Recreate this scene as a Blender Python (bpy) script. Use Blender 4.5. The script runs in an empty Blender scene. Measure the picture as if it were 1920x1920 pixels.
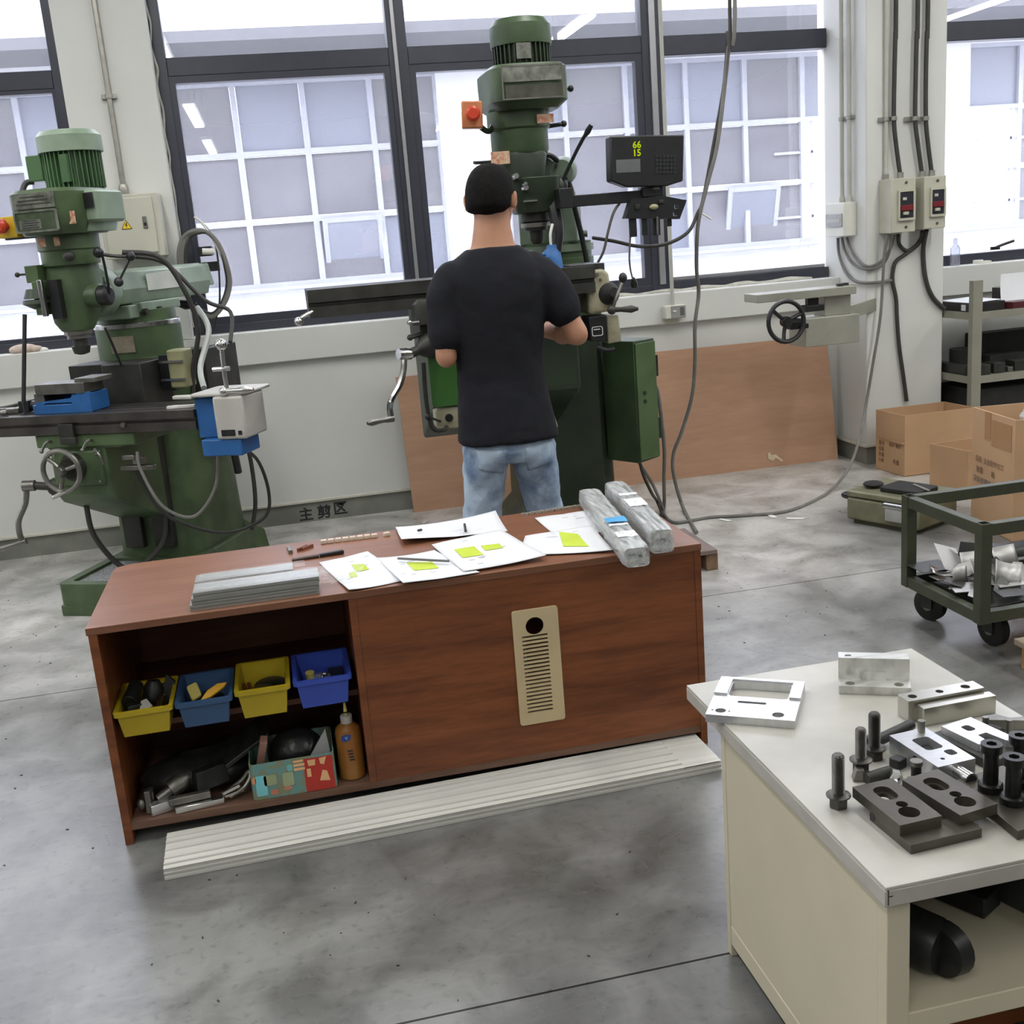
import bpy, bmesh, math, random
import numpy as np
from mathutils import Vector, Matrix, Euler
from mathutils.geometry import delaunay_2d_cdt
random.seed(7)
PI = math.pi
scene = bpy.context.scene
COL = scene.collection
# ------------------------------------------------------------------ camera
CAM_H = 1.5
PITCH, ROLL, YAW, FPX = 0.2442098, -0.08044885, 0.19527184, 2073.938
_f = np.array([math.sin(YAW)*math.cos(PITCH), math.cos(YAW)*math.cos(PITCH), -math.sin(PITCH)])
_r0 = np.array([math.cos(YAW), -math.sin(YAW), 0.0])
_u0 = np.cross(_r0, _f)
_r = math.cos(ROLL)*_r0 + math.sin(ROLL)*_u0
_u = -math.sin(ROLL)*_r0 + math.cos(ROLL)*_u0
cam_data = bpy.data.cameras.new('camera')
cam = bpy.data.objects.new('camera', cam_data)
COL.objects.link(cam)
cam_data.sensor_fit = 'HORIZONTAL'
cam_data.sensor_width = 36.0
cam_data.lens = 36.0*FPX/1920.0
cam_data.clip_start = 0.05
cam_data.clip_end = 200
M = Matrix.Identity(4)
for i in range(3):
    M[i][0], M[i][1], M[i][2] = _r[i], _u[i], -_f[i]
M[2][3] = CAM_H
cam.matrix_world = M
scene.camera = cam
# ------------------------------------------------------------------ sky, exposure
world = bpy.data.worlds.new('overcast_sky')
scene.world = world
world.use_nodes = True
bgn = world.node_tree.nodes['Background']
bgn.inputs['Color'].default_value = (0.975, 0.975, 1.0, 1)
bgn.inputs['Strength'].default_value = 10.0
vs = scene.view_settings
vs.view_transform = 'Standard'
vs.look = 'None'
vs.exposure = 0.0
vs.gamma = 1.0
vs.use_curve_mapping = False
LAMP = 15.0          # radiance of the ceiling tubes
LAMP_AREA = 29.5     # watts of each fixture's area light

# ------------------------------------------------------------------ measuring helpers (metres, from the calibrated photograph)
def ray(px, py):
    return _f + (px-960)/FPX*_r - (py-960)/FPX*_u
def aty(px, py, y):
    d = ray(px, py); t = y/d[1]
    return Vector((d[0]*t, y, CAM_H+d[2]*t))
def atz(px, py, z):
    d = ray(px, py); t = (z-CAM_H)/d[2]
    return Vector((d[0]*t, d[1]*t, z))
def atx(px, py, x):
    d = ray(px, py); t = x/d[0]
    return Vector((x, d[1]*t, CAM_H+d[2]*t))

# ------------------------------------------------------------------ materials
MATS = {}
def lin(c):
    c = c/255.0
    return c/12.92 if c <= 0.04045 else ((c+0.055)/1.055)**2.4
def rgb(t):
    return (lin(t[0]), lin(t[1]), lin(t[2]), 1.0)
def base_mat(name):
    m = bpy.data.materials.new(name); m.use_nodes = True
    nt = m.node_tree
    return m, nt, nt.nodes['Principled BSDF']
def mat(name, col, rough=0.5, metal=0.0, var=0.12, scale=9.0, bump=0.0, bscale=60.0, col2=None, detail=4.0, stretch=None, spec=0.5, coat=0.0, lo=0.35, hi=0.65):
    """procedural paint / metal / plastic: noise-mottled colour, noise bump"""
    if name in MATS: return MATS[name]
    m, nt, p = base_mat(name)
    N, Lk = nt.nodes, nt.links
    tc = N.new('ShaderNodeTexCoord')
    mp = N.new('ShaderNodeMapping')
    Lk.new(tc.outputs['Object'], mp.inputs['Vector'])
    if stretch: mp.inputs['Scale'].default_value = stretch
    nz = N.new('ShaderNodeTexNoise')
    nz.inputs['Scale'].default_value = scale
    nz.inputs['Detail'].default_value = detail
    Lk.new(mp.outputs['Vector'], nz.inputs['Vector'])
    rp = N.new('ShaderNodeValToRGB')
    rp.color_ramp.elements[0].position = lo
    rp.color_ramp.elements[1].position = hi
    c = rgb(col)
    if col2 is None:
        rp.color_ramp.elements[0].color = (c[0]*(1-var), c[1]*(1-var), c[2]*(1-var), 1)
        rp.color_ramp.elements[1].color = (min(1, c[0]*(1+var)), min(1, c[1]*(1+var)), min(1, c[2]*(1+var)), 1)
    else:
        rp.color_ramp.elements[0].color = rgb(col2)
        rp.color_ramp.elements[1].color = c
    Lk.new(nz.outputs['Fac'], rp.inputs['Fac'])
    Lk.new(rp.outputs['Color'], p.inputs['Base Color'])
    p.inputs['Roughness'].default_value = rough
    p.inputs['Metallic'].default_value = metal
    p.inputs['Specular IOR Level'].default_value = spec
    p.inputs['Coat Weight'].default_value = coat
    if bump:
        n2 = N.new('ShaderNodeTexNoise'); n2.inputs['Scale'].default_value = bscale
        n2.inputs['Detail'].default_value = 3
        Lk.new(mp.outputs['Vector'], n2.inputs['Vector'])
        b = N.new('ShaderNodeBump'); b.inputs['Strength'].default_value = bump
        b.inputs['Distance'].default_value = 0.01
        Lk.new(n2.outputs['Fac'], b.inputs['Height'])
        Lk.new(b.outputs['Normal'], p.inputs['Normal'])
    MATS[name] = m
    return m
def wood_mat(name, dark, light, rough=0.4, sx=1.0, sy=14.0, sz=14.0, scale=2.2, coat=0.0):
    m, nt, p = base_mat(name); N, Lk = nt.nodes, nt.links
    tc = N.new('ShaderNodeTexCoord'); mp = N.new('ShaderNodeMapping')
    mp.inputs['Scale'].default_value = (sx, sy, sz)
    Lk.new(tc.outputs['Object'], mp.inputs['Vector'])
    n1 = N.new('ShaderNodeTexNoise'); n1.inputs['Scale'].default_value = scale; n1.inputs['Detail'].default_value = 6; n1.inputs['Distortion'].default_value = 0.6
    n2 = N.new('ShaderNodeTexNoise'); n2.inputs['Scale'].default_value = scale*7; n2.inputs['Detail'].default_value = 3
    Lk.new(mp.outputs['Vector'], n1.inputs['Vector']); Lk.new(mp.outputs['Vector'], n2.inputs['Vector'])
    mx = N.new('ShaderNodeMix'); mx.data_type = 'FLOAT'; mx.inputs[0].default_value = 0.3
    Lk.new(n1.outputs['Fac'], mx.inputs[2]); Lk.new(n2.outputs['Fac'], mx.inputs[3])
    rp = N.new('ShaderNodeValToRGB')
    rp.color_ramp.elements[0].position = 0.33; rp.color_ramp.elements[1].position = 0.68
    rp.color_ramp.elements[0].color = rgb(dark); rp.color_ramp.elements[1].color = rgb(light)
    Lk.new(mx.outputs[0], rp.inputs['Fac']); Lk.new(rp.outputs['Color'], p.inputs['Base Color'])
    p.inputs['Roughness'].default_value = rough
    p.inputs['Coat Weight'].default_value = coat
    b = N.new('ShaderNodeBump'); b.inputs['Strength'].default_value = 0.05; b.inputs['Distance'].default_value = 0.003
    Lk.new(n2.outputs['Fac'], b.inputs['Height']); Lk.new(b.outputs['Normal'], p.inputs['Normal'])
    MATS[name] = m
    return m
def emit_mat(name, col, strength):
    m = bpy.data.materials.new(name); m.use_nodes = True
    nt = m.node_tree; nt.nodes.clear()
    o = nt.nodes.new('ShaderNodeOutputMaterial'); e = nt.nodes.new('ShaderNodeEmission')
    e.inputs['Color'].default_value = rgb(col); e.inputs['Strength'].default_value = strength
    nt.links.new(e.outputs[0], o.inputs[0]); MATS[name] = m
    return m
def glass_mat(name, refl=0.11, tint=(236, 238, 245), haze=0.05, hazecol=(235, 236, 248), rough=0.0):
    """thin pane: mostly clear, a mirror share that grows at grazing angles, a little dust"""
    m = bpy.data.materials.new(name); m.use_nodes = True
    nt = m.node_tree; N, Lk = nt.nodes, nt.links; N.clear()
    o = N.new('ShaderNodeOutputMaterial')
    tr = N.new('ShaderNodeBsdfTransparent'); tr.inputs['Color'].default_value = rgb(tint)
    gl = N.new('ShaderNodeBsdfGlossy'); gl.inputs['Roughness'].default_value = rough
    df = N.new('ShaderNodeBsdfDiffuse'); df.inputs['Color'].default_value = rgb(hazecol)
    tl = N.new('ShaderNodeBsdfTranslucent'); tl.inputs['Color'].default_value = rgb(hazecol)
    dd = N.new('ShaderNodeMixShader'); dd.inputs[0].default_value = 0.5
    Lk.new(df.outputs[0], dd.inputs[1]); Lk.new(tl.outputs[0], dd.inputs[2])
    fr = N.new('ShaderNodeLayerWeight'); fr.inputs['Blend'].default_value = 0.25
    ma = N.new('ShaderNodeMath'); ma.operation = 'MULTIPLY_ADD'; ma.inputs[1].default_value = 0.6; ma.inputs[2].default_value = refl
    Lk.new(fr.outputs['Fresnel'], ma.inputs[0])
    m1 = N.new('ShaderNodeMixShader'); m1.inputs[0].default_value = haze
    Lk.new(tr.outputs[0], m1.inputs[1]); Lk.new(dd.outputs[0], m1.inputs[2])
    m2 = N.new('ShaderNodeMixShader')
    Lk.new(ma.outputs[0], m2.inputs[0]); Lk.new(m1.outputs[0], m2.inputs[1]); Lk.new(gl.outputs[0], m2.inputs[2])
    Lk.new(m2.outputs[0], o.inputs[0]); MATS[name] = m
    return m
def floor_mat(name, dark, light, far_lit):
    m, nt, p = base_mat(name); N, Lk = nt.nodes, nt.links
    tc = N.new('ShaderNodeTexCoord')
    def noise(sc, det, dist=0.0, rough=0.55):
        n = N.new('ShaderNodeTexNoise'); n.inputs['Scale'].default_value = sc; n.inputs['Detail'].default_value = det
        n.inputs['Distortion'].default_value = dist; n.inputs['Roughness'].default_value = rough
        Lk.new(tc.outputs['Object'], n.inputs['Vector']); return n
    a = noise(0.9, 5, 0.35); b = noise(4.2, 6, 0.5); c = noise(38, 4)
    r1 = N.new('ShaderNodeValToRGB')
    r1.color_ramp.elements[0].position = 0.38; r1.color_ramp.elements[1].position = 0.62
    r1.color_ramp.elements[0].color = rgb(dark); r1.color_ramp.elements[1].color = rgb(light)
    Lk.new(a.outputs['Fac'], r1.inputs['Fac'])
    # brightness by the window wall painted into the floor colour, ragged with noise
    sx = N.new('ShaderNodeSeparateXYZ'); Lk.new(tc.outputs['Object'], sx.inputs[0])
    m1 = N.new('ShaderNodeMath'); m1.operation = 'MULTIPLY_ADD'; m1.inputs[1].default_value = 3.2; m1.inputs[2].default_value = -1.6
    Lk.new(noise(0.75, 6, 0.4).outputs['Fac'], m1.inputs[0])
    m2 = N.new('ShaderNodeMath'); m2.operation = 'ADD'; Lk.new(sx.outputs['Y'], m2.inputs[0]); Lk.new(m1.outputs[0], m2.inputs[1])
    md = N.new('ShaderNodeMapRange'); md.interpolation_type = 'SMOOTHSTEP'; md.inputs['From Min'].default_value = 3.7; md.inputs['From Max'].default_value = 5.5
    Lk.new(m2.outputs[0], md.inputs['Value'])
    mdx = N.new('ShaderNodeMixRGB'); mdx.inputs[2].default_value = rgb(far_lit)
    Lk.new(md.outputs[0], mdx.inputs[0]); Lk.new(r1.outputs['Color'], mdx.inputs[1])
    r2 = N.new('ShaderNodeValToRGB')
    r2.color_ramp.elements[0].position = 0.4; r2.color_ramp.elements[1].position = 0.6
    r2.color_ramp.elements[0].color = rgb((186, 186, 183)); r2.color_ramp.elements[1].color = rgb((255, 255, 255))
    Lk.new(b.outputs['Fac'], r2.inputs['Fac'])
    mu = N.new('ShaderNodeMixRGB'); mu.blend_type = 'MULTIPLY'; mu.inputs[0].default_value = 0.75
    Lk.new(mdx.outputs[0], mu.inputs[1]); Lk.new(r2.outputs['Color'], mu.inputs[2])
    r3 = N.new('ShaderNodeValToRGB')
    r3.color_ramp.elements[0].position = 0.3; r3.color_ramp.elements[1].position = 0.45
    r3.color_ramp.elements[0].color = rgb((190, 190, 188)); r3.color_ramp.elements[1].color = (1, 1, 1, 1)
    Lk.new(c.outputs['Fac'], r3.inputs['Fac'])
    mu2 = N.new('ShaderNodeMixRGB'); mu2.blend_type = 'MULTIPLY'; mu2.inputs[0].default_value = 0.5
    Lk.new(mu.outputs[0], mu2.inputs[1]); Lk.new(r3.outputs['Color'], mu2.inputs[2])
    # pale trowel swirls and scuffs
    wv = N.new('ShaderNodeTexWave'); wv.wave_type = 'RINGS'; wv.inputs['Scale'].default_value = 5.0
    wv.inputs['Distortion'].default_value = 9.0; wv.inputs['Detail'].default_value = 4
    mpw = N.new('ShaderNodeMapping'); mpw.inputs['Location'].default_value = (0.9, -2.4, 0)
    Lk.new(tc.outputs['Object'], mpw.inputs['Vector']); Lk.new(mpw.outputs['Vector'], wv.inputs['Vector'])
    rw = N.new('ShaderNodeValToRGB')
    rw.color_ramp.elements[0].position = 0.9; rw.color_ramp.elements[1].position = 1.0
    rw.color_ramp.elements[0].color = (0, 0, 0, 1); rw.color_ramp.elements[1].color = (0.05, 0.05, 0.05, 1)
    Lk.new(wv.outputs['Fac'], rw.inputs['Fac'])
    mm = N.new('ShaderNodeMath'); mm.operation = 'MULTIPLY'
    Lk.new(rw.outputs['Color'], mm.inputs[0]); Lk.new(a.outputs['Fac'], mm.inputs[1])
    mu3 = N.new('ShaderNodeMixRGB'); mu3.blend_type = 'MIX'
    Lk.new(mm.outputs[0], mu3.inputs[0]); Lk.new(mu2.outputs[0], mu3.inputs[1]); mu3.inputs[2].default_value = rgb((205, 205, 205))
    Lk.new(mu3.outputs[0], p.inputs['Base Color'])
    rr = N.new('ShaderNodeMapRange'); rr.inputs['To Min'].default_value = 0.2; rr.inputs['To Max'].default_value = 0.4
    Lk.new(b.outputs['Fac'], rr.inputs['Value']); Lk.new(rr.outputs[0], p.inputs['Roughness'])
    bp = N.new('ShaderNodeBump'); bp.inputs['Strength'].default_value = 0.06; bp.inputs['Distance'].default_value = 0.01
    Lk.new(b.outputs['Fac'], bp.inputs['Height']); Lk.new(bp.outputs['Normal'], p.inputs['Normal'])
    p.inputs['Specular IOR Level'].default_value = 0.5
    MATS[name] = m
    return m
def film_mat(name, alpha=0.45, bump=0.35, sc=(1, 1, 1)):
    """crinkled clear wrapping"""
    m = bpy.data.materials.new(name); m.use_nodes = True
    nt = m.node_tree; N, Lk = nt.nodes, nt.links; N.clear()
    o = N.new('ShaderNodeOutputMaterial'); tr = N.new('ShaderNodeBsdfTransparent')
    p = N.new('ShaderNodeBsdfPrincipled'); p.inputs['Base Color'].default_value = rgb((232, 236, 238)); p.inputs['Roughness'].default_value = 0.25
    tc = N.new('ShaderNodeTexCoord'); nz = N.new('ShaderNodeTexNoise'); nz.inputs['Scale'].default_value = 60; nz.inputs['Detail'].default_value = 5
    mpf = N.new('ShaderNodeMapping'); mpf.inputs['Scale'].default_value = sc
    Lk.new(tc.outputs['Object'], mpf.inputs['Vector']); Lk.new(mpf.outputs['Vector'], nz.inputs['Vector'])
    b = N.new('ShaderNodeBump'); b.inputs['Strength'].default_value = bump; b.inputs['Distance'].default_value = 0.004
    Lk.new(nz.outputs['Fac'], b.inputs['Height']); Lk.new(b.outputs['Normal'], p.inputs['Normal'])
    mr = N.new('ShaderNodeMapRange'); mr.inputs['From Min'].default_value = 0.35; mr.inputs['From Max'].default_value = 0.7
    mr.inputs['To Min'].default_value = alpha*0.5; mr.inputs['To Max'].default_value = min(1, alpha*1.6)
    Lk.new(nz.outputs['Fac'], mr.inputs['Value'])
    mx = N.new('ShaderNodeMixShader'); Lk.new(mr.outputs[0], mx.inputs[0])
    Lk.new(tr.outputs[0], mx.inputs[1]); Lk.new(p.outputs[0], mx.inputs[2]); Lk.new(mx.outputs[0], o.inputs[0])
    MATS[name] = m
    return m

# ------------------------------------------------------------------ mesh builder
class MB:
    def __init__(s, xf=None):
        s.v = []; s.f = []; s.xf = xf
    def add(s, vs, fs, T=None):
        n = len(s.v)
        for p in vs:
            p = Vector(p)
            if T is not None: p = T @ p
            if s.xf is not None: p = s.xf @ p
            s.v.append(p)
        s.f += [tuple(i+n for i in f) for f in fs]
        return s
    def box(s, c, d, rz=0.0, rot=None, top=(1, 1)):
        x, y, z = d[0]/2, d[1]/2, d[2]/2
        tx, ty = top
        vs = [(-x,-y,-z),(x,-y,-z),(x,y,-z),(-x,y,-z),(-x*tx,-y*ty,z),(x*tx,-y*ty,z),(x*tx,y*ty,z),(-x*tx,y*ty,z)]
        R = Euler(rot).to_matrix().to_4x4() if rot else Matrix.Rotation(rz, 4, 'Z')
        return s.add(vs, [(3,2,1,0),(4,5,6,7),(0,1,5,4),(1,2,6,5),(2,3,7,6),(3,0,4,7)], Matrix.Translation(c) @ R)
    def bx(s, a, b):
        return s.box([(a[i]+b[i])/2 for i in range(3)], [abs(b[i]-a[i]) for i in range(3)])
    def hexa(s, p):
        return s.add(p, [(3,2,1,0),(4,5,6,7),(0,1,5,4),(1,2,6,5),(2,3,7,6),(3,0,4,7)])
    def cyl(s, p0, p1, r0, r1=None, n=20):
        return s.lathe([(r0, 0.0), (r0 if r1 is None else r1, 1.0)], p0, p1, n)
    def lathe(s, prof, p0, p1, n=20, cap=True):
        """profile of (radius, fraction from p0 to p1)"""
        p0 = Vector(p0); p1 = Vector(p1); ax = p1-p0
        q = ax.to_track_quat('Z', 'Y').to_matrix(); a = q @ Vector((1,0,0)); b = q @ Vector((0,1,0))
        vs = []; fs = []
        for r, t in prof:
            for k in range(n):
                w = 2*PI*k/n
                vs.append(p0 + ax*t + (a*math.cos(w) + b*math.sin(w))*max(r, 1e-5))
        for i in range(len(prof)-1):
            for k in range(n):
                k2 = (k+1) % n
                fs.append((i*n+k, i*n+k2, (i+1)*n+k2, (i+1)*n+k))
        if cap:
            fs.append(tuple(range(n-1, -1, -1))); fs.append(tuple((len(prof)-1)*n+k for k in range(n)))
        return s.add(vs, fs)
    def tube(s, pts, r, n=8, steps=6, smooth=True, radii=None):
        P = [Vector(p) for p in pts]
        if smooth and len(P) > 2:
            Q = []; R = []
            for i in range(len(P)-1):
                a = P[max(i-1, 0)]; b = P[i]; c = P[i+1]; d = P[min(i+2, len(P)-1)]
                for k in range(steps):
                    t = k/steps
                    Q.append(0.5*((2*b)+(c-a)*t+(2*a-5*b+4*c-d)*t*t+(3*b-a-3*c+d)*t**3))
                    if radii: R.append(radii[i]*(1-t)+radii[i+1]*t)
            Q.append(P[-1])
            if radii: R.append(radii[-1])
            P = Q
        else: R = radii
        if not R: R = [r]*len(P)
        vs = []; fs = []; up = None
        for i, p in enumerate(P):
            t = (P[min(i+1, len(P)-1)]-P[max(i-1, 0)]).normalized()
            if up is None:
                up = Vector((0,0,1)) if abs(t.z) < 0.9 else Vector((1,0,0))
            a = t.cross(up)
            if a.length < 1e-6: a = t.orthogonal()
            a.normalize(); up = a.cross(t).normalized()
            for k in range(n):
                w = 2*PI*k/n
                vs.append(p+(a*math.cos(w)+up*math.sin(w))*R[i])
        for i in range(len(P)-1):
            for k in range(n):
                k2 = (k+1) % n
                fs.append((i*n+k, i*n+k2, (i+1)*n+k2, (i+1)*n+k))
        fs.append(tuple(range(n-1, -1, -1))); fs.append(tuple((len(P)-1)*n+k for k in range(n)))
        return s.add(vs, fs)
    def loft(s, rings, n=24, e=2.0):
        """rings of (centre, half-width a, half-depth b[, axis matrix]); superellipse exponent e"""
        vs = []; fs = []
        for rg in rings:
            c, a, b = Vector(rg[0]), rg[1], rg[2]
            R = rg[3] if len(rg) > 3 else None
            for k in range(n):
                w = 2*PI*k/n; cw, sw = math.cos(w), math.sin(w)
                p = Vector((a*math.copysign(abs(cw)**(2/e), cw), b*math.copysign(abs(sw)**(2/e), sw), 0))
                if R is not None: p = R @ p
                vs.append(c+p)
        for i in range(len(rings)-1):
            for k in range(n):
                k2 = (k+1) % n
                fs.append((i*n+k, i*n+k2, (i+1)*n+k2, (i+1)*n+k))
        fs.append(tuple(range(n-1, -1, -1))); fs.append(tuple((len(rings)-1)*n+k for k in range(n)))
        return s.add(vs, fs)
    def ball(s, c, r, n=14, m=9):
        if not hasattr(r, '__len__'): r = (r, r, r)
        vs = []; fs = []
        for i in range(m+1):
            t = PI*i/m
            for k in range(n):
                w = 2*PI*k/n
                vs.append((c[0]+r[0]*max(math.sin(t),1e-4)*math.cos(w), c[1]+r[1]*max(math.sin(t),1e-4)*math.sin(w), c[2]-r[2]*math.cos(t)))
        for i in range(m):
            for k in range(n):
                k2 = (k+1) % n
                fs.append((i*n+k, i*n+k2, (i+1)*n+k2, (i+1)*n+k))
        fs.append(tuple(range(n-1, -1, -1))); fs.append(tuple(m*n+k for k in range(n)))
        return s.add(vs, fs)
    def prism(s, poly, o, u, v, w):
        """polygon (list of (a,b)) in the plane o+a*u+b*v, pushed along w"""
        o, u, v, w = Vector(o), Vector(u), Vector(v), Vector(w); n = len(poly)
        if u.cross(v).dot(w) < 0: poly = poly[::-1]
        vs = [o+u*a+v*b for a, b in poly]+[o+u*a+v*b+w for a, b in poly]
        fs = [tuple(range(n-1, -1, -1)), tuple(range(n, 2*n))]+[(i, (i+1) % n, n+(i+1) % n, n+i) for i in range(n)]
        return s.add(vs, fs)
    def plate(s, outer, holes, o, u, v, w):
        """slab with through holes"""
        o, u, v, w = Vector(o), Vector(u), Vector(v), Vector(w)
        if u.cross(v).dot(w) < 0: o = o+w; w = -w
        pts = []; edges = []; loops = []
        for lp in [outer]+holes:
            b = len(pts); pts += [Vector(q) for q in lp]; k = len(lp)
            edges += [(b+i, b+(i+1) % k) for i in range(k)]; loops.append((b, k))
        res = delaunay_2d_cdt(pts, edges, [], 0, 1e-7)
        V2, F2 = res[0], res[2]
        def inside(p, lp):
            c = False; j = len(lp)-1
            for i in range(len(lp)):
                xi, yi = lp[i][0], lp[i][1]; xj, yj = lp[j][0], lp[j][1]
                if (yi > p[1]) != (yj > p[1]) and p[0] < (xj-xi)*(p[1]-yi)/(yj-yi)+xi: c = not c
                j = i
            return c
        n = len(V2)
        vs = [o+u*p.x+v*p.y for p in V2]+[o+u*p.x+v*p.y+w for p in V2]
        fs = []
        for f in F2:
            c = sum((V2[i] for i in f), Vector((0,0)))/len(f)
            if inside(c, outer) and not any(inside(c, h) for h in holes):
                a = sum(V2[f[i]].x*V2[f[(i+1) % len(f)]].y-V2[f[(i+1) % len(f)]].x*V2[f[i]].y for i in range(len(f)))
                g = tuple(f) if a > 0 else tuple(reversed(f))
                fs.append(tuple(reversed(g))); fs.append(tuple(i+n for i in g))
        s.add(vs, fs)
        for li, lp in enumerate([outer]+holes):
            k = len(lp)
            area = sum(lp[i][0]*lp[(i+1) % k][1]-lp[(i+1) % k][0]*lp[i][1] for i in range(k))
            q = list(lp) if (area > 0) == (li == 0) else list(lp)[::-1]
            vs = [o+u*a+v*b for a, b in q]+[o+u*a+v*b+w for a, b in q]
            s.add(vs, [(i, (i+1) % k, k+(i+1) % k, k+i) for i in range(k)])
        return s
def circ(x, y, r, n=20):
    return [(x+r*math.cos(2*PI*k/n), y+r*math.sin(2*PI*k/n)) for k in range(n)]
def rrect(x0, y0, x1, y1, r, n=5):
    out = []
    for cx, cy, a0 in ((x1-r, y0+r, -PI/2), (x1-r, y1-r, 0), (x0+r, y1-r, PI/2), (x0+r, y0+r, PI)):
        for k in range(n+1):
            a = a0+PI/2*k/n; out.append((cx+r*math.cos(a), cy+r*math.sin(a)))
    return out
ORG = {}
def tag(o, label=None, cat=None, group=None, kind=None):
    if label: o['label'] = label
    if cat: o['category'] = cat
    if group: o['group'] = group
    if kind: o['kind'] = kind
    return o
def thing(name, label, cat, loc, group=None):
    o = bpy.data.objects.new(name, None); COL.objects.link(o)
    o.empty_display_size = 0.05
    o.location = loc; ORG[o.name] = Vector(loc)
    return tag(o, label, cat, group)
def obj(name, mb, m, parent=None, smooth=32, bevel=0.0, seg=2, label=None, cat=None, group=None, kind=None, org=None):
    if parent is not None: O = ORG[parent.name]
    elif org is not None: O = Vector(org)
    else:
        xs = [p.x for p in mb.v]; ys = [p.y for p in mb.v]; zs = [p.z for p in mb.v]
        O = Vector(((min(xs)+max(xs))/2, (min(ys)+max(ys))/2, min(zs)))
    me = bpy.data.meshes.new(name)
    me.from_pydata([tuple(p-O) for p in mb.v], [], mb.f)
    me.materials.append(m)
    me.update()
    if smooth:
        for p in me.polygons: p.use_smooth = True
        me.set_sharp_from_angle(angle=math.radians(smooth))
    o = bpy.data.objects.new(name, me); COL.objects.link(o)
    ORG[o.name] = O
    if parent is not None: o.parent = parent
    else: o.location = O
    if bevel:
        b = o.modifiers.new('bevel', 'BEVEL'); b.width = bevel; b.segments = seg; b.limit_method = 'ANGLE'; b.angle_limit = math.radians(40)
    return tag(o, label, cat, group, kind)
def B(c, d, rz=0.0, **k): return MB().box(c, d, rz, **k)
def BX(a, b): return MB().bx(a, b)
def CY(p0, p1, r0, r1=None, n=20): return MB().cyl(p0, p1, r0, r1, n)
def TU(pts, r, **k): return MB().tube(pts, r, **k)
def dup(root, loc=None, rz=0.0, label=None, group=None):
    """a thing with copies of its parts and their sub-parts"""
    def cp(o, parent):
        c = o.copy(); COL.objects.link(c); c.parent = parent
        for ch in list(o.children): cp(ch, c)
        return c
    r = cp(root, None)
    if loc is not None: r.location = loc
    r.rotation_euler = (0, 0, rz)
    if label: r['label'] = label
    if group: r['group'] = group
    return r
FONT = {}
def text(body, size, o, u, v, name, m, parent=None, depth=0.0006, bold=0.0, align='CENTER'):
    """flat print: letters of the words on the plane through o with axes u (along) and v (up)"""
    cu = bpy.data.curves.new('t', 'FONT'); cu.body = body; cu.size = size; cu.align_x = align; cu.align_y = 'CENTER'
    cu.offset = bold; cu.resolution_u = 2
    t = bpy.data.objects.new('t', cu); COL.objects.link(t)
    dg = bpy.context.evaluated_depsgraph_get()
    me = bpy.data.meshes.new_from_object(t.evaluated_get(dg))
    bpy.data.objects.remove(t); bpy.data.curves.remove(cu)
    u = Vector(u).normalized(); v = Vector(v).normalized(); w = u.cross(v).normalized(); o = Vector(o)
    mb = MB()
    mb.add([o+u*p.co.x+v*p.co.y+w*depth for p in me.vertices], [tuple(p.vertices) for p in me.polygons])
    bpy.data.meshes.remove(me)
    return obj(name, mb, m, parent, smooth=0)
def grid(o, u, v, nu, nv, f=None):
    """sheet of nu x nv cells; f(a,b) gives the height along u x v"""
    o, u, v = Vector(o), Vector(u), Vector(v); w = u.cross(v).normalized(); mb = MB()
    vs = [o+u*(i/nu)+v*(j/nv)+w*(f(i/nu, j/nv) if f else 0) for j in range(nv+1) for i in range(nu+1)]
    fs = [(j*(nu+1)+i, j*(nu+1)+i+1, (j+1)*(nu+1)+i+1, (j+1)*(nu+1)+i) for j in range(nv) for i in range(nu)]
    return mb.add(vs, fs)
# ------------------------------------------------------------------ shared materials
wall_m = mat('wall_paint', (216, 217, 213), 0.65, var=0.035, scale=1.6, bump=0.03, bscale=25)
trimw_m = mat('trim_paint', (204, 202, 190), 0.5, var=0.05, scale=6)
base_m = mat('baseboard_grey', (128, 129, 122), 0.5, var=0.16, scale=5, bump=0.08, bscale=30)
far_m = mat('hall_wall', (120, 121, 119), 0.8, var=0.05, scale=1.0)
ceil_m = mat('ceiling_white', (226, 226, 222), 0.8, var=0.03)
frame_m = mat('window_frame_dark', (66, 68, 78), 0.35, var=0.05, scale=14, metal=0.2)
strip_m = mat('aluminium_strip', (176, 176, 180), 0.35, metal=0.6, var=0.05)
seal_m = mat('foam_seal', (196, 194, 184), 0.9, var=0.12, scale=30, bump=0.4, bscale=60)
glass_m = glass_mat('window_glass')
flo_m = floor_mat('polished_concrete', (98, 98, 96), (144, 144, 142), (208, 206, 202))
gap_m = mat('joint_dark', (60, 60, 58), 0.9)
fac_w = mat('facade_white', (232, 232, 234), 0.8, var=0.03, scale=2)
fac_f = mat('facade_frame', (176, 178, 188), 0.6, var=0.03)
fac_p = mat('facade_pane', (122, 121, 125), 0.22, var=0.16, scale=0.9, lo=0.3, hi=0.7, stretch=(1, 1, 2.2))
fac_b = mat('facade_pane_blind', (132, 136, 148), 0.35, var=0.05, scale=0.8)
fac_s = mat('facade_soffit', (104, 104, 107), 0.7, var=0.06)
blk = mat('black_plastic', (30, 31, 33), 0.42, var=0.2, scale=30)
blk2 = mat('black_rubber', (34, 34, 33), 0.75, var=0.2, scale=20)
steel = mat('bright_steel', (200, 200, 198), 0.22, metal=1.0, var=0.08, scale=20)
steel_d = mat('worn_steel', (128, 126, 120), 0.38, metal=0.85, var=0.2, scale=16, bump=0.06)
iron_d = mat('dark_cast_iron', (62, 62, 58), 0.5, metal=0.45, var=0.25, scale=12, bump=0.08)
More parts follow.
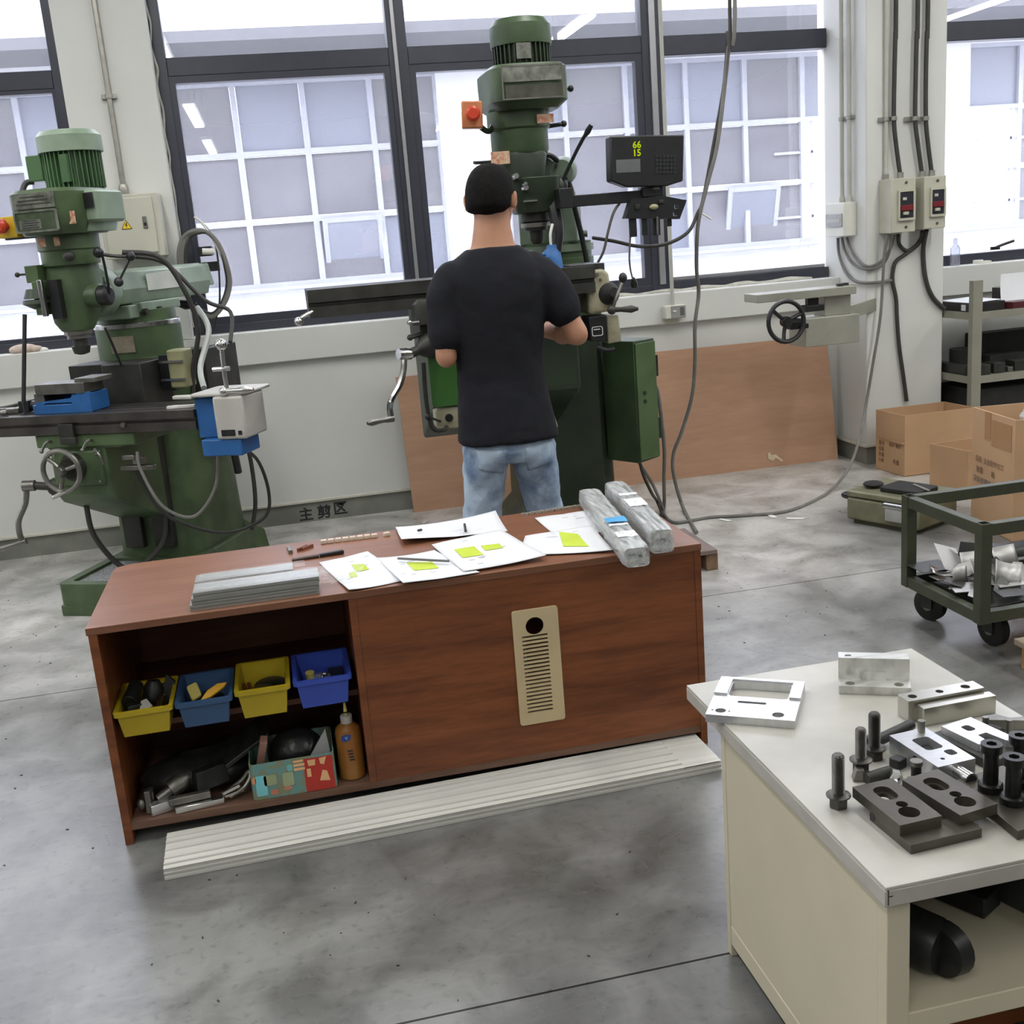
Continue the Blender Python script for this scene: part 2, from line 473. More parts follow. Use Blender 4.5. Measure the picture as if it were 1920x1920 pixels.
alu = mat('milled_aluminium', (204, 205, 207), 0.3, metal=0.85, var=0.05, scale=24, stretch=(1, 6, 1))
white_pl = mat('white_plastic', (222, 221, 212), 0.45, var=0.04)
grey_cable = mat('grey_cable', (120, 118, 114), 0.6, var=0.12, scale=14)
dark_cable = mat('dark_cable', (58, 57, 54), 0.6, var=0.15, scale=14)
conduit_m = mat('pvc_conduit', (188, 187, 178), 0.45, var=0.06)
galv = mat('galvanised_tube', (170, 168, 160), 0.35, metal=0.7, var=0.12, scale=18)
paper_m = mat('paper_white', (218, 220, 224), 0.7, var=0.02)
ink = mat('printed_ink', (96, 96, 100), 0.8)
ink_b = mat('black_ink', (42, 44, 44), 0.8, var=0.2, scale=30)

def struct(name, mb, m, **k): return obj(name, mb, m, kind='structure', **k)
# ------------------------------------------------------------------ room
XL, XR, YB, YW, ZC = -9.0, 12.0, -17.0, 6.28, 4.7
mb = MB()
joints = [-6.77, -4.59, -2.42, -0.25, 1.918, 4.09]
ys = [YB]+joints+[6.5]
for i in range(len(ys)-1):
    mb.bx((XL, ys[i]+0.003, -0.1), (XR, ys[i+1]-0.003, 0.0))
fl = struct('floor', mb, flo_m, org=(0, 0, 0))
g = MB()
for j in joints: g.bx((XL, j-0.0032, -0.1), (XR, j+0.0032, -0.006))
obj('joint_filler', g, gap_m, fl)
struct('ceiling', BX((XL, YB, ZC), (XR, 6.6, ZC+0.15)), ceil_m)
struct('wall_left', BX((XL-0.2, YB, 0), (XL, 6.6, ZC)), far_m)
struct('wall_right', BX((XR, YB, 0), (XR+0.2, 6.6, ZC)), far_m)
struct('wall_front', BX((XL, YB-0.2, 0), (XR, YB, ZC)), far_m)
# window wall: low spandrel with a projecting sill band, header, pier and column
YS = 6.24
mb = MB().bx((XL, YW, 0.112), (XR, 6.5, 1.095)).bx((XL, 6.3, 3.6), (XR, 6.5, ZC))
mb.bx((-0.886, YS, 1.09), (-0.435, 6.5, 3.62))
wb = struct('wall_back', mb, wall_m, bevel=0.004, org=(0, YW, 0))
obj('sill_band', BX((XL, YS, 0.925), (3.36, 6.5, 1.1025)).bx((3.856, YS, 0.925), (XR, 6.5, 1.1025)), wall_m, wb, bevel=0.006)
mb = MB().bx((XL, YW-0.012, 0.113), (3.36, YW+0.1, 0.128)).bx((3.856, YW-0.012, 0.113), (XR, YW+0.1, 0.128))
struct('trim_1', mb, trimw_m, bevel=0.003)
struct('baseboard_back', MB().bx((XL, YW+0.004, 0), (3.36, 6.5, 0.113)).bx((3.856, YW+0.004, 0), (XR, 6.5, 0.113)), base_m)
colw = struct('wall_column', MB().bx((3.36, 5.937, 0.125), (3.856, 6.5, ZC)), wall_m, bevel=0.006, org=(3.6, 5.94, 0))
obj('column_base', BX((3.365, 5.942, 0), (3.851, 6.5, 0.112)), base_m, colw)
obj('column_trim', BX((3.345, 5.922, 0.108), (3.871, 6.5, 0.128)), trimw_m, colw, bevel=0.004)
# stencilled words on the baseboard
c = aty(608, 962, YW)
for s, px, py in (('主', 574, 966), ('剪', 608, 961), ('区', 638, 954)):
    text(s, 0.082, aty(px, py, YW+0.003), (1, 0, 0), (0, 0, 1), 'stencil_lettering', ink_b, wb, bold=0.002)
# ------------------------------------------------------------------ windows
def bars(name, rects, m, parent, y0, y1, bevel=0.004):
    for (x0, z0, x1, z1) in rects:
        obj(name, BX((x0, y0, z0), (x1, y1, z1)), m, parent, bevel=bevel)
YG = 6.42
def sash(win, x0, x1, z0, z1, w=0.05):
    """opening leaf: frame ring in one piece and its pane"""
    f = obj('sash_frame', MB().plate([(x0, z0), (x1, z0), (x1, z1), (x0, z1)], [[(x0+w, z0+w), (x1-w, z0+w), (x1-w, z1-w), (x0+w, z1-w)]], (0, 6.372, 0), (1,0,0), (0,0,1), (0, 0.06, 0)), frame_m, win, bevel=0.004)
    obj('pane', BX((x0+w-0.005, YG-0.003, z0+w-0.005), (x1-w+0.005, YG+0.003, z1-w+0.005)), glass_m, f, smooth=0)
    return f
w2 = tag(bpy.data.objects.new('window_2', None), kind='structure'); COL.objects.link(w2); w2.location = (1.5, YG, 1.1); ORG[w2.name] = Vector(w2.location)
bars('mullion', [(-0.435, 1.1, -0.375, 3.6), (0.785, 1.1, 0.889, 3.6), (2.218, 1.1, 2.335, 3.6)], frame_m, w2, 6.365, 6.46)
bars('transom', [(-0.375, 2.44, 0.785, 2.533), (0.889, 2.44, 2.218, 2.533), (2.335, 2.42, 3.352, 2.527)], frame_m, w2, 6.368, 6.46)
bars('bottom_rail', [(-0.375, 1.1, 0.785, 1.15), (0.889, 1.1, 2.218, 1.15), (2.335, 1.1, 3.352, 1.165)], frame_m, w2, 6.365, 6.46)
bars('head_rail', [(-0.375, 3.5, 0.785, 3.6), (0.889, 3.5, 2.218, 3.6), (2.335, 3.5, 3.352, 3.6)], frame_m, w2, 6.368, 6.46)
bars('cover_strip', [(0.812, 1.15, 0.832, 3.5), (2.262, 1.15, 2.298, 3.5)], strip_m, w2, 6.352, 6.366, bevel=0.002)
sash(w2, -0.392, 0.80, 1.143, 2.452, 0.047); sash(w2, 0.872, 2.228, 1.143, 2.452, 0.052)
for x0, x1, z0, z1 in ((-0.38, 0.79, 2.53, 3.51), (0.885, 2.222, 2.53, 3.51), (2.33, 3.356, 2.522, 3.51), (2.33, 3.356, 1.16, 2.425)):
    obj('pane', BX((x0, YG-0.003, z0), (x1, YG+0.003, z1)), glass_m, w2, smooth=0)
bars('bottom_rail', [(2.335, 1.165, 3.335, 1.185)], strip_m, w2, 6.38, 6.4, bevel=0.002)
def foam(pts, r, win):
    rr = [r*(0.6+0.8*random.random()) for _ in pts]
    obj('foam_seal', TU(pts, r, radii=rr, n=6, steps=3), seal_m, win)
foam([(-0.430+0.004*math.sin(z*31)+0.004*math.sin(z*77), 6.352, z) for z in np.arange(1.15, 2.9, 0.06)], 0.007, w2)
foam([(x, 6.35, 1.106+0.004*math.sin(x*23)) for x in np.arange(1.9, 3.3, 0.07)], 0.016, w2)
w1 = tag(bpy.data.objects.new('window_1', None), kind='structure'); COL.objects.link(w1); w1.location = (-3, YG, 1.1); ORG[w1.name] = Vector(w1.location)
for k in range(4):
    a, b = -6.6+k*1.42, -6.6+(k+1)*1.42-0.04
    if k == 3: b = -0.9
    bars('mullion', [(b-0.045, 1.1, b+0.03, 3.6)], frame_m, w1, 6.365, 6.46)
    bars('transom', [(a, 2.41, b-0.045, 2.5)], frame_m, w1, 6.368, 6.46)
    bars('bottom_rail', [(a, 1.1, b-0.045, 1.15)], frame_m, w1, 6.365, 6.46)
    sash(w1, a, b-0.03, 1.14, 2.42, 0.03)
    obj('pane', BX((a, YG-0.003, 2.49), (b-0.04, YG+0.003, 3.6)), glass_m, w1, smooth=0)
w3 = tag(bpy.data.objects.new('window_3', None), kind='structure'); COL.objects.link(w3); w3.location = (5, YG, 1.1); ORG[w3.name] = Vector(w3.location)
for k in range(4):
    a, b = 3.856+k*1.45, 3.856+(k+1)*1.45
    bars('mullion', [(b-0.07, 1.1, b, 3.6)], frame_m, w3, 6.365, 6.46)
    bars('transom', [(a, 2.42, b-0.07, 2.53)], frame_m, w3, 6.368, 6.46)
    bars('bottom_rail', [(a, 1.1, b-0.07, 1.165)], frame_m, w3, 6.365, 6.46)
    for z0, z1 in ((1.16, 2.425), (2.525, 3.6)):
        obj('pane', BX((a-0.001, YG-0.003, z0), (b-0.06, YG+0.003, z1)), glass_m, w3, smooth=0)
hnd = MB().box((4.49, 6.36, 1.185), (0.06, 0.016, 0.02)); hnd.tube([(4.49, 6.352, 1.19), (4.53, 6.335, 1.205), (4.60, 6.33, 1.222)], 0.009)
obj('window_handle', hnd, blk, w3)
# ------------------------------------------------------------------ building across the yard (seen through the panes)
YF = 12.0
fb = thing('office_building', 'pale long building with white gridded windows across the yard behind the glass', 'building', (2, YF, 0))
obj('facade_wall', MB().bx((-14, YF, 0), (24, YF+0.3, 1.15)).bx((-14, YF, 3.2), (24, YF+0.3, 3.42)), fac_w, fb)
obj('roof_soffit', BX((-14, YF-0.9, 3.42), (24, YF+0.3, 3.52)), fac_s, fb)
obj('upper_wall', BX((-14, YF-0.9, 3.52), (24, YF-0.6, 4.3)), fac_w, fb)
obj('sill_ledge', BX((-14, YF-0.1, 1.13), (24, YF+0.05, 1.17)), fac_f, fb, bevel=0.01)
VX = [-0.8+0.683*k for k in range(-18, 40)]
def vcol(x):
    return any(abs(x-c) < 0.25 for c in (-8.3, -3.1, 7.5, 12.9))
piers = []
for k in range(len(VX)-1):
    x0, x1 = VX[k], VX[k+1]
    xm = (x0+x1)/2
    if 1.9 < xm < 2.4 or vcol(xm):
        piers.append((x0, x1)); obj('facade_pier', BX((x0, YF-0.02, 0), (x1, YF+0.3, 3.42)), fac_w, fb); continue
    lit = 5.7 < xm < 6.6 or 8.1 < xm < 9.0
    for j, (z0, z1) in enumerate(((1.17, 1.835), (1.835, 2.5), (2.5, 3.2))):
        if lit and j < 2: continue          # open through to the white yard behind
        if xm < -7 or xm > 12.5:
            continue
        obj('pane', BX((x0+0.03, YF+0.06, z0+0.03), (x1-0.03, YF+0.075, z1-0.03)), fac_b if (j == 2 and k % 3) or (j == 0 and k % 4 == 1) else fac_p, fb, smooth=0)
fr = MB()
for x in VX: fr.box((x, YF+0.05, 2.18), (0.055, 0.07, 2.06))
obj('window_mullion', fr, fac_f, fb, kind='stuff')
for z in (1.19, 1.835, 2.5, 3.18): obj('window_rail', BX((-13, YF+0.012, z-0.025), (24, YF+0.085, z+0.025)), fac_f, fb)
# tilted-out sash in the right bay and the small-paned windows that show the bright far side
for x0 in (5.1, 0.62):
    t = MB().plate([(0, 0), (0.62, 0), (0.62, -0.66), (0, -0.66)], [[(0.05, -0.05), (0.57, -0.05), (0.57, -0.61), (0.05, -0.61)]], (x0, YF-0.03, 1.82), (1,0,0), (0,-0.26,0.97), (0,-0.03,0))
    o = obj('tilted_sash', t, fac_f, fb)
    obj('pane', MB().plate([(0.05, -0.05), (0.57, -0.05), (0.57, -0.61), (0.05, -0.61)], [], (x0, YF-0.045, 1.82), (1,0,0), (0,-0.26,0.97), (0,-0.008,0)), fac_b, o, smooth=0)
for xm in (6.03, 8.55):
    for z in (1.45, 2.15): obj('glazing_bar', BX((xm-0.34, YF+0.03, z-0.014), (xm+0.34, YF+0.06, z+0.014)), fac_f, fb)
    obj('glazing_bar', BX((xm+0.1, YF+0.03, 1.17), (xm+0.125, YF+0.06, 2.5)), fac_f, fb)
obj('inner_wall', BX((-14, YF+5, 0), (24, YF+5.2, 3.4)), fac_w, fb)
struct('trim_2', BX((-20, 6.52, -0.12), (30, YF+8, -0.02)), mat('yard_concrete', (198, 198, 196), 0.8, var=0.06))
# ------------------------------------------------------------------ ceiling lamps (rows run toward the windows; the main rows mirror in the panes, near adds unseen fill)
lamp_e = emit_mat('lamp_diffuser', (255, 255, 252), LAMP)
lamp_h = mat('lamp_housing', (230, 230, 228), 0.5)
rows = [(-5.75, 'far left'), (-0.85, 'left'), (3.86, 'right'), (9.12, 'far right')]
near = [(-3.3, 'added between the left rows'), (1.5, 'added between the middle rows'), (6.5, 'added between the right rows')]  # unseen strip lights added to brighten the zone by the windows
segs = [((1.75, 4.85), 'nearest the windows'), ((-3.05, 0.05), 'second from the windows'), ((-8.65, -5.55), 'third from the windows'), ((-14.15, -11.05), 'farthest from the windows')]
for x, nx in rows+near:
    for (y0, y1), ny in segs:
        if (x, nx) in near and y0 < 1: continue
        if nx == 'far right' and y0 < -4: continue
        t = thing('ceiling_light', 'long white strip light on the ceiling, %s, %s' % (nx if 'rows' in nx else nx+' row', ny), 'lamp', (x, (y0+y1)/2, 3.8), 'ceiling strip lights')
        obj('housing', BX((x-0.11, y0, 3.82), (x+0.11, y1, 3.88)), lamp_h, t)
        obj('diffuser', BX((x-0.08, y0+0.02, 3.80), (x+0.08, y1-0.02, 3.822)), lamp_e, t, smooth=0)
        for yy in (y0+0.4, y1-0.4): obj('suspension_rod', CY((x, yy, 3.875), (x, yy, ZC), 0.006, n=6), galv, t)
        ld = bpy.data.lights.new('strip_light', 'AREA'); ld.shape = 'RECTANGLE'; ld.size = 0.16; ld.size_y = y1-y0-0.04
        ld.energy = LAMP_AREA; ld.color = (1.0, 0.99, 0.95)
        lo = bpy.data.objects.new('strip_light', ld); COL.objects.link(lo); lo.location = (x, (y0+y1)/2, 3.795)
# ------------------------------------------------------------------ low wooden cabinet
wood_c = wood_mat('cherry_laminate', (98, 52, 27), (144, 84, 47), 0.42, 1.0, 9, 9, 2.0)
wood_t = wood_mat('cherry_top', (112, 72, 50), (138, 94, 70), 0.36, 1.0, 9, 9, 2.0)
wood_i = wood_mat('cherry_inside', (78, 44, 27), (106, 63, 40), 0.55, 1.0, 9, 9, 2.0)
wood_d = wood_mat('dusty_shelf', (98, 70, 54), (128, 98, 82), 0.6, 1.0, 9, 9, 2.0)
cream_v = mat('cream_plastic', (208, 188, 148), 0.45, var=0.04)
X0, X1, Y0, Y1, ZT = -0.566, 1.098, 2.841, 3.445, 0.617
cb = thing('low_cabinet', 'long low cherry-wood cabinet with open shelves at left and a cream vent in its front', 'cabinet', ((X0+X1)/2, (Y0+Y1)/2, 0))
def vpoly(): return [(X0, Y0), (X1, Y0), (X1, Y1), (X0+0.05, Y1), (X0+0.012, Y1-0.02), (X0, Y1-0.05)]
obj('top_panel', MB().prism(vpoly(), (0, 0, ZT-0.02), (1,0,0), (0,1,0), (0,0,0.02)), wood_t, cb, bevel=0.0015)
obj('side_panel', BX((X0+0.004, Y0+0.002, 0), (X0+0.026, Y1, ZT-0.0205)), wood_c, cb, bevel=0.001)
obj('side_panel', BX((X1-0.022, Y0+0.002, 0), (X1-0.002, Y1, ZT-0.0205)), wood_c, cb, bevel=0.001)
obj('divider', BX((0.100, Y0+0.002, 0.06), (0.120, Y1-0.02, ZT-0.0205)), wood_c, cb, bevel=0.001)
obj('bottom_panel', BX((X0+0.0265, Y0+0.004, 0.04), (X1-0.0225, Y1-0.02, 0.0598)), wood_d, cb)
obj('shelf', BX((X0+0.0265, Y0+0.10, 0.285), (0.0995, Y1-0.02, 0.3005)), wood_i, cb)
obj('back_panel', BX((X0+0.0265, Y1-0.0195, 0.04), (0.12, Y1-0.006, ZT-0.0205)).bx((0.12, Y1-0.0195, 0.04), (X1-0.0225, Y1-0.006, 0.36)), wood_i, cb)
VX0, VX1, VZ0, VZ1 = 0.537, 0.668, 0.156, 0.497
obj('front_panel', MB().plate([(0.1205, 0.0602), (X1-0.0225, 0.0602), (X1-0.0225, ZT-0.0208), (0.1205, ZT-0.0208)], [rrect(VX0+0.012, VZ0+0.012, VX1-0.012, VZ1-0.012, 0.008)], (0, Y0+0.004, 0), (1,0,0), (0,0,1), (0,0.016,0)), wood_c, cb, smooth=0)
slots = [[(VX0+0.024, z), (VX1-0.034, z), (VX1-0.034, z+0.0055), (VX0+0.024, z+0.0055)] for z in np.arange(VZ0+0.035, VZ0+0.26, 0.0118)]
vt = obj('vent_plate', MB().plate(rrect(VX0, VZ0, VX1, VZ1, 0.008), [circ((VX0+VX1)/2-0.003, 0.447, 0.026)]+slots, (0, Y0-0.003, 0), (1,0,0), (0,0,1), (0,0.006,0)), cream_v, cb, smooth=0, label='cream slotted vent plate with a round cable hole')
for z in np.arange(VZ0+0.035+0.0087, VZ0+0.25, 0.0118): obj('slat', B(((VX0+VX1)/2-0.005, Y0-0.0032, z), (0.078, 0.002, 0.004)), cream_v, vt, smooth=0)
# something pale standing inside behind the vent hole
obj('inner_board', BX((0.35, Y0+0.16, 0.06), (0.603, Y0+0.175, 0.56)), mat('pale_board', (214, 208, 222), 0.6), cb)
# ------------------------------------------------------------------ storage bins with their contents
yel = mat('yellow_bin_plastic', (178, 156, 30), 0.45, var=0.05)
blu = mat('slate_blue_bin_plastic', (54, 84, 122), 0.45, var=0.05)
blu2 = mat('cobalt_bin_plastic', (56, 80, 176), 0.42, var=0.05)
def make_bin(name, x0, x1, z0, h, m, label, y0=2.85, dep=0.21):
    t = thing(name, label, 'bin', ((x0+x1)/2, y0+dep/2, z0), 'bins on the middle shelf')
    ins = 0.012; mb = MB()
    def ring(z, i): return [(x0+i, y0+i*0.6, z), (x1-i, y0+i*0.6, z), (x1-i, y0+dep-i*0.6, z), (x0+i, y0+dep-i*0.6, z)]
    lo, hi, hi2, lo2 = ring(z0, ins), ring(z0+h, 0.002), ring(z0+h, 0.006), ring(z0+0.004, ins+0.004)
    mb.add(lo+hi+hi2+lo2, [(3,2,1,0)]+[(i, (i+1) % 4, 4+(i+1) % 4, 4+i) for i in range(4)]+[(4+i, 4+(i+1) % 4, 8+(i+1) % 4, 8+i) for i in range(4)]+[(8+i, 8+(i+1) % 4, 12+(i+1) % 4, 12+i) for i in range(4)]+[(12, 13, 14, 15)])
    obj('body', mb, m, t, bevel=0.0025)
    z = z0+h-0.006
    obj('rim', MB().plate(rrect(x0-0.006, y0-0.008, x1+0.006, y0+dep+0.006, 0.012), [rrect(x0+0.004, y0+0.004, x1-0.004, y0+dep-0.004, 0.008)], (0,0,z-0.004), (1,0,0), (0,1,0), (0,0,0.012)), m, t, bevel=0.002)
    return t
ZS = 0.301
make_bin('storage_bin', -0.532, -0.392, ZS, 0.072, yel, 'yellow plastic bin full of dark tools, leftmost of the four on the shelf')
make_bin('storage_bin', -0.376, -0.238, ZS, 0.072, blu, 'dull blue plastic bin holding yellow tool parts, second from left on the shelf')
make_bin('storage_bin', -0.221, -0.085, ZS, 0.080, yel, 'yellow plastic bin holding copper pieces and white bits, third from left on the shelf')
make_bin('storage_bin', -0.066, 0.080, ZS, 0.080, blu2, 'bright cobalt blue plastic bin beside the cabinet divider', y0=2.855)
dkt = mat('tool_black', (40, 41, 40), 0.4, metal=0.3, var=0.3, scale=30)
ylw = mat('tool_yellow', (232, 176, 40), 0.4, var=0.06)
ylw2 = mat('pale_yellow', (214, 200, 110), 0.5)
copper = mat('copper_bar', (170, 104, 74), 0.35, metal=0.7)
whit = mat('white_bits', (230, 230, 224), 0.5)
clearp = film_mat('clear_bag', 0.3)
def lab(name, mb, m, label, cat, group=None, **k): return obj(name, mb, m, label=label, cat=cat, group=group, **k)
lab('chuck_jaw', MB().box((-0.498, 2.93, 0.345), (0.05, 0.09, 0.055), 0.3, top=(0.7, 0.9)).cyl((-0.505, 2.92, 0.372), (-0.49, 2.99, 0.392), 0.02), dkt, 'black stepped chuck jaw lying in the leftmost yellow bin', 'tool', bevel=0.002)
lab('cutter_head', MB().lathe([(0.012, 0), (0.028, 0.2), (0.028, 0.7), (0.016, 1)], (-0.455, 2.99, 0.33), (-0.445, 3.0, 0.395), 16), dkt, 'round black cutter head at the back of the leftmost yellow bin', 'tool')
lab('steel_wedge', MB().prism([(0,0),(0.035,0.004),(0.02,0.03),(0.006,0.028)], (-0.477, 2.885, 0.355), (1,0.2,0.1), (0,0.6,0.8), (0,0.004,-0.003)), steel_d, 'small grey steel wedge on the tools in the leftmost yellow bin', 'tool')
lab('hex_keys', TU([(-0.435, 2.88, 0.352), (-0.425, 2.93, 0.372), (-0.415, 2.94, 0.372)], 0.004).tube([(-0.428, 2.88, 0.352), (-0.418, 2.935, 0.375)], 0.0035), steel, 'bright bent hex keys in the leftmost yellow bin', 'tool')
lab('plastic_bracket', MB().prism([(0,0),(0.06,0),(0.07,0.05),(0.05,0.075),(0.04,0.05),(0.01,0.04)], (-0.46, 2.99, 0.33), (1,0,0), (0,0.2,1), (0,0.012,0)), blk, 'jagged black bracket sticking up in the leftmost yellow bin', 'tool')
lab('yellow_cover', MB().prism(rrect(0,0,0.034,0.045,0.006), (-0.345, 2.93, 0.342), (0.8,0.3,0.2), (-0.3,0.8,0.6), (0,-0.004,0.008)), ylw2, 'pale yellow plastic cap in the dull blue bin', 'tool part', bevel=0.002)
lab('yellow_lever', MB().prism([(0,0),(0.03,0.004),(0.066,0.022),(0.075,0.034),(0.05,0.038),(0.022,0.026)], (-0.322, 2.895, 0.35), (1,0.1,0.1), (0,0.7,0.7), (0,-0.008,0.008)), ylw, 'orange yellow plastic lever lying in the dull blue bin', 'tool part', bevel=0.002)
lab('dark_filler', MB().ball((-0.305, 2.955, 0.326), (0.045, 0.075, 0.02)), dkt, 'dark heap of small parts under the yellow pieces in the dull blue bin', 'parts', kind='stuff')
for i, x in enumerate((-0.196, -0.182)):
    lab('copper_bar', B((x, 2.925, 0.338), (0.009, 0.1, 0.009), rot=(0.35, 0, 0.25)), copper, ('outer' if i == 0 else 'inner')+' brown copper bar leaning in the right yellow bin', 'bar')
lab('black_disc', MB().lathe([(0.04, 0), (0.046, 0.3), (0.046, 0.8), (0.02, 1)], (-0.135, 2.985, 0.312), (-0.135, 2.98, 0.345), 22), blk, 'round black lid at the back of the right yellow bin', 'lid')
for i, (x, y) in enumerate(((-0.168, 2.885), (-0.124, 2.893), (-0.107, 2.893))):
    lab('white_plug', MB().ball((x, y, 0.348), (0.012, 0.01, 0.007)), whit, ('left', 'middle', 'right')[i]+' small white plug near the front of the right yellow bin', 'plug', 'white plugs')
lab('parts_bed', MB().ball((-0.153, 2.95, 0.326), (0.045, 0.075, 0.02)), dkt, 'dark small parts under the white caps in the right yellow bin', 'parts', kind='stuff')
lab('parts_bag', MB().ball((0.0, 2.965, 0.330), (0.045, 0.05, 0.022)), clearp, 'crumpled clear bag in the cobalt blue bin', 'bag')
lab('yellow_stopper', MB().lathe([(0.010, 0), (0.013, 1)], (-0.025, 2.965, 0.34), (-0.025, 2.962, 0.364), 16), ylw2, 'small yellow plug in the cobalt blue bin', 'plug')
lab('wing_nut', MB().ball((0.008, 2.935, 0.352), (0.006, 0.01, 0.012)).ball((0.015, 2.935, 0.362), (0.009, 0.006, 0.007)), steel, 'shiny wing nut in the cobalt blue bin', 'nut')
lab('black_case', BX((0.025, 2.93, 0.306), (0.068, 3.03, 0.345)), blk, 'small black case at the right of the cobalt blue bin', 'case', bevel=0.003)
# bottom shelf: loose holders, patterned box, bottle
ZB = 0.06
P = lambda px, py, y: aty(px, py, y)
lab('clamp_plate', MB().prism([(0,0),(0.12,0.0),(0.25,0.07),(0.25,0.082),(0.115,0.012),(0,0.012)], (-0.41, 2.92, ZB+0.062), (1,0.12,0.0), (0,0.1,1), (0,0.1,0.03)), dkt, 'long black angled holder on top of the heap on the bottom shelf', 'tool', bevel=0.002)
lab('milling_holder', MB().lathe([(0.014, 0), (0.014, 0.4), (0.026, 0.42), (0.026, 0.8), (0.015, 1)], (-0.47, 2.90, ZB+0.03), (-0.385, 2.93, ZB+0.07), 18), steel_d, 'worn round tool holder near the left of the bottom shelf heap', 'tool')
lab('toolholder_square', B((-0.455, 2.885, ZB+0.016), (0.075, 0.03, 0.03), 0.35), alu, 'square grey tool holder in front of the bottom shelf heap', 'tool', bevel=0.002)
lab('wrench_head', MB().plate([(0,0),(0.03,0),(0.03,0.062),(0,0.062)], [[(0.008,0.014),(0.022,0.014),(0.022,0.05),(0.008,0.05)]], (-0.50, 2.875, ZB+0.004), (0.25,0.9,0.0), (0,0.1,1), (0.014,0,0)).ball((-0.512, 2.885, ZB+0.03), (0.012, 0.012, 0.016)), steel_d, 'upright grey slotted tool at the left end of the bottom shelf', 'tool', bevel=0.001)
lab('turning_tool', B((-0.385, 2.878, ZB+0.03), (0.11, 0.02, 0.02), 0.12), steel_d, 'upper steel turning tool at the front of the heap', 'tool', bevel=0.002)
lab('turning_tool', B((-0.36, 2.866, ZB+0.0095), (0.13, 0.02, 0.018), 0.1), steel, 'lower bright steel turning tool at the front of the heap', 'tool', bevel=0.002)
lab('gripper_loop', TU([(-0.29, 2.89, ZB+0.02), (-0.245, 2.9, ZB+0.045), (-0.225, 2.91, ZB+0.062), (-0.222, 2.9, ZB+0.05), (-0.24, 2.885, ZB+0.03), (-0.28, 2.88, ZB+0.01)], 0.006), steel_d, 'loop shaped steel clip at the right end of the heap', 'tool')
lab('clip_bars', B((-0.275, 2.885, ZB+0.03), (0.05, 0.008, 0.008), rot=(0, -0.3, 0.1)).box((-0.268, 2.88, ZB+0.02), (0.05, 0.007, 0.007), rot=(0, -0.2, 0.1)), steel, 'thin shiny bars beside the loop shaped clip', 'tool')
lab('holder_pile', MB().ball((-0.40, 2.99, ZB+0.05), (0.125, 0.075, 0.05)).ball((-0.31, 3.0, ZB+0.045), (0.09, 0.07, 0.045)), dkt, 'black heap of tool holders at the back of the bottom shelf', 'tools', kind='stuff')
lab('black_block', B((-0.33, 2.93, ZB+0.06), (0.1, 0.05, 0.055), 0.5, top=(0.85, 0.6)), dkt, 'black block leaning in the middle of the bottom shelf heap', 'tool', bevel=0.003)
# patterned box
tin = thing('patterned_box', 'open box with a teal and red patterned front on the bottom shelf', 'box', (-0.105, 2.93, ZB))
b0, b1, yb0, yb1, hh = -0.218, 0.012, 2.85, 3.03, 0.105
paint_t = mat('box_teal', (104, 146, 142), 0.6, var=0.2, scale=40, col2=(126, 134, 106), lo=0.45, hi=0.55)
red_p = mat('box_red', (176, 48, 38), 0.6, var=0.06)
crm_p = mat('box_cream', (224, 176, 128), 0.6, var=0.05)
inn_p = mat('box_inside', (120, 104, 92), 0.8)
obj('body', MB().plate(rrect(b0, yb0, b1, yb1, 0.012), [rrect(b0+0.003, yb0+0.003, b1-0.003, yb1-0.003, 0.01)], (0,0,ZB+0.001), (1,0,0), (0,1,0), (0,0,hh)).bx((b0+0.004, yb0+0.004, ZB+0.001), (b1-0.004, yb1-0.004, ZB+0.004)), paint_t, tin)
obj('red_panel', BX((b0+0.145, yb0-0.0012, ZB+0.002), (b1-0.006, yb0-0.0004, ZB+0.1)), red_p, tin, smooth=0)
for (xa, za, w, h, m) in ((0.118, 0.07, 0.03, 0.008, crm_p), (0.118, 0.082, 0.03, 0.008, crm_p), (0.118, 0.094, 0.028, 0.006, crm_p)):
    obj('printed_bar', BX((b0+xa, yb0-0.002, ZB+za), (b0+xa+w, yb0-0.0006, ZB+za+h)), m, tin, smooth=0)
for poly in ([(0.158,0.078),(0.176,0.078),(0.178,0.095),(0.156,0.095)], [(0.19,0.08),(0.2,0.076),(0.208,0.098),(0.188,0.096)], [(0.184,0.03),(0.212,0.026),(0.206,0.056),(0.194,0.06)], [(0.152,0.046),(0.163,0.046),(0.163,0.07),(0.152,0.07)]):
    obj('printed_shape', MB().prism([(b0+a, ZB+c_) for a, c_ in poly], (0, yb0-0.002, 0), (1,0,0), (0,0,1), (0,0.001,0)), crm_p, tin, smooth=0)
for (xa, za, w, h, c_) in ((0.012, 0.012, 0.03, 0.06, (120,196,204)), (0.035, 0.04, 0.034, 0.03, (148,158,120)), (0.085, 0.03, 0.03, 0.04, (156,168,132)), (0.05, 0.01, 0.02, 0.016, (186,120,96)), (0.085, 0.018, 0.022, 0.012, (190,128,104)), (0.004, 0.05, 0.01, 0.02, (214,150,110)), (0.1, 0.072, 0.016, 0.02, (120,180,178))):
    obj('printed_shape', MB().prism(rrect(b0+xa, ZB+za, b0+xa+w, ZB+za+h, 0.005), (0, yb0-0.0018, 0), (1,0,0), (0,0,1), (0,0.001,0)), mat('print_%d' % (xa*1000+za*100), c_, 0.6), tin, smooth=0)
lab('black_bag', MB().ball((-0.09, 2.945, ZB+0.082), (0.08, 0.06, 0.07)).ball((-0.06, 2.94, ZB+0.075), (0.055, 0.05, 0.065)), mat('black_bag', (24, 26, 26), 0.32, var=0.3, scale=20, bump=0.5, bscale=22), 'shiny black plastic bag in the patterned box', 'bag')
